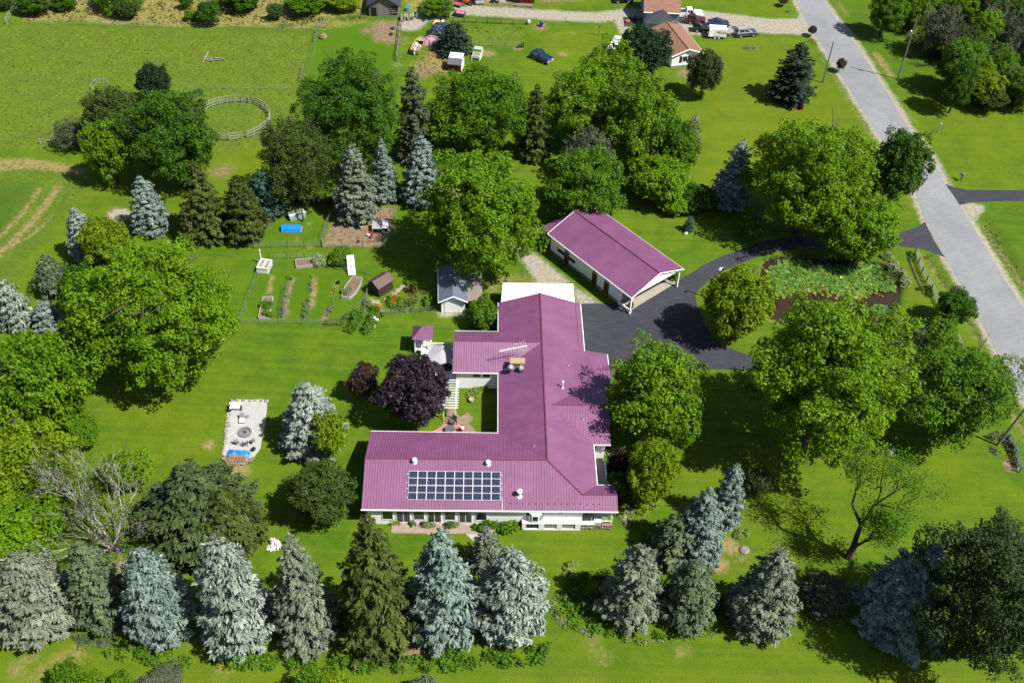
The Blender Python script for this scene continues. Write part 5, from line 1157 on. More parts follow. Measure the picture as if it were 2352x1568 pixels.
rail_fence([(2101,583),(2116,628),(2137,668),(2153,700)], 'pale rail fence with dark posts between pond and road', 1.25, 2.4, 4, mt=mat('pale_rail', (.50, .53, .44), .8, .2, 3.), pm=mat('dark_post', (.10, .09, .08), .8, .2), thick=.07)
rail_fence([(2088,600),(2104,640),(2122,675)], 'fallen brown rails lying behind the pond fence', .35, 2.4, 2, mt=mat('brown_rail', (.30, .20, .15), .85, .3, 3.), name='fallen_rails', thick=.08)
rail_fence([(2186,762),(2198,790),(2206,808)], 'pale rail fence below the round roadside tree', 1.2, 2.4, 3, mt=MT['pale_rail'], thick=.07)
rail_fence([(2314,1010),(2328,1045),(2340,1085)], 'green-grey rail fence in the shrubs by the leaning pole', 1.2, 2.2, 4, mt=mat('greenish_rail', (.20, .30, .22), .8, .2, 3.), thick=.1)
rail_fence([(912,142),(918,98),(922,60),(924,42)], 'grey wood fence running down from the wooden barn', 1.3, 2.5, 3, thick=.12)
rail_fence([(1040,52),(1120,55),(1180,58),(1210,58)], 'dark rail fence along the back of the neighbour garden', 1.1, 2.6, 2, mt=mat('dark_fence_wood', (.12, .10, .075), .85, .3), thick=.07)
wire_fence([(1062,104),(1100,105),(1160,108),(1202,108)], 'wire fence along the front of the neighbour garden', 1.1, 3., gap=.5)
def poles_line(pts, label, h=1.2, step=4., name='pasture_fence'): return wire_fence(pts, label, h, step, 3, name, mat('grey_post', (.30, .28, .25), .9, .2), gap=50, wr=.012)
poles_line([(30,56),(200,60),(420,66),(588,68),(735,70)], 'wire pasture fence along the tall dry grass')
poles_line([(733,72),(722,98),(714,135),(705,168),(690,188)], 'post fence between pasture and bright green paddock')
poles_line([(430,205),(520,206),(600,207),(670,207)], 'thin wire fence behind the round pen', 1., 5.)
rail_fence([(697,160),(690,188)], 'two leaning silver rails at the pasture corner', 1.1, 6, 2, name='gate_rails', thick=.1); rail_fence([(728,76),(723,97)], 'grey rail piece at the paddock corner', 1.1, 6, 2, name='gate_rails', thick=.1)
rail_fence([(212,206),(222,193),(248,193)], 'bent pipe gate above the dark trees in the pasture', 1.0, 3., 2, name='pipe_gate', mt=mat('pipe_grey', (.5, .52, .5), .5, .1), thick=.05)
rail_fence([(93,331),(117,334),(132,318)], 'bent pipe gate at the lower left pasture corner', 1.0, 3., 2, name='pipe_gate', mt=MT['pipe_grey'], thick=.05)
rail_fence([(16,57),(24,38),(46,26)], 'pipe gate in the top left corner', 1.1, 3., 3, name='pipe_gate', mt=MT['pipe_grey'], thick=.05)
p = P(716, 64); t = thing('hay_rack', 'wooden gate frame standing in the dry grass near the barn', 'frame', (p[0]+1, p[1], 0)); m = MB()
for x in (0, 2.): m.bb(x-.06, x+.06, -.06, .06, 0, 1.3)
m.bb(0, 2, -.05, .05, 1.1, 1.2); m.bb(0, 2, -.05, .05, .5, .6); m.build('frame', GREYW, t)

# ---------------------------------------------------------------- poles
def pole(b, top, label, arm=False, lamp=False, rad=.15, mt=None, drum=False):
    B = P(*b); h = zfor(B, top[1]); z = h; best = min(np.linspace(-3, 3, 241), key=lambda s: abs(proj(B+np.array([s, 0, h]))[0]-top[0]))
    t = thing('utility_pole', label, 'pole', (B[0], B[1], 0)); T_ = Vector((best, 0, h)); m = MB(); m.tube([(0, 0, -.1), T_*.5, T_], [rad, rad*.85, rad*.7], 9); m.build('pole', mt or mat('pole_wood', (.30, .27, .24), .9, .25, 3.), t)
    m = MB()
    if drum: m.lathe([(.2, 0), (.22, .05), (.22, .75), (.1, .85)], 12, 0, (T_.x*.72-.32, 0, h*.72)); m.build('transformer', STEEL, t); m = MB()
    m.lathe([(.06, 0), (.09, .1), (.05, .22)], 8, 0, (T_.x, 0, h)); m.box((T_.x*.97, 0, h*.97), (.3, .12, .12)); m.build('insulator', STEEL, t)
    if lamp: m = MB(); m.tube([T_*.97, T_*.97+Vector((-.6, -.2, .1))], .04, 5); m.lathe([(.08, 0), (.22, .08), (.1, .3)], 10, 0, (T_.x-.6, -.2, h*.93)); m.build('lamp', W, t)
    return t
pole((2062,182),(2107,38), 'tall utility pole with a transformer on the far side of the road', drum=True); pole((1890,190),(1914,98), 'shorter utility pole on the near side of the road')
pole((1641,690),(1664,612), 'dark yard light pole beside the driveway island', lamp=True, rad=.11, mt=mat('dark_pole', (.12, .10, .085), .9, .2)); pole((2290,1022),(2362,928), 'grey pole leaning out of the shrubs at the right edge', rad=.16)
pole((1025,48),(1024,-12), 'brown pole by the junk pile at the top', rad=.12, mt=MT['dark_pole'])
wv = MB(); a = Vector(P(2062, 182)); b = Vector(P(1890, 190)); wv.tube([a+Vector((1.6, 0, 8.5)), a.lerp(b, .5)+Vector((.8, 0, 7.6)), b+Vector((.5, 0, 7.6))], .012, 3); tag(wv.build('power_line', MT['dark_pole']), 'thin service wire crossing the road between the two utility poles', 'wire')

# ---------------------------------------------------------------- vegetable garden
SIDE = planks('pale_planks', (.56, .56, .53), .14, 2, .7, .35, .12)
def bed(pts, label, h=.42, plants=(), seed=1):
    pl = W2(pts); c = pl.mean(0); t = thing('raised_bed', label, 'raised bed', (c[0], c[1], 0)); q = [tuple(p-c) for p in pl]; n = len(q)
    a = sum(q[i][0]*q[(i+1) % n][1]-q[(i+1) % n][0]*q[i][1] for i in range(n)); q = q[::-1] if a < 0 else q; m = MB()
    for i in range(n):
        u, v = Vector((*q[i], 0)), Vector((*q[(i+1) % n], 0)); d = (v-u).normalized(); nn = Vector((-d.y, d.x, 0))*.09
        m.add([u, v, v+nn, u+nn]+[w_+Vector((0, 0, h)) for w_ in (u, v, v+nn, u+nn)], [(0, 3, 2, 1), (4, 5, 6, 7), (0, 1, 5, 4), (1, 2, 6, 5), (2, 3, 7, 6), (3, 0, 4, 7)])
    m.build('side_boards', SIDE, t); m = MB(); m.prism([(x*.94, y*.94) for x, y in q], 0, h-.1); m.build('soil', mat('bed_soil', (.27, .18, .12), .95, .3, 2.5, .5), t); return t
bed([(680,617),(679,600),(746,594),(750,611)], 'oblong plank bed with cabbages at the back of the garden')
bed([(593,734),(604,686),(629,684),(619,735)], 'tall plank bed with bean plants at the lower left of the garden')
bed([(784,686),(792,662),(810,639),(832,641),(830,655),(818,676),(803,689)], 'boat-shaped plank bed on the right of the garden')
def clump(x, y, rad, h, mt, label, cat='plant', leaf=.2, n=160, seed=1, z=0., name='plant_clump', group=None, kind=None):
    p = P(x, y, z); a = [(p[0]+rad*math.cos(k*.785), p[1]+rad*math.sin(k*.785)) for k in range(8)]
    o = cover(name, a, mt, label, cat, h, n/(3.1*rad*rad+.1), leaf, rad*.8, seed, kind, True, group=group); o.location.z = z; return o
clump(729, 600, .95, .6, 'spruce_grey', 'blue-green cabbages in the oblong plank bed', 'vegetables', .3, 260, 1, .35); clump(741, 600, .75, .5, 'yellow', 'yellow-green lettuce in the oblong plank bed', 'vegetables', .25, 220, 2, .35)
clump(613, 700, .9, .5, 'lush', 'bean plants in the tall plank bed', 'vegetables', .22, 200, 3, .35, ); clump(614, 722, .6, .5, 'maple_mid', 'leafy plant in the lower corner of the tall plank bed', 'vegetables', .25, 160, 4, .35)
clump(797, 668, .7, .4, 'spruce_green', 'blue-green row of leeks along the left of the boat-shaped bed', 'vegetables', .2, 160, 5, .35)
for i, (pts, h, mt, lb) in enumerate(((((656,660),(650,690),(644,730),(650,735),(657,700),(664,650)), .7, 'spruce_green', 'trellised vines along the second garden row'), (((660,638),(668,632),(672,645),(664,655)), .6, 'lush', 'bushy green plant at the head of the second garden row'), (((712,640),(718,636),(716,700),(706,735),(696,735),(704,690)), .6, 'spruce_green', 'dark tomato plants along the third garden row'), (((762,662),(772,655),(772,680),(764,690)), .6, 'yellow', 'bright leafy plant in the fourth garden row'), (((765,684),(770,690),(756,725),(745,735),(742,730),(756,700)), .6, 'spruce_green', 'dark staked plants in the lower fourth garden row'))):
    cover('garden_row', pts, mt, lb, 'vegetables', h, 16, .2, .6, 20+i)
for i, (a, b_) in enumerate((((655,660),(641,730)), ((703,700),(698,730)))): 
    wire_fence([a, b_], ('wire trellis of the second garden row', 'wire trellis of the third garden row')[i], 1., 1.6, gap=.2, name='trellis', cat='trellis')
p = P(777, 651); t = thing('black_pot', 'black pot at the head of the fourth garden row', 'pot', (p[0], p[1], 0)); m = MB(); m.lathe([(.2, 0), (.3, .3), (.26, .3), (.02, .22)], 12); m.build('pot', BLACKM, t)
p = P(609, 617); t = thing('compost_bin', 'white slatted compost bin with a pole at the garden corner', 'compost bin', (p[0], p[1], 0), -.15); m = MB()
for x in (-.8, 0, .8): m.bb(x-.04, x+.04, -1.0, 1.0, .0, 1.0)
for y in (-1.0, 1.0): m.bb(-.84, .84, y-.04, y+.04, .0, 1.0)
m.bb(-.92, -.8, .95, 1.07, 0, 2.6); m.bb(-.84, .84, -1.1, -1.04, .9, 1.0); m.build('slats', W, t); m = MB(); m.bb(-.76, .76, -.95, .95, .05, .75); m.build('compost', mat('mixed_scraps', (.45, .38, .30), .95, .6, 5., .5), t)
m = MB(); r = random.Random(3)
for i in range(60): q = Vector((1.1+r.uniform(-.25, .35), r.uniform(-.9, .9), r.uniform(.1, 1.0))); d = Vector((r.uniform(-.4, .4), r.uniform(-.6, .6), r.uniform(-.2, .4))); m.tube([q, q+d], .015, 3)
m.build('brushwood', mat('dry_brush', (.25, .17, .11), .9, .3), t)
p0, p1 = P(805, 597), P(809, 634); t = thing('wooden_arbor', 'white slatted arbor leaning at the back of the garden', 'arbor', (p1[0], p1[1], 0), math.atan2((p0-p1)[1], (p0-p1)[0])-1.5708); m = MB(); L = np.linalg.norm(p0-p1)*.62
for x in (-.48, .48): m.tube([(x, 0, .25), (x, L, 1.9)], .05, 4); m.bb(x-.04, x+.04, L-.1, L, 0, 1.9); m.bb(x-.04, x+.04, .1, .2, 0, .4)
m.build('frame', W, t); m = MB()
for i in range(12): f = i/11; m.box((0, L*f, .25+1.65*f+.03), (1.0, .14, .04), 0, 0, (math.atan2(1.65, L), 0))
m.build('slats', W, t)
# duck pen huts, chicken run coops
p = P(670, 528); t = thing('animal_hut', 'low hut under a bright blue tarp in the duck pen', 'hutch', (p[0], p[1], 0), .02); m = MB(); n = 9; ar = [(1.05*math.cos(a)*.7, 1.05*math.sin(a)*.8) for a in np.linspace(.15, math.pi-.1, n)]
m.side([(x, z) for x, z in ar], -1.45, 1.45); o = m.build('tarp_cover', MT['blue_tarp'], t); o.rotation_euler = (0, 0, 1.5708); m = MB(); m.bb(-1.5, 1.6, -.75, .75, 0, .16); m.build('base', GREYW, t)
p = P(681, 498); t = thing('metal_hut', 'rounded galvanised hut beside a post in the duck pen', 'hutch', (p[0], p[1], 0), .55); m = MB(); m.side([(x, z) for x, z in [(1.1*math.cos(a)*.75, 1.1*math.sin(a)) for a in np.linspace(0, math.pi, 12)]], -1.25, 1.25); o = m.build('shell', metal_roof('corrugated', (.42, .46, .46), .12, .35, .3, .3), t, smooth=False); o.rotation_euler = (0, 0, 1.5708); m = MB(); m.bb(-1.30, -1.26, -.6, .6, .05, .8); m.build('opening', BLACKM, t)
p = P(697, 509); t = thing('thick_post', 'dark thick post beside the galvanised hut', 'post', (p[0], p[1], 0)); m = MB(); m.tube([(0, 0, 0), (0, 0, 2.3)], .13, 8); m.build('post', MT['dark_pole'], t); m = MB(); m.bb(-.2, .2, -.2, .2, 2.3, 2.4); m.build('cap', mat('yellow_cap', (.5, .4, .1), .6, .1), t)
for (x, y, lb, a) in ((867, 534, 'grey slatted chicken coop at the left of the pair', 0), (881, 532, 'white framed chicken coop at the right of the pair', 1)):
    p = P(x, y); t = thing('chicken_coop', lb, 'coop', (p[0], p[1], 0), .03); m = MB(); m.slab([(-.75, -.3, .95), (.75, -.3, .95), (.75, 1.2, 1.35), (-.75, 1.2, 1.35)], .06); m.build('roof', (planks('grey_slats', (.50, .50, .52), .2, 0, .7, .4), W)[a], t); m = MB()
    for q in (-.7, .7): m.bb(q-.05, q+.05, -.35, 1.1, 0, .92)
    m.bb(-.7, .7, 1.0, 1.1, 0, .9); m.bb(-.7, .7, -.35, -.3, 0, .12); m.build('wall', W if a else GREYW, t); m = MB(); m.bb(-.64, .64, -.22, .9, .05, .2 if a else .4); m.build('bedding', mat('red_bedding', (.30, .08, .04), .9, .2) if a else BLACKM, t)
p = P(853, 540); t = thing('red_bucket', 'red bucket in front of the chicken coops', 'bucket', (p[0], p[1], 0)); m = MB(); m.lathe([(.22, 0), (.32, .55), (.28, .55), (.2, .2), (.02, .2)], 14); m.build('pail', mat('red_plastic', (.6, .02, .04), .35, .1), t); m = MB(); m.tube([(-.3, 0, .5), (0, -.2, .6), (.3, 0, .5)], .014, 4); m.build('handle', STEEL, t)
r = random.Random(11)
def hen(x, y, label, mt):
    p = P(x, y); t = thing('hen', label, 'hen', (p[0], p[1], 0), r.uniform(0, 6)); m = MB(); m.lathe([(.03, -.22), (.13, -.15), (.17, 0), (.13, .15), (.05, .24)], 10); o = m.build('body', mt, t, smooth=True); o.rotation_euler = (0, math.radians(75), 0); o.location = (0, 0, .28)
    m = MB(); m.tube([(.14, 0, .34), (.2, 0, .46), (.26, 0, .48)], [.07, .055, .03], 7); m.tube([(-.18, 0, .34), (-.30, 0, .50)], [.07, .03], 6); m.build('head', mt, t, smooth=True); m = MB(); m.tube([(0, .05, 0), (0, .05, .2)], .015, 4); m.tube([(0, -.05, 0), (0, -.05, .2)], .015, 4); m.build('legs', mat('yellow_leg', (.4, .25, .05), .6, .1), t)
hen(829, 525, 'white hen by the lower edge of the dusty blue spruce', W); hen(847, 543, 'white hen left of the red bucket', W); hen(852, 548, 'brown hen just in front of the red bucket', mat('brown_feather', (.2, .09, .04), .8, .3)); hen(702, 491, 'white hen under the spruce shadow in the duck pen', W); hen(823, 558, 'black hen at the front of the chicken run', BLACKM)
# flower patch around the brown shed and corner bed
cover('flower_bed', [(795,760),(792,735),(820,712),(845,700),(865,720),(862,745),(845,768),(815,772)], 'lush', 'dense green flower bed at the garden gate corner', 'flower bed', 1.2, 30, .3, 1.3, 41)
cover('flower_bed', [(820,715),(838,690),(852,695),(845,720)], 'variegated', 'silvery variegated plants above the gate corner bed', 'plants', 1., 24, .26, 1., 42)
clump(812, 728, .7, .8, 'yellow', 'yellow-green daylilies beside the silvery plants', 'plant', .3, 150, 43); clump(866, 722, .9, .9, 'lush', 'tall green daylily clump in front of the stone path', 'plant', .28, 260, 44)
clump(868, 712, .6, 1.1, 'orange', 'yellow-orange flowers on the tall daylily clump', 'flowers', .16, 60, 45); clump(904, 697, 1.2, .7, 'lush', 'daylily leaves below the orange flowers', 'plant', .3, 300, 46); clump(903, 691, 1.0, 1.0, 'orange', 'bright orange daylilies behind the brown shed', 'flowers', .18, 110, 47)
clump(946, 665, .8, 1.4, 'straw', 'yellow-leaved shrub in the shade edge by the white shed', 'shrub', .28, 220, 48); clump(982, 695, .9, 1., 'lush', 'green shrub at the left wall of the white shed', 'shrub', .26, 260, 49)
cover('weeds', [(905,690),(950,665),(985,672),(990,712),(920,716),(890,712)], 'weed', 'rough weedy plants between daylilies and white shed', 'weeds', .4, 14, .2, .9, 50, 'stuff')
SP = [(838,712),(846,706),(853,703),(858,694),(866,694),(872,700),(886,688),(893,683),(905,676),(913,668),(918,664),(925,660),(850,714),(843,716)]
for i, (x, y) in enumerate(SP):
    p = P(x, y); s = MB(); k = r.uniform(.28, .5); s.lathe([(k*.7, -.02), (k, .03), (k*.9, .12), (k*.4, .16)], 7); o = s.build('stepping_stone', mat('sand_stone', (.46, .42, .30), .9, .25, 2.)); o.location = (p[0], p[1], 0); o.rotation_euler = (0, 0, i); tag(o, 'pale flat stone in the edging path by the brown shed', 'stone', 'stones of the path by the brown shed')
for x, y, k, lb in ((846,747,.55,'pinkish boulder in the front of the gate corner bed'),(856,750,.5,'grey boulder beside the pinkish one in the corner bed'),(854,716,.5,'tan boulder at the top of the corner bed'),(876,720,.55,'pale boulder next to the white box by the corner bed')):
    p = P(x, y); t = thing('boulder', lb, 'boulder', (p[0], p[1], 0)); s = MB(); s.lathe([(k*.8, -.05), (k, .15), (k*.8, .4), (k*.3, .52)], 7); s.build('stone', mat('pink_stone', (.40, .34, .29), .9, .3, 2., .3), t)
p = P(860, 735); t = thing('white_box', 'white tilted box lid at the corner flower bed', 'box', (p[0], p[1], 0), .6); m = MB(); m.box((0, 0, .35), (.85, 1.0, .12), 0, 0, (.35, .1)); m.build('lid', W, t); m = MB(); m.box((0, .1, .15), (.7, .8, .3)); m.build('base', GREYW, t)
p = P(850, 692); t = thing('wooden_pallet', 'small pale pallet leaning by the brown shed door', 'pallet', (p[0], p[1], 0), .7); m = MB()
for i in range(5): m.box((0, -.4+i*.2, .14), (1.0, .12, .03))
m.build('boards', mat('new_pine', (.50, .44, .22), .7, .15), t); m = MB()
for x in (-.45, 0, .45): m.box((x, 0, .06), (.08, .95, .10))
m.build('bearers', MT['new_pine'], t)
# ---------------------------------------------------------------- neighbour's house
TAN = mat('brown_shingle', (.36, .19, .125), .9, .28, 3.5, .4)
A = P(1533, 161, 0); hn = 2.5
A2, B2 = P(1543, 131, hn), P(1617.5, 122.5, hn); K = P(1594.7, 55, hn)
ex = (B2-A2)[:2]; Wn = np.hypot(*ex); ex /= Wn; ey = np.array([-ex[1], ex[0]]); Ln = (K-B2)[:2].dot(ey)
nh = thing('neighbour_house', 'white bungalow with a brown shingle roof beside the very dark round tree', 'house', (A2[0], A2[1], 0), math.atan2(ex[1], ex[0]))
zr2 = hn+Wn/2*.36
m = MB(); gable_walls(m, .3, Wn-.3, .35, Ln, hn-.05, zr2-.25, 'y'); m.build('wall', SIDING, nh)
m = MB(); m.slab([(0, 0, hn), (Wn/2, 0, zr2), (Wn/2, Ln, zr2), (0, Ln, hn)], .14); m.slab([(Wn, 0, hn), (Wn/2, 0, zr2), (Wn/2, Ln, zr2), (Wn, Ln, hn)], .14); ro = m.build('roof', TAN, nh)
m = MB(); m.tube([(Wn/2, -.02, zr2+.02), (Wn/2, Ln, zr2+.02)], .14, 5); m.build('ridge_cap', mat('pale_ridge', (.44, .25, .16), .9, .2, 3.), ro); m = MB()
m.tube([(0, -.05, hn-.05), (Wn/2, -.05, zr2-.05), (Wn, -.05, hn-.05)], .1, 4); m.tube([(Wn+.05, 0, hn-.05), (Wn+.05, Ln, hn-.05)], .1, 4); m.build('barge_board', W, ro)
window('window', nh, Wn*.36, Wn*.36+1.1, .95, 2.15, .35, panes=1)
m = MB(); m.bb(Wn*.36-.5, Wn*.36-.06, .28, .34, .9, 2.2); m.build('shutter', BLACKM, nh); m = MB(); m.bb(Wn*.36+1.16, Wn*.36+1.6, .28, .34, .9, 2.2); m.build('shutter', BLACKM, nh)
m = MB(); m.bb(.28, Wn-.28, .3, .36, 0, .35); m.build('block_base', mat('grey_block', (.36, .36, .36), .9, .2, 2.), nh)
# upper wing with ridge running left-right, its slope towards us
Aw, Bw = P(1482, 28, 3.0), P(1563, 31, 3.0); ex2 = (Bw-Aw)[:2]; Lw = np.hypot(*ex2)
uw = thing('neighbour_house', 'two-storey wing with brown shingle slope and blue-grey end wall at the top', 'house', (Aw[0], Aw[1], 0), math.atan2(ex2[1], ex2[0]))
m = MB(); gable_walls(m, 0, Lw-.1, .3, 9.5, 2.95, 5.6, 'x'); m.build('wall', planks('blue_grey_siding', (.30, .36, .43), .25, 2, .7, .3, .12), uw)
m = MB(); m.slab([(-.25, 0, 2.95), (Lw+.1, 0, 2.95), (Lw+.1, 4.9, 5.8), (-.25, 4.9, 5.8)], .14); m.slab([(-.25, 9.8, 2.95), (Lw+.1, 9.8, 2.95), (Lw+.1, 4.9, 5.8), (-.25, 4.9, 5.8)], .14); ro = m.build('roof', TAN, uw)
m = MB(); m.tube([(-.25, -.05, 2.9), (Lw+.1, -.05, 2.9)], .1, 4); m.build('gutter', W, ro)
window('window', uw, .6, 1.7, 1.1, 2.2, .3); window('window', uw, Lw-2.2, Lw-1.0, 1.1, 2.2, .3)
c1, c2_, c3, c4_ = P(1478, 54, 2.3), P(1522, 44, 3.6), P(1552, 43, 2.3), P(1524, 22, 3.7)
pr = thing('porch_link', 'dark shingle porch roof between the two parts of the neighbour house', 'porch', (c1[0], c1[1], 0)); o = c1*np.array([1, 1, 0])
m = MB(); back = P(1545, 28, 3.2)
m.slab([c1-o, P(1512, 56, 2.3)-o, c4_-o, P(1484, 34, 2.6)-o], .12); m.slab([P(1512, 56, 2.3)-o, P(1550, 46, 2.6)-o, c4_-o], .12); m.build('roof', SH, pr)
m = MB(); b0, b1, b2 = [(P(*q)-o) for q in ((1480, 62), (1513, 66), (1540, 45))]; m.prism([tuple(b0[:2]), tuple(b1[:2]), tuple(b2[:2])], 0, 2.1); m.build('wall', SIDING, pr)
q = [P(*v, 2.2) for v in ((1394, 111), (1413, 82), (1428, 84), (1414, 113))]; t = thing('awning', 'white awning roof left of the very dark round tree', 'awning', (*q[0][:2], 0)); m = MB(); m.prism([tuple((v-q[0])[:2]) for v in q], 2.1, 2.2); m.build('roof', W, t)
for v in q[:2]:
    m = MB(); a = (v-q[0])[:2]*.94+.1; m.tube([(a[0], a[1], 0), (a[0], a[1], 2.1)], .05, 5); m.build('post', W, t)
# patio bits by the porch
q = W2([(1431, 40), (1462, 40), (1462, 58), (1434, 62)]); m = MB(); m.prism([tuple(v) for v in q], -.02, .03); tag(m.build('dark_patio', BT), kind='structure')
p = P(1441, 53); t = thing('orange_toy', 'orange plastic toy on the neighbour patio', 'toy', (p[0], p[1], .03)); m = MB(); m.box((0, 0, .3), (.7, .5, .5)); m.build('body', mat('toy_orange', (.75, .16, .03), .4, .1), t, bevel=.08); m = MB(); m.tube([(-.3, -.3, .12), (-.3, .3, .12)], .12, 8); m.tube([(.3, -.3, .12), (.3, .3, .12)], .12, 8); m.build('wheels', RUBBER, t)
p = P(1456, 46); t = thing('blue_canister', 'blue barrel by the blue-grey end wall', 'barrel', (p[0], p[1], .03)); m = MB(); m.lathe([(.4, 0), (.45, .3), (.45, .8), (.4, 1.0), (.02, 1.02)], 12); m.build('drum', mat('blue_plastic', (.03, .08, .25), .4, .1), t); m = MB(); m.lathe([(.46, .5), (.46, .56)], 12); m.build('band', STEEL, t)

# ---------------------------------------------------------------- vehicles
CHR = mat('chrome_grey', (.5, .5, .52), .3, .1); LITE = mat('lamp_glass', (.8, .8, .78), .2, .05); TAIL = mat('tail_red', (.4, .01, .01), .3, .1)
def paint(n, c): 
    m = mat(n, c, .28, .06, .6, spec=.6); m.node_tree.nodes['Principled BSDF'].inputs['Coat Weight'].default_value = .6; return m
def car(label, cat, name, a, b, mt, kind='sedan', wid=1.85, scale=None, roofm=None):
    """a = ground point under the tail, b = under the nose (picture positions)"""
    A, B = P(*a), P(*b); L = np.linalg.norm(B-A); c = (A+B)/2; t = thing(name, label, cat, (c[0], c[1], 0), math.atan2(B[1]-A[1], B[0]-A[0])); h = L/2; w_ = wid/2
    def loft(prof_low, inset=0., z=None): pass
    prof = {'sedan': [(-h, .45), (-h+.05, .85), (-h+.9, .98), (h-1.35, .96), (h-.25, .78), (h, .60), (h, .32), (-h, .32)],
            'suv': [(-h, .45), (-h, 1.02), (-h+.3, 1.06), (h-1.25, 1.06), (h-.2, .92), (h, .75), (h, .36), (-h, .36)],
            'pickup': [(-h, .5), (-h, 1.12), (h-1.75, 1.12), (h-1.7, 1.14), (h-.2, 1.05), (h, .9), (h, .42), (-h, .42)]}[kind]
    n = len(prof); m = MB(); vs = []
    for s in (-1, 1):
        vs += [(x*.985, s*w_, z) for x, z in prof]
    cx_ = [(x, s*(w_-.10), z+(.03 if z > .7 else 0)) for s in (-1, 1) for x, z in prof]
    q = [(x, -(w_-.08), z+.0) for x, z in prof]; r_ = [(x*.985, -w_, .36 if z < .5 else z-.1) for x, z in prof]; r2 = [(x*.985, w_, .36 if z < .5 else z-.1) for x, z in prof]; q2 = [(x, (w_-.08), z) for x, z in prof]
    V = q+r_+r2+q2; fs = [tuple(range(n))[::-1] if 0 else tuple(range(n)), tuple(range(4*n-1, 3*n-1, -1))]
    V = r_+q+q2+r2; fs = [tuple(range(n))]+[tuple(range(4*n-1, 3*n-1, -1))]
    for k in range(3):
        fs += [((i+1) % n+k*n, i+k*n, i+(k+1)*n, (i+1) % n+(k+1)*n) for i in range(n)]
    m.add(V, fs); body = m.build('body', mt, t)
    cab = {'sedan': [(-h+.75, .96), (-h+1.55, 1.42), (h-2.35, 1.42), (h-1.25, .95)], 'suv': [(-h+.05, 1.05), (-h+.35, 1.72), (h-2.15, 1.72), (h-1.2, 1.05)], 'pickup': [(h-3.55, 1.12), (h-3.35, 1.78), (h-2.35, 1.80), (h-1.65, 1.13)]}[kind]
    m = MB(); ti = .20; V = []
    for s in (-1, 1): V += [(x, s*(w_-.09-(ti if z > 1.2 else 0)), z) for x, z in cab]
    m.add(V, [(0, 1, 2, 3), (7, 6, 5, 4), (1, 5, 6, 2), (0, 4, 5, 1), (3, 2, 6, 7)]); cb = m.build('cabin', roofm or mt, t)
    m = MB()
    def lerp(p, q, f): return Vector(p).lerp(Vector(q), f)
    Vv = [Vector(v) for v in V]
    def pane(i0, i1, i2, i3, s0, s1, off):
        a0, a1, a2, a3 = Vv[i0], Vv[i1], Vv[i2], Vv[i3]
        def bl(u, v): return a0.lerp(a3, u).lerp(a1.lerp(a2, u), v)
        m.add([bl(s0, .16)+off, bl(s1, .16)+off, bl(s1, .88)+off, bl(s0, .88)+off], [(0, 1, 2, 3)])
    for sd, (i0, i1, i2, i3) in ((-1, (0, 1, 2, 3)), (1, (4, 5, 6, 7))):
        for s0, s1 in (((.10, .48), (.53, .88)) if kind != 'pickup' else ((.12, .42), (.47, .86))): pane(i0, i1, i2, i3, s0, s1, Vector((0, sd*.012, .005)))
    pane(3, 2, 6, 7, .07, .93, Vector((.012, 0, .01))); pane(0, 1, 5, 4, .07, .93, Vector((-.012, 0, .01))); m.build('windows', GLASS, t)
    for x in (-h+.85 if kind != 'pickup' else -h+1.1, h-.92):
        for s in (-1, 1):
            m = MB(); m.tube([(x, s*(w_-.20), .34), (x, s*(w_+.015), .34)], .345, 16); wh = m.build('wheel', RUBBER, t); m = MB(); m.tube([(x, s*(w_+.012), .34), (x, s*(w_+.03), .34)], .21, 12); m.build('rim', CHR, wh)
    for s in (-1, 1):
        m = MB(); m.box((h-.02, s*(w_-.32), .68), (.08, .36, .16)); m.build('headlight', LITE, t); m = MB(); m.box((-h-.0, s*(w_-.22), .82), (.06, .22, .22)); m.build('tail_light', TAIL, t); m = MB(); m.box((h-1.55, s*(w_+.08), 1.0), (.12, .18, .14)); m.build('mirror', mt, t)
    m = MB(); m.box((h-.0, 0, .46), (.14, wid*.92, .18)); m.build('bumper', CHR if kind == 'pickup' else BLACKM, t)
    if kind == 'pickup':
        m = MB(); m.bb(-h+.12, h-3.65, -w_+.16, w_-.16, 1.10, 1.135); m.build('cargo_bed', mat('bed_liner', (.03, .032, .04), .8, .2), t); m = MB()
        for s in (-1, 1): m.bb(-h+.02, h-3.6, s*(w_-.05)-.05, s*(w_-.05)+.05, 1.1, 1.32)
        m.bb(-h, -h+.1, -w_+.05, w_-.05, 1.1, 1.32); m.build('bed_side', mt, t); m = MB(); m.box((h+.0, 0, .82), (.06, wid*.55, .22)); m.build('grille', mat('grille', (.25, .25, .26), .5, .2), t)
    return t, h, w_
NAVY = paint('paint_navy', (.012, .030, .085)); car('old dark blue pickup truck parked alone on the grass', 'pickup truck', 'pickup_truck', (1250, 122), (1269, 143) if 0 else (1270, 142), NAVY, 'pickup', 1.95) if 0 else None
car('old dark blue pickup truck parked alone on the grass', 'pickup truck', 'pickup_truck', (1224, 130), (1264, 147), NAVY, 'pickup', 2.0)
car('white pickup truck parked beside the brown-roofed house', 'pickup truck', 'pickup_truck', (1558, 38), (1613, 39), paint('paint_white', (.78, .78, .77)), 'pickup', 2.0)
MAR = paint('paint_maroon', (.12, .008, .022)); t_, h_, w2 = car('maroon pickup truck with a grey canopy by the white pickup', 'pickup truck', 'pickup_truck', (1572, 51), (1619, 55), MAR, 'pickup', 1.95)
m = MB(); m.bb(-h_+.05, h_-3.7, -w2+.08, w2-.08, 1.3, 1.85); m.build('canopy', mat('canopy_grey', (.40, .38, .37), .5, .1), t_)
car('black sport utility car half behind the brown roof', 'car', 'parked_car', (1590, 70), (1626, 72), paint('paint_black', (.010, .012, .018)), 'suv', 1.9)
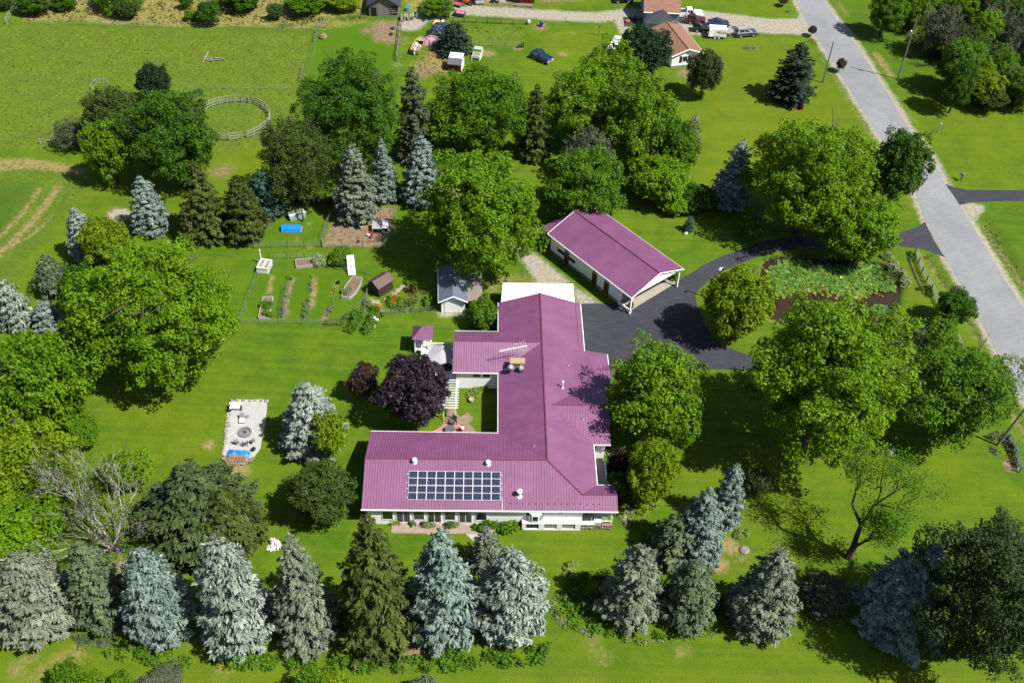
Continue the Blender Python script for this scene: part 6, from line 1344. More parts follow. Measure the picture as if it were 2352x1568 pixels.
car('dark navy sedan parked on the gravel drive', 'car', 'parked_car', (1625, 58), (1674, 60), NAVY, 'sedan', 1.85)
BG = paint('paint_blue_grey', (.055, .085, .115)); t_, h_, w2 = car('blue-grey sport utility car with its tailgate open, hitched to the white trailer', 'car', 'parked_car', (1688, 84), (1736, 80), BG, 'suv', 1.9, roofm=mat('roof_pale', (.50, .50, .55), .35, .1))
m = MB(); m.box((-h_-.42, 0, 1.82), (1.0, 1.5, .06), 0, 0, (0, .12)); m.build('tailgate', BG, t_); m = MB()
for s in (-.6, .6): m.bb(-h_+.5, h_-2.3, s-.03, s+.03, 1.74, 1.80)
m.build('roof_rails', STEEL, t_)
A, B = P(1627, 88), P(1667, 92); L = np.linalg.norm(B-A); c = (A+B)/2; t = thing('cargo_trailer', 'white box trailer with a red stripe hitched behind the blue-grey car', 'trailer', (c[0], c[1]+.8, 0), math.atan2(B[1]-A[1], B[0]-A[0])+.06); h = L/2
m = MB(); m.bb(-h, h, -.95, .95, .5, 2.1); m.build('box', mat('trailer_white', (.74, .74, .75), .4, .05), t, bevel=.05); m = MB(); m.bb(-h*.05, h*.93, -.965, -.952, 1.30, 1.66); m.build('red_stripe', mat('stripe_red', (.60, .02, .04), .4, .05), t)
m = MB(); m.bb(.1*h, h*.85, -.975, -.967, 1.43, 1.52); m.build('white_lettering', W, t); m = MB(); m.bb(-h-.02, -h+.0, -.85, .85, .6, 2.0); m.build('rear_opening', mat('trailer_inside', (.10, .10, .11), .8, .1), t)
m = MB(); m.box((-h-.05+.45, -1.05, 1.25), (.85, .05, 1.45), .12); m.build('side_door', W, t)
for x in (-.4, .35):
    for s in (-1, 1): m = MB(); m.tube([(x, s*.75, .33), (x, s*.98, .33)], .33, 14); wh = m.build('wheel', RUBBER, t); m = MB(); m.tube([(x, s*.97, .33), (x, s*.995, .33)], .2, 10); m.build('rim', LITE, wh)
m = MB(); m.tube([(h, -.5, .5), (h+1.2, 0, .5), (h, .5, .5)], .05, 4); m.tube([(h+1.1, 0, .5), (h+2.0, 0, .5)], .05, 4); m.build('tow_bar', BLACKM, t)
# dark car and machines at the top edge
car('dark car seen only by its near side at the top edge', 'car', 'parked_car', (1408, 5), (1452, 4), paint('paint_black', (.010, .012, .018)), 'sedan', 1.8)
# tan motor boat
p = P(961, 112); t = thing('motor_boat', 'yellowish tan motor boat on the grass by the junk pile', 'boat', (p[0], p[1], .25), math.radians(80)); L = 5.2
def ring(x, w, z): return [(x, -w, z), (x, -w*.75, .05), (x, w*.75, .05), (x, w, z)]
YB = mat('boat_yellow', (.60, .38, .11), .35, .12); m = MB(); st = [(-2.6, .95, .8), (-1., 1.05, .85), (.8, 1.0, .92), (1.9, .65, 1.0), (2.6, .22, 1.08)]; V = []
for s in st: V += ring(*s)
fs = [tuple((i*4+k, i*4+k+1, (i+1)*4+k+1, (i+1)*4+k)) for i in range(4) for k in range(3)]+[(3, 2, 1, 0), (16, 17, 18, 19)]; m.add(V, fs); hb = m.build('hull', YB, t)
sm = hb.modifiers.new('thick', 'SOLIDIFY'); sm.thickness = .1
m = MB(); m.prism([(.9, -.85), (1.9, -.6), (2.5, -.2), (2.5, .2), (1.9, .6), (.9, .85)], .85, .93); m.build('foredeck', mat('boat_tan', (.55, .40, .2), .5, .1), t); m = MB(); m.bb(-2.4, .9, -.85, .85, .12, .2); m.build('floor', mat('boat_floor', (.35, .30, .24), .8, .2), t)
for x, y in ((-.5, -.4), (-.5, .4), (.3, .4)):
    m = MB(); m.bb(x-.25, x+.25, y-.25, y+.25, .2, .65); m.bb(x-.25, x-.15, y-.25, y+.25, .65, 1.0); m.build('seat', W, t)
m = MB(); m.lathe([(.2, 0), (.24, .2), (.22, .6), (.1, .7)], 10, 0, (-2.75, 0, .75)); m.box((-2.8, 0, .45), (.2, .2, .9)); m.build('outboard_motor', W, t)
# junk pile under dark tarps
jp = thing('junk_pile', 'row of tarped junk left of the dark pine at the top', 'junk pile', (*P(1000, 88)[:2], 0)); o = P(1000, 88); g = random.Random(8)
for x, y, k, nm, mt in ((1012,62,1.5,'scrap_heap',mat('scrap_dark', (.06, .06, .065), .7, .4)),(1005,70,1.4,'blue_sheet',mat('tarp_navy', (.02, .05, .14), .45, .2)),(1001,78,1.5,'dark_sheet',mat('tarp_dark', (.02, .03, .06), .5, .3)),(996,86,1.5,'black_sheet',BLACKM),(992,93,1.3,'grey_sheet',mat('tarp_grey', (.30, .28, .30), .7, .2)),(988,99,1.5,'pink_sheet',mat('tarp_pink', (.62, .30, .40), .7, .2)),(1002,57,.8,'yellow_sheet',mat('tarp_yellow', (.70, .42, .02), .5, .1))):
    p = P(x, y)-o; m = MB(); nn, mm = 12, 7; V = [(0, 0, .9+.2*g.random())]
    for j in range(1, mm):
        for i in range(nn): a = 6.283*i/nn; rr_ = k*j/(mm-1)*(1+.22*g.uniform(-1, 1)); V.append((rr_*math.cos(a)*1.25, rr_*math.sin(a)*.85, max(.02, (1.0-.95*(j/(mm-1))**2)+g.uniform(-.14, .14))))
    f_ = [(0, 1+i, 1+(i+1) % nn) for i in range(nn)]+[(1+j*nn+i, 1+(j+1)*nn+i, 1+(j+1)*nn+(i+1) % nn, 1+j*nn+(i+1) % nn) for j in range(mm-2) for i in range(nn)]; m.add(V, f_); q = m.build(nm, mt, jp); q.location = (p[0], p[1], 0)
m = MB()
for i in range(30): a = Vector((P(1012, 58)-o)[:2]).to_3d()+Vector((g.uniform(-1.6, 1.6), g.uniform(-1.2, 1.2), g.uniform(.2, .9))); m.tube([a, a+Vector((g.uniform(-1, 1), g.uniform(-1, 1), g.uniform(-.3, .6)))], .035, 4)
m.build('scrap_bars', STEEL, jp)
m = MB(); a = Vector(P(992, 50)); m.tube([a+Vector((0, 0, .2)), Vector(P(1022, 33, 2.0))], .1, 5); tag(m.build('loading_auger', MT['dark_pole']), 'long dark leaning beam beside the brown pole at the top', 'beam')
# orange tractor mower, roller and machines along the top
def machine(x, y, label, cat, name, c, rz, L=2.2):
    p = P(x, y); t = thing(name, label, cat, (p[0], p[1], 0), rz); mt = mat('mach_'+name, c, .45, .2); m = MB(); m.box((L*.2, 0, .75), (L*.55, .75, .5)); m.build('hood', mt, t, bevel=.05); m = MB(); m.box((-L*.2, 0, .75), (.5, .55, .15)); m.box((-L*.32, 0, 1.0), (.1, .55, .5)); m.build('seat', BLACKM, t)
    for x_, rd in ((-L*.25, .5), (L*.35, .33)):
        for s in (-1, 1): m = MB(); m.tube([(x_, s*.4, rd), (x_, s*.68, rd)], rd, 14); w_ = m.build('wheel', RUBBER, t); m = MB(); m.tube([(x_, s*.67, rd), (x_, s*.69, rd)], rd*.5, 10); m.build('rim', mt, w_)
    m = MB(); m.tube([(-.05, 0, .9), (-.25, 0, 1.3)], .03, 5); m.lathe([(.2, 0), (.2, .03)], 12, 0, (-.27, 0, 1.3)); m.build('steering_wheel', BLACKM, t); return t
machine(1075, 10, 'orange riding mower standing by the top drive', 'mower', 'riding_mower', (.70, .13, .02), 2.9, 2.6); machine(1095, 4, 'grey tractor beside the orange mower at the top', 'tractor', 'farm_tractor', (.30, .31, .31), 1.2, 3.0); machine(1138, 3, 'black tractor next to the gravel spot at the top edge', 'tractor', 'farm_tractor', (.03, .03, .03), 1.6, 2.6)
p = P(1102, 11); t = thing('lawn_roller', 'grey drum lawn roller in front of the grey tractor', 'roller', (p[0], p[1], 0), .1); m = MB(); m.tube([(-.9, 0, .4), (.9, 0, .4)], .4, 16); m.build('drum', mat('roller_grey', (.38, .39, .40), .5, .1), t); m = MB(); m.tube([(-1, 0, .4), (-.9, 1., .5), (0, 1.6, .5), (.9, 1., .5), (1, 0, .4)], .04, 5); m.build('frame', STEEL, t)
for x, y, c, lb in ((1050,14,(.42,.12,.14),'faded red flat wagon bed in the weeds at the top'),(1036,3,(.40,.25,.22),'brownish junk cart at the top edge by the bushes'),(1062,1,(.08,.22,.25),'teal scrap cart at the top edge'),):
    p = P(x, y); t = thing('flat_wagon', lb, 'wagon', (p[0], p[1], 0), -.5); m = MB(); m.box((0, 0, .5), (2.4, 1.4, .1)); m.box((0, .68, .65), (2.4, .06, .25)); m.build('deck', mat('wagon_%d' % x, c, .7, .3, 3.), t); m = MB()
    for a in (-.8, .8): m.tube([(a, -.7, .25), (a, -.55, .25)], .25, 10); m.tube([(a, .55, .25), (a, .7, .25)], .25, 10)
    m.build('wheels', RUBBER, t)
p = P(1056, 37); t = thing('pink_cart', 'dark cart with a pink panel behind the neighbour garden', 'cart', (p[0], p[1], 0), -.25); m = MB(); m.box((0, 0, .55), (2.2, 1.3, .6)); m.build('body', mat('cart_grey', (.10, .10, .11), .6, .2), t); m = MB(); m.box((.25, -.3, .9), (1.6, .7, .1), 0, 0, (.3, 0)); m.build('panel', mat('cart_pink', (.75, .12, .25), .5, .1), t); m = MB(); m.tube([(-.6, -.75, .25), (-.6, .75, .25)], .25, 10); m.build('wheels', RUBBER, t)
p = P(1209, 8); t = thing('red_shed', 'red board shed cut by the top edge', 'shed', (p[0], p[1], 0)); m = MB(); gable_walls(m, -2.6, 1.6, 0, 5, 2.2, 3.2, 'x'); m.build('wall', RED, t); m = MB()
for y in (-.3, 5.3): m.slab([(-2.8, y, 2.15), (1.8, y, 2.15), (1.8, 2.5, 3.35), (-2.8, 2.5, 3.35)], .1)
m.build('roof', SH, t); m = MB(); m.bb(-2.4, -1.4, -.05, .02, 0, 1.9); m.build('opening', BLACKM, t)
p = P(1206, 12); t = thing('lumber_stack', 'stack of pinkish boards in front of the red shed', 'lumber', (p[0]-.3, p[1]-.6, 0), -.05); m = MB(); g = random.Random(2)
for i in range(9): m.box((g.uniform(-.3, .3), (i % 3-1)*.3, .1+.1*(i//3)), (3.6, .24, .07), g.uniform(-.06, .06))
m.build('boards', planks('pink_boards', (.38, .28, .25), .3, 1, .85, .3, .2), t)
p = P(938, 42); t = thing('concrete_blocks', 'group of pale slabs standing by the wooden barn fence', 'slabs', (p[0], p[1]-.5, 0), .2)
for i in range(5): m = MB(); m.box((-1.2+i*.55, g.uniform(-.5, .3), .5), (.28, 1.3, 1.0), g.uniform(-.2, .2), 0, (g.uniform(-.2, .2), g.uniform(-.2, .2))); m.build('slab', mat('pale_slab', (.48, .45, .40), .9, .2, 3.), t)
p = P(926, 25); t = thing('blue_drum', 'small blue drum at the right side of the wooden barn', 'barrel', (p[0]+.8, p[1], 0)); m = MB(); m.lathe([(.42, 0), (.46, .4), (.42, .8), (.38, .82), (.36, .7), (.02, .7)], 14); m.build('drum', mat('sky_blue_plastic', (.08, .38, .62), .4, .1), t); m = MB(); m.lathe([(.47, .38), (.47, .44)], 14); m.build('band', STEEL, t)
for x, y, lb in ((902, 67, 'single black tyre lying in the barn yard dirt'), (898, 80, 'black tyre nearer the fence in the barn yard')):
    p = P(x, y); t = thing('old_tyre', lb, 'tyre', (p[0], p[1], 0)); m = MB(); n = 16; V = []
    for i in range(n):
        a = 6.283*i/n
        for k in range(6): b_ = 6.283*k/6; rr_ = .32+.13*math.cos(b_); V.append((rr_*math.cos(a), rr_*math.sin(a), .13+.12*math.sin(b_)))
    m.add(V, [(i*6+k, ((i+1) % n)*6+k, ((i+1) % n)*6+(k+1) % 6, i*6+(k+1) % 6) for i in range(n) for k in range(6)]); m.build('rubber_ring', RUBBER, t, smooth=True)
p = P(743, 88); t = thing('hay_bale', 'small tan hay heap in the bright green paddock', 'hay', (p[0], p[1], 0), .5); m = MB(); m.lathe([(.75, 0), (.8, .35), (.55, .8), (.15, 1.0)], 9); m.build('bale', mat('hay', (.42, .29, .14), .95, .35, 6., .8), t); v, f = quads(np.random.default_rng(3).normal(size=(160, 3))*[.5, .5, .3]+[0, 0, .55], np.random.default_rng(4).normal(size=(160, 3)), .3, np.random.default_rng(5), .2); part('loose_straw', fastmesh('loose_straw', v, f, None, np.random.default_rng(6).uniform(0, 1, 160)), F['straw'], t)
p = P(487, 139); t = thing('board_heap', 'heap of old grey boards lying in the pasture', 'boards', (p[0], p[1], 0)); m = MB(); g = random.Random(6)
for i in range(9): m.box((g.uniform(-.8, 1.6), g.uniform(-.8, .8), .1+i*.04), (g.uniform(1.6, 2.6), .18, .06), g.uniform(-.6, .6))
m.build('boards', GREYW, t); m = MB(); m.box((-1.1, .2, .6), (.18, 2.6, .08), -.25, 0, (.35, 0)); m.build('pale_board', mat('new_pine', (.50, .44, .22), .7, .15), t)
p = P(1243, 61); t = thing('blue_well_pump', 'blue pump head in the small dirt circle', 'pump', (p[0], p[1], 0)); m = MB(); m.lathe([(.42, 0), (.35, .3), (.30, .9), (.42, 1.0), (.2, 1.15)], 12); m.build('body', mat('pump_blue', (.03, .06, .35), .4, .1), t); m = MB(); m.box((.1, -.45, .85), (.2, .5, .18)); m.build('spout', mat('pump_blue', (.03, .06, .35), .4, .1), t)
p = P(1375, 84); t = thing('clothes_post', 'T-shaped clothes line post on the neighbour lawn', 'post', (p[0], p[1]+.3, 0)); m = MB(); m.bb(-.06, .06, -.06, .06, 0, 2.3); m.build('post', MT['dark_pole'], t); m = MB(); m.bb(-.8, .8, -.05, .05, 2.2, 2.32); m.build('crossbar', mat('brown_rail', (.30, .20, .15), .85, .3, 3.), t)
p = P(1195, 111); t = thing('stump_group', 'row of black garden stumps at the end of the neighbour garden', 'stumps', (p[0], p[1], 0))
for i in range(4): m = MB(); m.tube([((i-1.5)*.38, i*.1, 0), ((i-1.5)*.38, i*.1, .5+.22*i)], .14, 8); m.build('stump', MT['scrap_dark'], t)
p = P(1207, 55); t = thing('white_sack', 'white sack at the end of the dark garden rail fence', 'sack', (p[0]+.6, p[1], 0)); m = MB(); m.lathe([(.35, 0), (.48, .3), (.4, .7), (.15, .9)], 10); m.build('bag', mat('sack_white', (.62, .60, .62), .8, .15), t, smooth=True)
for x, y, lb in ((2155, 304, 'pale marker stake on the right lawn'),):
    p = P(x, y); t = thing('marker_post', lb, 'post', (p[0], p[1], 0)); m = MB(); m.bb(-.07, .07, -.07, .07, 0, 1.7); m.build('post', mat('pale_board', (.50, .50, .44), .85, .2, 3.), t); m = MB(); m.bb(-.09, .09, -.09, .09, 1.7, 1.75); m.build('cap', W, t)
p = P(2206, 415); t = thing('mail_box', 'grey mailbox on a post by the right driveway', 'mailbox', (p[0], p[1], 0), .4); m = MB(); m.bb(-.06, .06, -.06, .06, 0, 1.05); m.build('post', MT['dark_pole'], t); m = MB(); m.side([(.2*math.cos(a), 1.05+.18+.2*math.sin(a)) for a in np.linspace(0, math.pi, 8)]+[(-.2, 1.05), (.2, 1.05)], -.4, .4); m.build('box', mat('mailbox_grey', (.25, .28, .33), .4, .1), t)
p = P(1724, 112); t = thing('brush_pile', 'small pile of twigs on the neighbour lawn', 'brush pile', (p[0], p[1], 0)); m = MB(); g = random.Random(12)
for i in range(70): a = Vector((g.gauss(0, .6), g.gauss(0, .35), g.uniform(.05, .45))); m.tube([a, a+Vector((g.uniform(-.8, .8), g.uniform(-.5, .5), g.uniform(-.1, .3)))], .03, 3)
m.build('twigs', mat('dry_twig', (.42, .36, .26), .9, .3), t)
# ornamental saplings on the neighbour lawn
for x, y, h, lb in ((1868, 84, 38, 'small purple sapling in red mulch by the drive mouth'), (1801, 14, 26, 'small purple sapling in the top lawn corner')):
    tree(x-11, y-h*.62, x+9, y-6, 'purple_green', lb, 'ornamental_sapling', 'tree', .7, seed=70+x % 7); c = P(x-2 if x > 1850 else x, y+ (11 if x > 1850 else 13)); 
clump(1864, 96, .9, .22, 'redmulch', 'red mulch ring under the roadside purple sapling', 'mulch', .14, 160, 71); clump(1806, 27, .7, .2, 'redmulch', 'red mulch ring under the top corner sapling', 'mulch', .14, 120, 72); clump(1822, 241, 1.9, .3, 'redmulch', 'bright red mulch under the dark roadside spruce', 'mulch', .2, 420, 73)
tree(1922, 133, 1943, 160, 'purple_green', 'little dark red sapling right of the dark roadside spruce', 'ornamental_sapling', 'tree', .6, seed=74)
# ---------------------------------------------------------------- woods across the road
WD = (('maple_mid',1992,-30,2085,72,'roadside maple at the corner of the woods'),('maple_bright',2070,-40,2160,60,'bright tree second in along the top edge of the woods'),('grey_green',2110,5,2205,120,'thin greyish tree behind the tall utility pole'),('maple_bright',2170,-30,2260,50,'sunlit tree at the top of the woods'),('maple_mid',2150,85,2270,205,'yellowish mid green tree at the inner edge of the woods'),('maple_dark',2165,125,2245,255,'dark front tree at the lawn corner of the woods'),('yellow',2185,140,2305,230,'bright yellow-green tree in the front row of the woods'),('olive',2180,55,2260,140,'olive tree in the middle of the woods'),('maple_bright',2215,20,2310,120,'leafy tree in the centre of the woods'),('maple_mid',2250,105,2345,205,'rounded green tree right of the centre of the woods'),('grey_green',2290,30,2380,140,'pale grey-green willow at the right edge of the woods'),('maple_dark',2265,-40,2370,50,'dark tree in the top right corner'),('maple_mid',2290,150,2400,240,'low green tree at the right edge of the woods front'),('olive',2230,180,2320,245,'low olive bush in the front of the woods'),('maple_dark',2330,70,2440,180,'dark green tree cut by the right edge in the woods'),('maple_dark',2110,-30,2190,40,'dark tree behind the thin greyish one'),('olive',2230,-20,2300,60,'dull olive tree at the top middle of the woods'),('maple_mid',2300,-30,2400,50,'mid green tree left of the top right corner'),('maple_dark',2215,90,2280,170,'shaded dark tree left of the rounded green one'),('grey_green',2240,60,2320,130,'dusty grey tree among the middle of the woods'),('maple_mid',2135,60,2200,120,'small green tree at the woods edge behind the bare forked tree'))
for i, (mt, x0, y0, x1, y1, lb) in enumerate(WD): tree(x0, y0, x1, y1, mt, lb, cl=1.2, seed=80+i, style='open' if mt == 'grey_green' else 'fine', group='trees of the woods across the road')
for i, (x, y, h, lb) in enumerate(((2118,122,6.5,'grey leafless tree left in the woods edge'),(2160,150,5.5,'bare forked tree at the woods edge'),(2262,120,7.5,'grey bare-stemmed tree deep in the woods'),(2325,60,7.5,'pale dead tree in the top right of the woods'),(2310,190,7,'grey bare-topped tree near the right edge of the woods'))): bare_tree(x, y, h*1.25, 3, lb, 'grey_green', 300, .26, 30+i, 3, spread=.5, lean=.3, trunk=.15)
cover('undergrowth', [(2080,90),(2150,160),(2230,245),(2400,250),(2400,-60),(1995,-60),(2010,20)], 'olive', 'leafy undergrowth filling the floor of the woods', 'undergrowth', 1.6, 5, .42, 2.2, 51, 'stuff')
cover('reeds', [(2225,238),(2300,241),(2400,240),(2400,248),(2300,249),(2228,247)], 'lush', 'reedy green fringe at the foot of the woods', 'reeds', .9, 16, .3, .9, 52, 'stuff', spike=.5)
# ---------------------------------------------------------------- brush along the top edge
TB = (('maple_dark',35,-25,110,32,'dark bush left in the top brush line'),('maple_dark',112,-20,178,20,'green bush second from the left in the top brush line'),('maple_mid',205,-60,330,22,'broad leafy clump over the dark shadow in the top brush line'),('olive',268,-8,318,42,'small tree with a dark shadow under it in the dry grass'),('maple_dark',452,-2,505,57,'round dark bush alone in the tall dry grass'),('yellow',424,18,452,46,'small yellow-green bush beside the round dark bush'),('maple_dark',495,-40,600,18,'dark brush at the top left of the wooden barn'),('olive',613,5,650,44,'little olive bush in the dry grass'),('maple_mid',655,-30,750,34,'big leafy bush between dry grass and barn'),('yellow',745,-30,830,24,'yellowish brush left of the wooden barn'),('maple_dark',412,-20,440,20,'narrow dark sapling in the dry grass'),('maple_mid',965,-2,1042,27,'bright round bush beside the brown pole'),('olive',-30,-20,38,18,'olive bush at the top left corner'))
for i, (mt, x0, y0, x1, y1, lb) in enumerate(TB): tree(x0, y0, x1, y1, mt, lb, 'bush', 'bush', cl=.2, seed=100+i, style='fine' if mt == 'olive' else 'maple')
cover('tall_grass', [(30,14),(62,50),(320,58),(620,60),(740,45),(850,25),(700,-30),(60,-25)], 'straw', 'tall dry yellow grass along the top of the pasture', 'grass', .7, 2.2, .5, 1.4, 53, 'stuff', spike=.6)
cover('weeds', [(640,55),(700,42),(845,40),(840,50),(740,56),(650,66)], 'weed', 'grey-green weeds along the barn paddock', 'weeds', .9, 7, .35, 1.2, 54, 'stuff', spike=.4)
cover('weeds', [(130,310),(200,320),(210,345),(150,345)], 'spruce_green', 'bluish rough weeds at the pasture corner', 'weeds', .9, 6, .35, 1.3, 55, 'stuff', spike=.4)
cover('weeds', [(600,300),(640,270),(690,330),(680,360),(620,360)], 'weed', 'rough weeds at the edge of the round pen', 'weeds', .6, 4, .3, 1.3, 56, 'stuff', spike=.4)
cover('weeds', [(660,462),(720,450),(770,455),(768,478),(720,476),(670,478)], 'olive', 'shaded shrubs along the back of the duck pen', 'shrubs', 1.2, 14, .3, 1.3, 57)
clump(748, 473, .8, .9, 'straw', 'orange-yellow flowers behind the duck pen', 'flowers', .2, 120, 58)
# pasture tufts
PASX = ((700, 'rough grass tufts of the pasture', [(-60,70),(690,78),(660,330),(320,330),(100,330),(-60,350)], .35, .32, 'weed', 1.0),)
for n_, lb, pts, dn, lf, mt, ck in PASX: cover('grass_tufts', pts, mt, lb, 'grass', .16, dn, lf, 2.4, 59, 'stuff', spike=.5)
# ---------------------------------------------------------------- bottom edge: bushes and the green hedge strip
for i, (mt, x0, y0, x1, y1, lb) in enumerate((('maple_mid',120,1512,192,1605,'green bush at the far left of the bottom edge'),('maple_bright',180,1534,245,1620,'bright bush second from the left at the bottom edge'),('maple_mid',248,1535,300,1610,'small green bush third from the left at the bottom edge'),('grey_green',318,1528,420,1620,'greyish bush fourth from the left at the bottom edge'),('maple_mid',675,1530,745,1620,'green bush with a dark shadow at the middle of the bottom edge'),('yellow',720,1540,800,1620,'yellow-green bush at the middle of the bottom edge'),('spruce_green',942,1548,1010,1625,'blue-green bush rightmost on the bottom edge'))): tree(x0, y0, x1, y1, mt, lb, 'bush', 'bush', cl=.2, seed=120+i)
cover('ground_cover', [(238,1474),(300,1484),(420,1506),(520,1512),(620,1502),(760,1512),(900,1518),(1000,1500),(1100,1498),(1262,1482),(1264,1522),(1100,1538),(950,1544),(800,1546),(620,1538),(450,1534),(300,1522),(235,1504)], 'lush', 'band of green weeds under the front row of spruces', 'ground cover', 1.0, 16, .32, .9, 60, 'stuff', up=.5)
cover('ground_cover', [(170,1462),(260,1462),(270,1490),(190,1500)], 'grey_green', 'dull grey weeds below the left spruces', 'ground cover', .5, 14, .25, 1., 61, 'stuff')
clump(1300, 0, .1, .1, 'lush', 'x') if 0 else None
# ---------------------------------------------------------------- big flower bed at the lower right and hosta clumps
cover('flower_bed', [(1275,1385),(1310,1362),(1340,1400),(1400,1430),(1470,1450),(1560,1455),(1640,1430),(1660,1400),(1665,1445),(1600,1462),(1490,1468),(1400,1462),(1310,1440),(1280,1415)], 'lush', 'leafy green planting inside the big flower bed', 'flower bed', .75, 16, .3, 1.1, 62)
cover('hosta_border', [(1258,1360),(1270,1350),(1282,1370),(1282,1400),(1310,1432),(1370,1452),(1366,1462),(1300,1444),(1266,1410)], 'variegated', 'pale variegated hostas on the left rim of the big flower bed', 'plants', .35, 18, .24, .8, 63)
cover('hosta_border', [(1425,1462),(1500,1466),(1560,1456),(1640,1438),(1690,1432),(1682,1446),(1630,1462),(1560,1474),(1480,1478),(1428,1472)], 'hosta', 'yellow-green hostas on the front rim of the big flower bed', 'plants', .35, 20, .24, .8, 64)
cover('shade_plants', [(1290,1330),(1400,1310),(1420,1380),(1400,1430),(1330,1400)], 'maple_dark', 'shaded shrubs in the left of the big flower bed', 'shrubs', 1.3, 18, .3, 1.4, 65)
cover('shade_plants', [(1560,1380),(1660,1370),(1672,1430),(1560,1450)], 'olive', 'olive plants right of the dull grey spruce', 'shrubs', .8, 14, .28, 1.2, 66)
cover('flower_bed', [(1830,1395),(1880,1385),(1930,1395),(1928,1420),(1880,1430),(1845,1425)], 'yellow', 'yellow-green planting under the willow shrub', 'plants', .6, 18, .25, .9, 67)
cover('hosta_border', [(1838,1420),(1880,1436),(1930,1412),(1932,1430),(1885,1448),(1850,1438)], 'hosta', 'hostas on the rim below the willow shrub', 'plants', .35, 22, .22, .8, 68)
HG = (); HOST = [(1311,1308,1.0,'bright hosta clump alone left of the big flower bed'),(1437,1194,.8,'hosta clump at the house corner'),(1420,1172,.8,'yellow-green hosta against the house corner'),(1700,1222,.9,'hosta beside the slanting blue spruce'),(1690,1210,.7,'green fern left of the hosta by the slanting spruce'),(1443,1172,.7,'pale hosta below the bright young maple'),(1470,1168,.8,'hosta in the bed edge under the yellow-green maple'),(1495,1162,.7,'hosta at the right end of the bed under the yellow-green maple'),(1402,1038,.9,'pale green shrub at the upper end of the east porch'),(1412,862,.8,'yellow-green plant by the house at the blacktop edge'),(1100,892,.9,'ferny plant under the courtyard windows'),(1082,903,.9,'light green plants in the courtyard corner'),(1716,1108,.8,'pale plant under the brownish shrub')]
for i, (x, y, r_, lb) in enumerate(HOST): clump(x, y, r_, .6, ('hosta', 'variegated', 'yellow', 'hosta')[i % 4], lb, 'plant', .3, 200, 90+i)
clump(1665, 1270, 1., .1, 'redmulch', 'x') if 0 else None
# --- house front planting
for i, (x, y, r_, h, mt, lb) in enumerate(((906,1185,1.5,1.0,'yellow','yellow-green shrubs at the left end of the house front'),(925,1192,.9,.8,'variegated','silvery plant beside the front terrace'),(962,1197,1.,.9,'weed','dry grasses with a dark red plant on the front terrace'),(985,1198,.8,.8,'variegated','pale grasses in the middle of the front terrace'),(1028,1198,.9,.8,'weed','spiky plants on the front terrace'),(1046,1197,.8,.8,'variegated','silvery tuft at the right of the front terrace'),(1130,1192,1.4,1.6,'lush','climbing vine at the house front'),(1160,1200,1.6,1.3,'lush','bright green rounded bush at the house front'),(1186,1197,1.2,1.1,'yellow','yellow-green bush right of the vine at the house front'),(1105,1205,1.,.8,'maple_dark','dark ivy at the right end of the front terrace'))): clump(x, y, r_, h, mt, lb, 'shrub', .28, int(260*r_), 110+i)
p = P(984, 1222); t = thing('stepping_stone', 'round pale stepping stone on the lawn before the terrace', 'stone', (p[0], p[1], 0)); m = MB(); m.lathe([(.3, 0), (.32, .05), (.28, .08)], 16); m.build('disc', mat('pale_stone', (.55, .50, .38), .8, .2), t)
pt = [(1066,1213),(1120,1213),(1132,1236),(1085,1240),(1072,1228)]; m = MB(); m.prism(resample(pt, .6, .08, 4), -.02, .05); tag(m.build('gravel_patch', mat('white_gravel', (.70, .69, .66), .9, .10, 2., .3)), kind='structure')
clump(625, 1255, .8, 1., 'white', 'white hydrangea behind the grey-green layered spruce', 'flowers', .22, 170, 121); p = P(275, 1265); t = thing('tree_stump', 'pale cut stump beside the half-bare tree', 'stump', (p[0], p[1], 0)); m = MB(); m.lathe([(.55, 0), (.42, .2), (.36, .9), (.1, 1.0)], 10); m.build('stump', BARKG, t)
cover('flower_bed', [(2000,1025),(2040,1010),(2085,1022),(2084,1042),(2050,1048),(2005,1046)], 'lush', 'flower bed at the rim of the big maple shadow', 'plants', .6, 16, .28, .9, 122)
cover('flower_bed', [(1968,1020),(2000,1015),(2010,1045),(1985,1042)], 'hosta', 'pale grassy plants left in the flower bed by the big maple shadow', 'plants', .5, 16, .26, .9, 123); clump(2046, 1038, .7, .7, 'white', 'white flowers in the flower bed by the big maple shadow', 'flowers', .14, 60, 124)
cover('flower_bed', [(2262,1010),(2300,990),(2330,1030),(2352,1065),(2340,1075),(2300,1050),(2268,1030)], 'grey_green', 'grey-green shrubs round the leaning pole', 'shrubs', .9, 14, .3, 1.2, 125)
p = P(2032, 994); t = thing('garden_ornament', 'red garden ornament in the flower bed by the big maple', 'ornament', (p[0], p[1], 0)); m = MB(); m.lathe([(.25, 0), (.35, .3), (.18, .55), (.22, .7), (.02, .9)], 12); m.build('urn', mat('terracotta', (.55, .12, .05), .6, .15), t); m = MB(); m.tube([(0, 0, .8), (.25, .25, 1.5)], .05, 6); m.build('rod', STEEL, t)
p = P(1692, 1280); t = thing('flat_boulder', 'flat grey boulder in the dry lawn right of the blue spruces', 'boulder', (p[0]+1, p[1]+1, 0)); m = MB(); m.lathe([(.5, 0), (.6, .15), (.35, .3)], 8); m.build('stone', STONE, t)
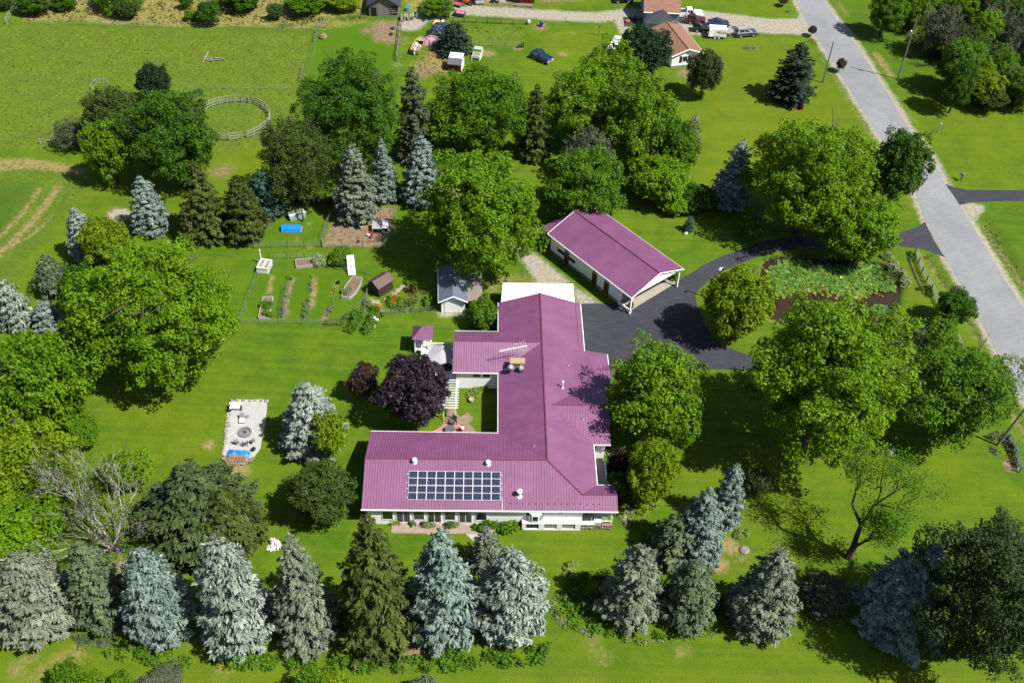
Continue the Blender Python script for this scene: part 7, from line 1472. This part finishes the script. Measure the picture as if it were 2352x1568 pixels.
# ---------------------------------------------------------------- pond plants
def pads(pts, label, dens, seed, mt, lo=.16, hi=.34, name='lily_pads', holes=None):
    g = np.random.default_rng(seed); poly = W2(pts); a, b = poly.min(0), poly.max(0); A = abs(sum(poly[i][0]*poly[(i+1) % len(poly)][1]-poly[(i+1) % len(poly)][0]*poly[i][1] for i in range(len(poly))))/2
    c = g.uniform(a, b, (int(A*dens*2.2), 2)); s = sdist(c[:, 0], c[:, 1], poly); c = c[s+g.normal(size=len(s))*.35 > 0][:int(A*dens)]; n = len(c); R = g.uniform(lo, hi, n); o = poly.mean(0); V = []; k = 8
    tx, ty = g.normal(size=n)*.22, g.normal(size=n)*.22; z0 = g.uniform(-.21, -.02, n)
    for i in range(k): an_ = 6.283*i/k+.4; dx, dy = R*math.cos(an_)*(1-.25*(i == 0)), R*math.sin(an_); V.append(np.stack([c[:, 0]-o[0]+dx, c[:, 1]-o[1]+dy, z0+dx*tx+dy*ty], 1))
    V = np.stack(V, 1).reshape(-1, 3); idx = np.arange(n)*k; f = np.concatenate([np.stack([idx+q, idx+q+1, idx+q+2, idx+q+3], 1) for q in (0,)]+[np.stack([idx, idx+3, idx+4, idx+7], 1), np.stack([idx+4, idx+5, idx+6, idx+7], 1)]); hue = g.uniform(0, 1, n); me = fastmesh(name, V, f, F[mt], np.concatenate([hue]*3)); ob = link(bpy.data.objects.new(name, me)); ob.location = (o[0], o[1], 0); return tag(ob, label, 'lily pads', None, 'stuff')
LP = [(1756,640),(1766,618),(1790,603),(1822,595),(1852,597),(1885,608),(1925,614),(1965,608),(1985,602),(2010,612),(2040,640),(2062,650),(2052,664),(2010,662),(1995,668),(1980,678),(1955,682),(1930,676),(1910,664),(1890,660),(1872,664),(1848,662),(1820,672),(1796,678),(1768,672),(1757,660)]
pads(LP, 'dense green lily pads covering the middle of the pond', 21, 1, 'lily'); pads(LP, 'yellowing lily pads mixed among the green ones', 2.2, 2, 'yellow_pad')
pads([(1760,660),(1800,672),(1850,660),(1905,662),(1935,676),(1990,670),(2040,662),(2050,668),(1990,682),(1950,690),(1900,676),(1850,672),(1800,686),(1760,680)], 'yellow-green pads along the open water edge', 5, 3, 'yellow_pad'); pads([(2000,705),(2025,698),(2050,708),(2062,730),(2040,738),(2018,730)], 'separate raft of lily pads on the right of the pond', 11, 4, 'lily'); pads([(1746,665),(1762,670),(1772,730),(1790,742),(1765,740),(1750,700)], 'pads along the left bank of the pond', 8, 5, 'yellow_pad')
cover('reeds', [(1990,600),(2012,598),(2045,622),(2060,655),(2040,650),(2010,625)], 'lush', 'bright green rushes in the top right of the pond', 'reeds', 1.1, 20, .3, .9, 6, 'stuff', spike=.6)
cover('bank_shrubs', [(2012,582),(2040,590),(2075,620),(2090,655),(2076,668),(2060,640),(2030,606)], 'variegated', 'pale leafy shrubs along the right bank of the pond', 'shrubs', 1.2, 20, .3, 1.1, 7)
cover('bank_shrubs', [(2055,690),(2075,690),(2078,735),(2050,750),(2040,740)], 'maple_bright', 'green shrubs at the lower right bank of the pond', 'shrubs', 1.1, 16, .3, 1.1, 8)
cover('bank_shrubs', [(1990,745),(2050,745),(2060,790),(2010,800)], 'maple_mid', 'leafy shrubs between pond and leafless shrub', 'shrubs', 1.2, 14, .3, 1.2, 9)
for i, (x, y, lb) in enumerate(((1858,601,'orange pond flower near the top of the lily pads'),(1818,606,'orange pond flower left in the lily pads'),(1848,655,'orange pond flower at the open water'),(2012,732,'orange pond flower by the separate raft'))):
    p = P(x, y, 0); t = thing('pond_flower', lb, 'flower', (p[0], p[1], -.1)); v, f = quads(np.random.default_rng(i).normal(size=(18, 3))*[.14, .14, .06]+[0, 0, .25], np.random.default_rng(i+5).normal(size=(18, 3))+[0, 0, 1], .2, np.random.default_rng(i)); part('petals', fastmesh('petals', v, f, None, np.random.default_rng(i).uniform(0, 1, 18)), F['orange'], t)
clump(2089, 590, .9, .7, 'maple_dark', 'dark shrub at the top of the pond rail fence', 'shrub', .26, 160, 131); clump(2126, 672, 1., .7, 'maple_dark', 'dark shrub lower on the pond rail fence', 'shrub', .26, 200, 132)
cover('rough_bank', [(1752,596),(1800,586),(1900,588),(1990,592),(1990,598),(1900,596),(1800,594),(1758,606)], 'weed', 'weeds along the shaded top bank of the pond', 'weeds', .4, 14, .22, .7, 10, 'stuff')
# ditch weeds
cover('ditch_grass', [(2262,515),(2275,520),(2315,585),(2350,640),(2400,720),(2385,720),(2330,635),(2290,570)], 'weed', 'rank grass in the ditch on the far side of the road', 'grass', .4, 7, .28, .8, 11, 'stuff', spike=.4)
cover('ditch_grass', [(2126,585),(2135,585),(2160,630),(2182,668),(2174,670),(2150,632)], 'weed', 'rank grass in the ditch between pond fence and road', 'grass', .4, 8, .26, .7, 12, 'stuff', spike=.4)
# ornamental vines near the barn garage
clump(1544, 640, 1.0, 1.9, 'maple_mid', 'climbing plant on the front post of the barn garage', 'shrub', .26, 240, 133); clump(1520, 622, .9, 1.5, 'maple_dark', 'dark shrub along the back wall of the barn garage', 'shrub', .26, 180, 134)
p = P(1578, 538); t = thing('yard_sign', 'small white sign beside the sapling on the barn lawn', 'sign', (p[0]-.2, p[1]-.3, 0), .2); m = MB(); m.bb(-.25, .25, -.02, .02, .2, .6); m.build('board', W, t); m = MB(); m.bb(-.2, -.16, -.02, .02, 0, .2); m.bb(.16, .2, -.02, .02, 0, .2); m.build('legs', STEEL, t)
# neighbour garden rows
for i, (x0, x1, y) in enumerate(((1095,1200,66),(1098,1195,73),(1125,1205,87),(1130,1180,92))): cover('garden_row', [(x0,y-1.2),(x1,y),(x1,y+1.6),(x0,y+.6)], ('lush', 'weed', 'straw', 'straw')[i], ('dotted green plants in the back row of the neighbour garden', 'sparse plants in the second row of the neighbour garden', 'pale dry row in the middle of the neighbour garden', 'short dry row at the front of the neighbour garden')[i], 'vegetables', .35, 2.5, .3, .8, 140+i)
cover('straw_litter', [(955,140),(1000,118),(1045,128),(1028,150),(1020,172),(968,176)], 'straw', 'scattered dry straw around the hen house', 'straw', .12, 4, .35, 1., 150, 'stuff', spike=.5)
for i, (x, y, h) in enumerate(((985,138,2.2),(988,118,2.4),(975,160,1.8),(1016,155,1.6))):
    p = P(x, y); t = thing('garden_stake', ('tall thin stake by the boat stern', 'tallest thin stake behind the boat', 'short stake in the straw left of the hen house', 'thin stake in front of the hen house')[i], 'stake', (p[0], p[1], 0)); m = MB(); m.tube([(0, 0, 0), (0, 0, h)], .05, 5); m.build('stake', MT['dark_pole'], t); m = MB(); m.tube([(-.12, 0, h*.92), (.12, 0, h*.92)], .03, 4); m.build('cross_nail', MT['dark_pole'], t)
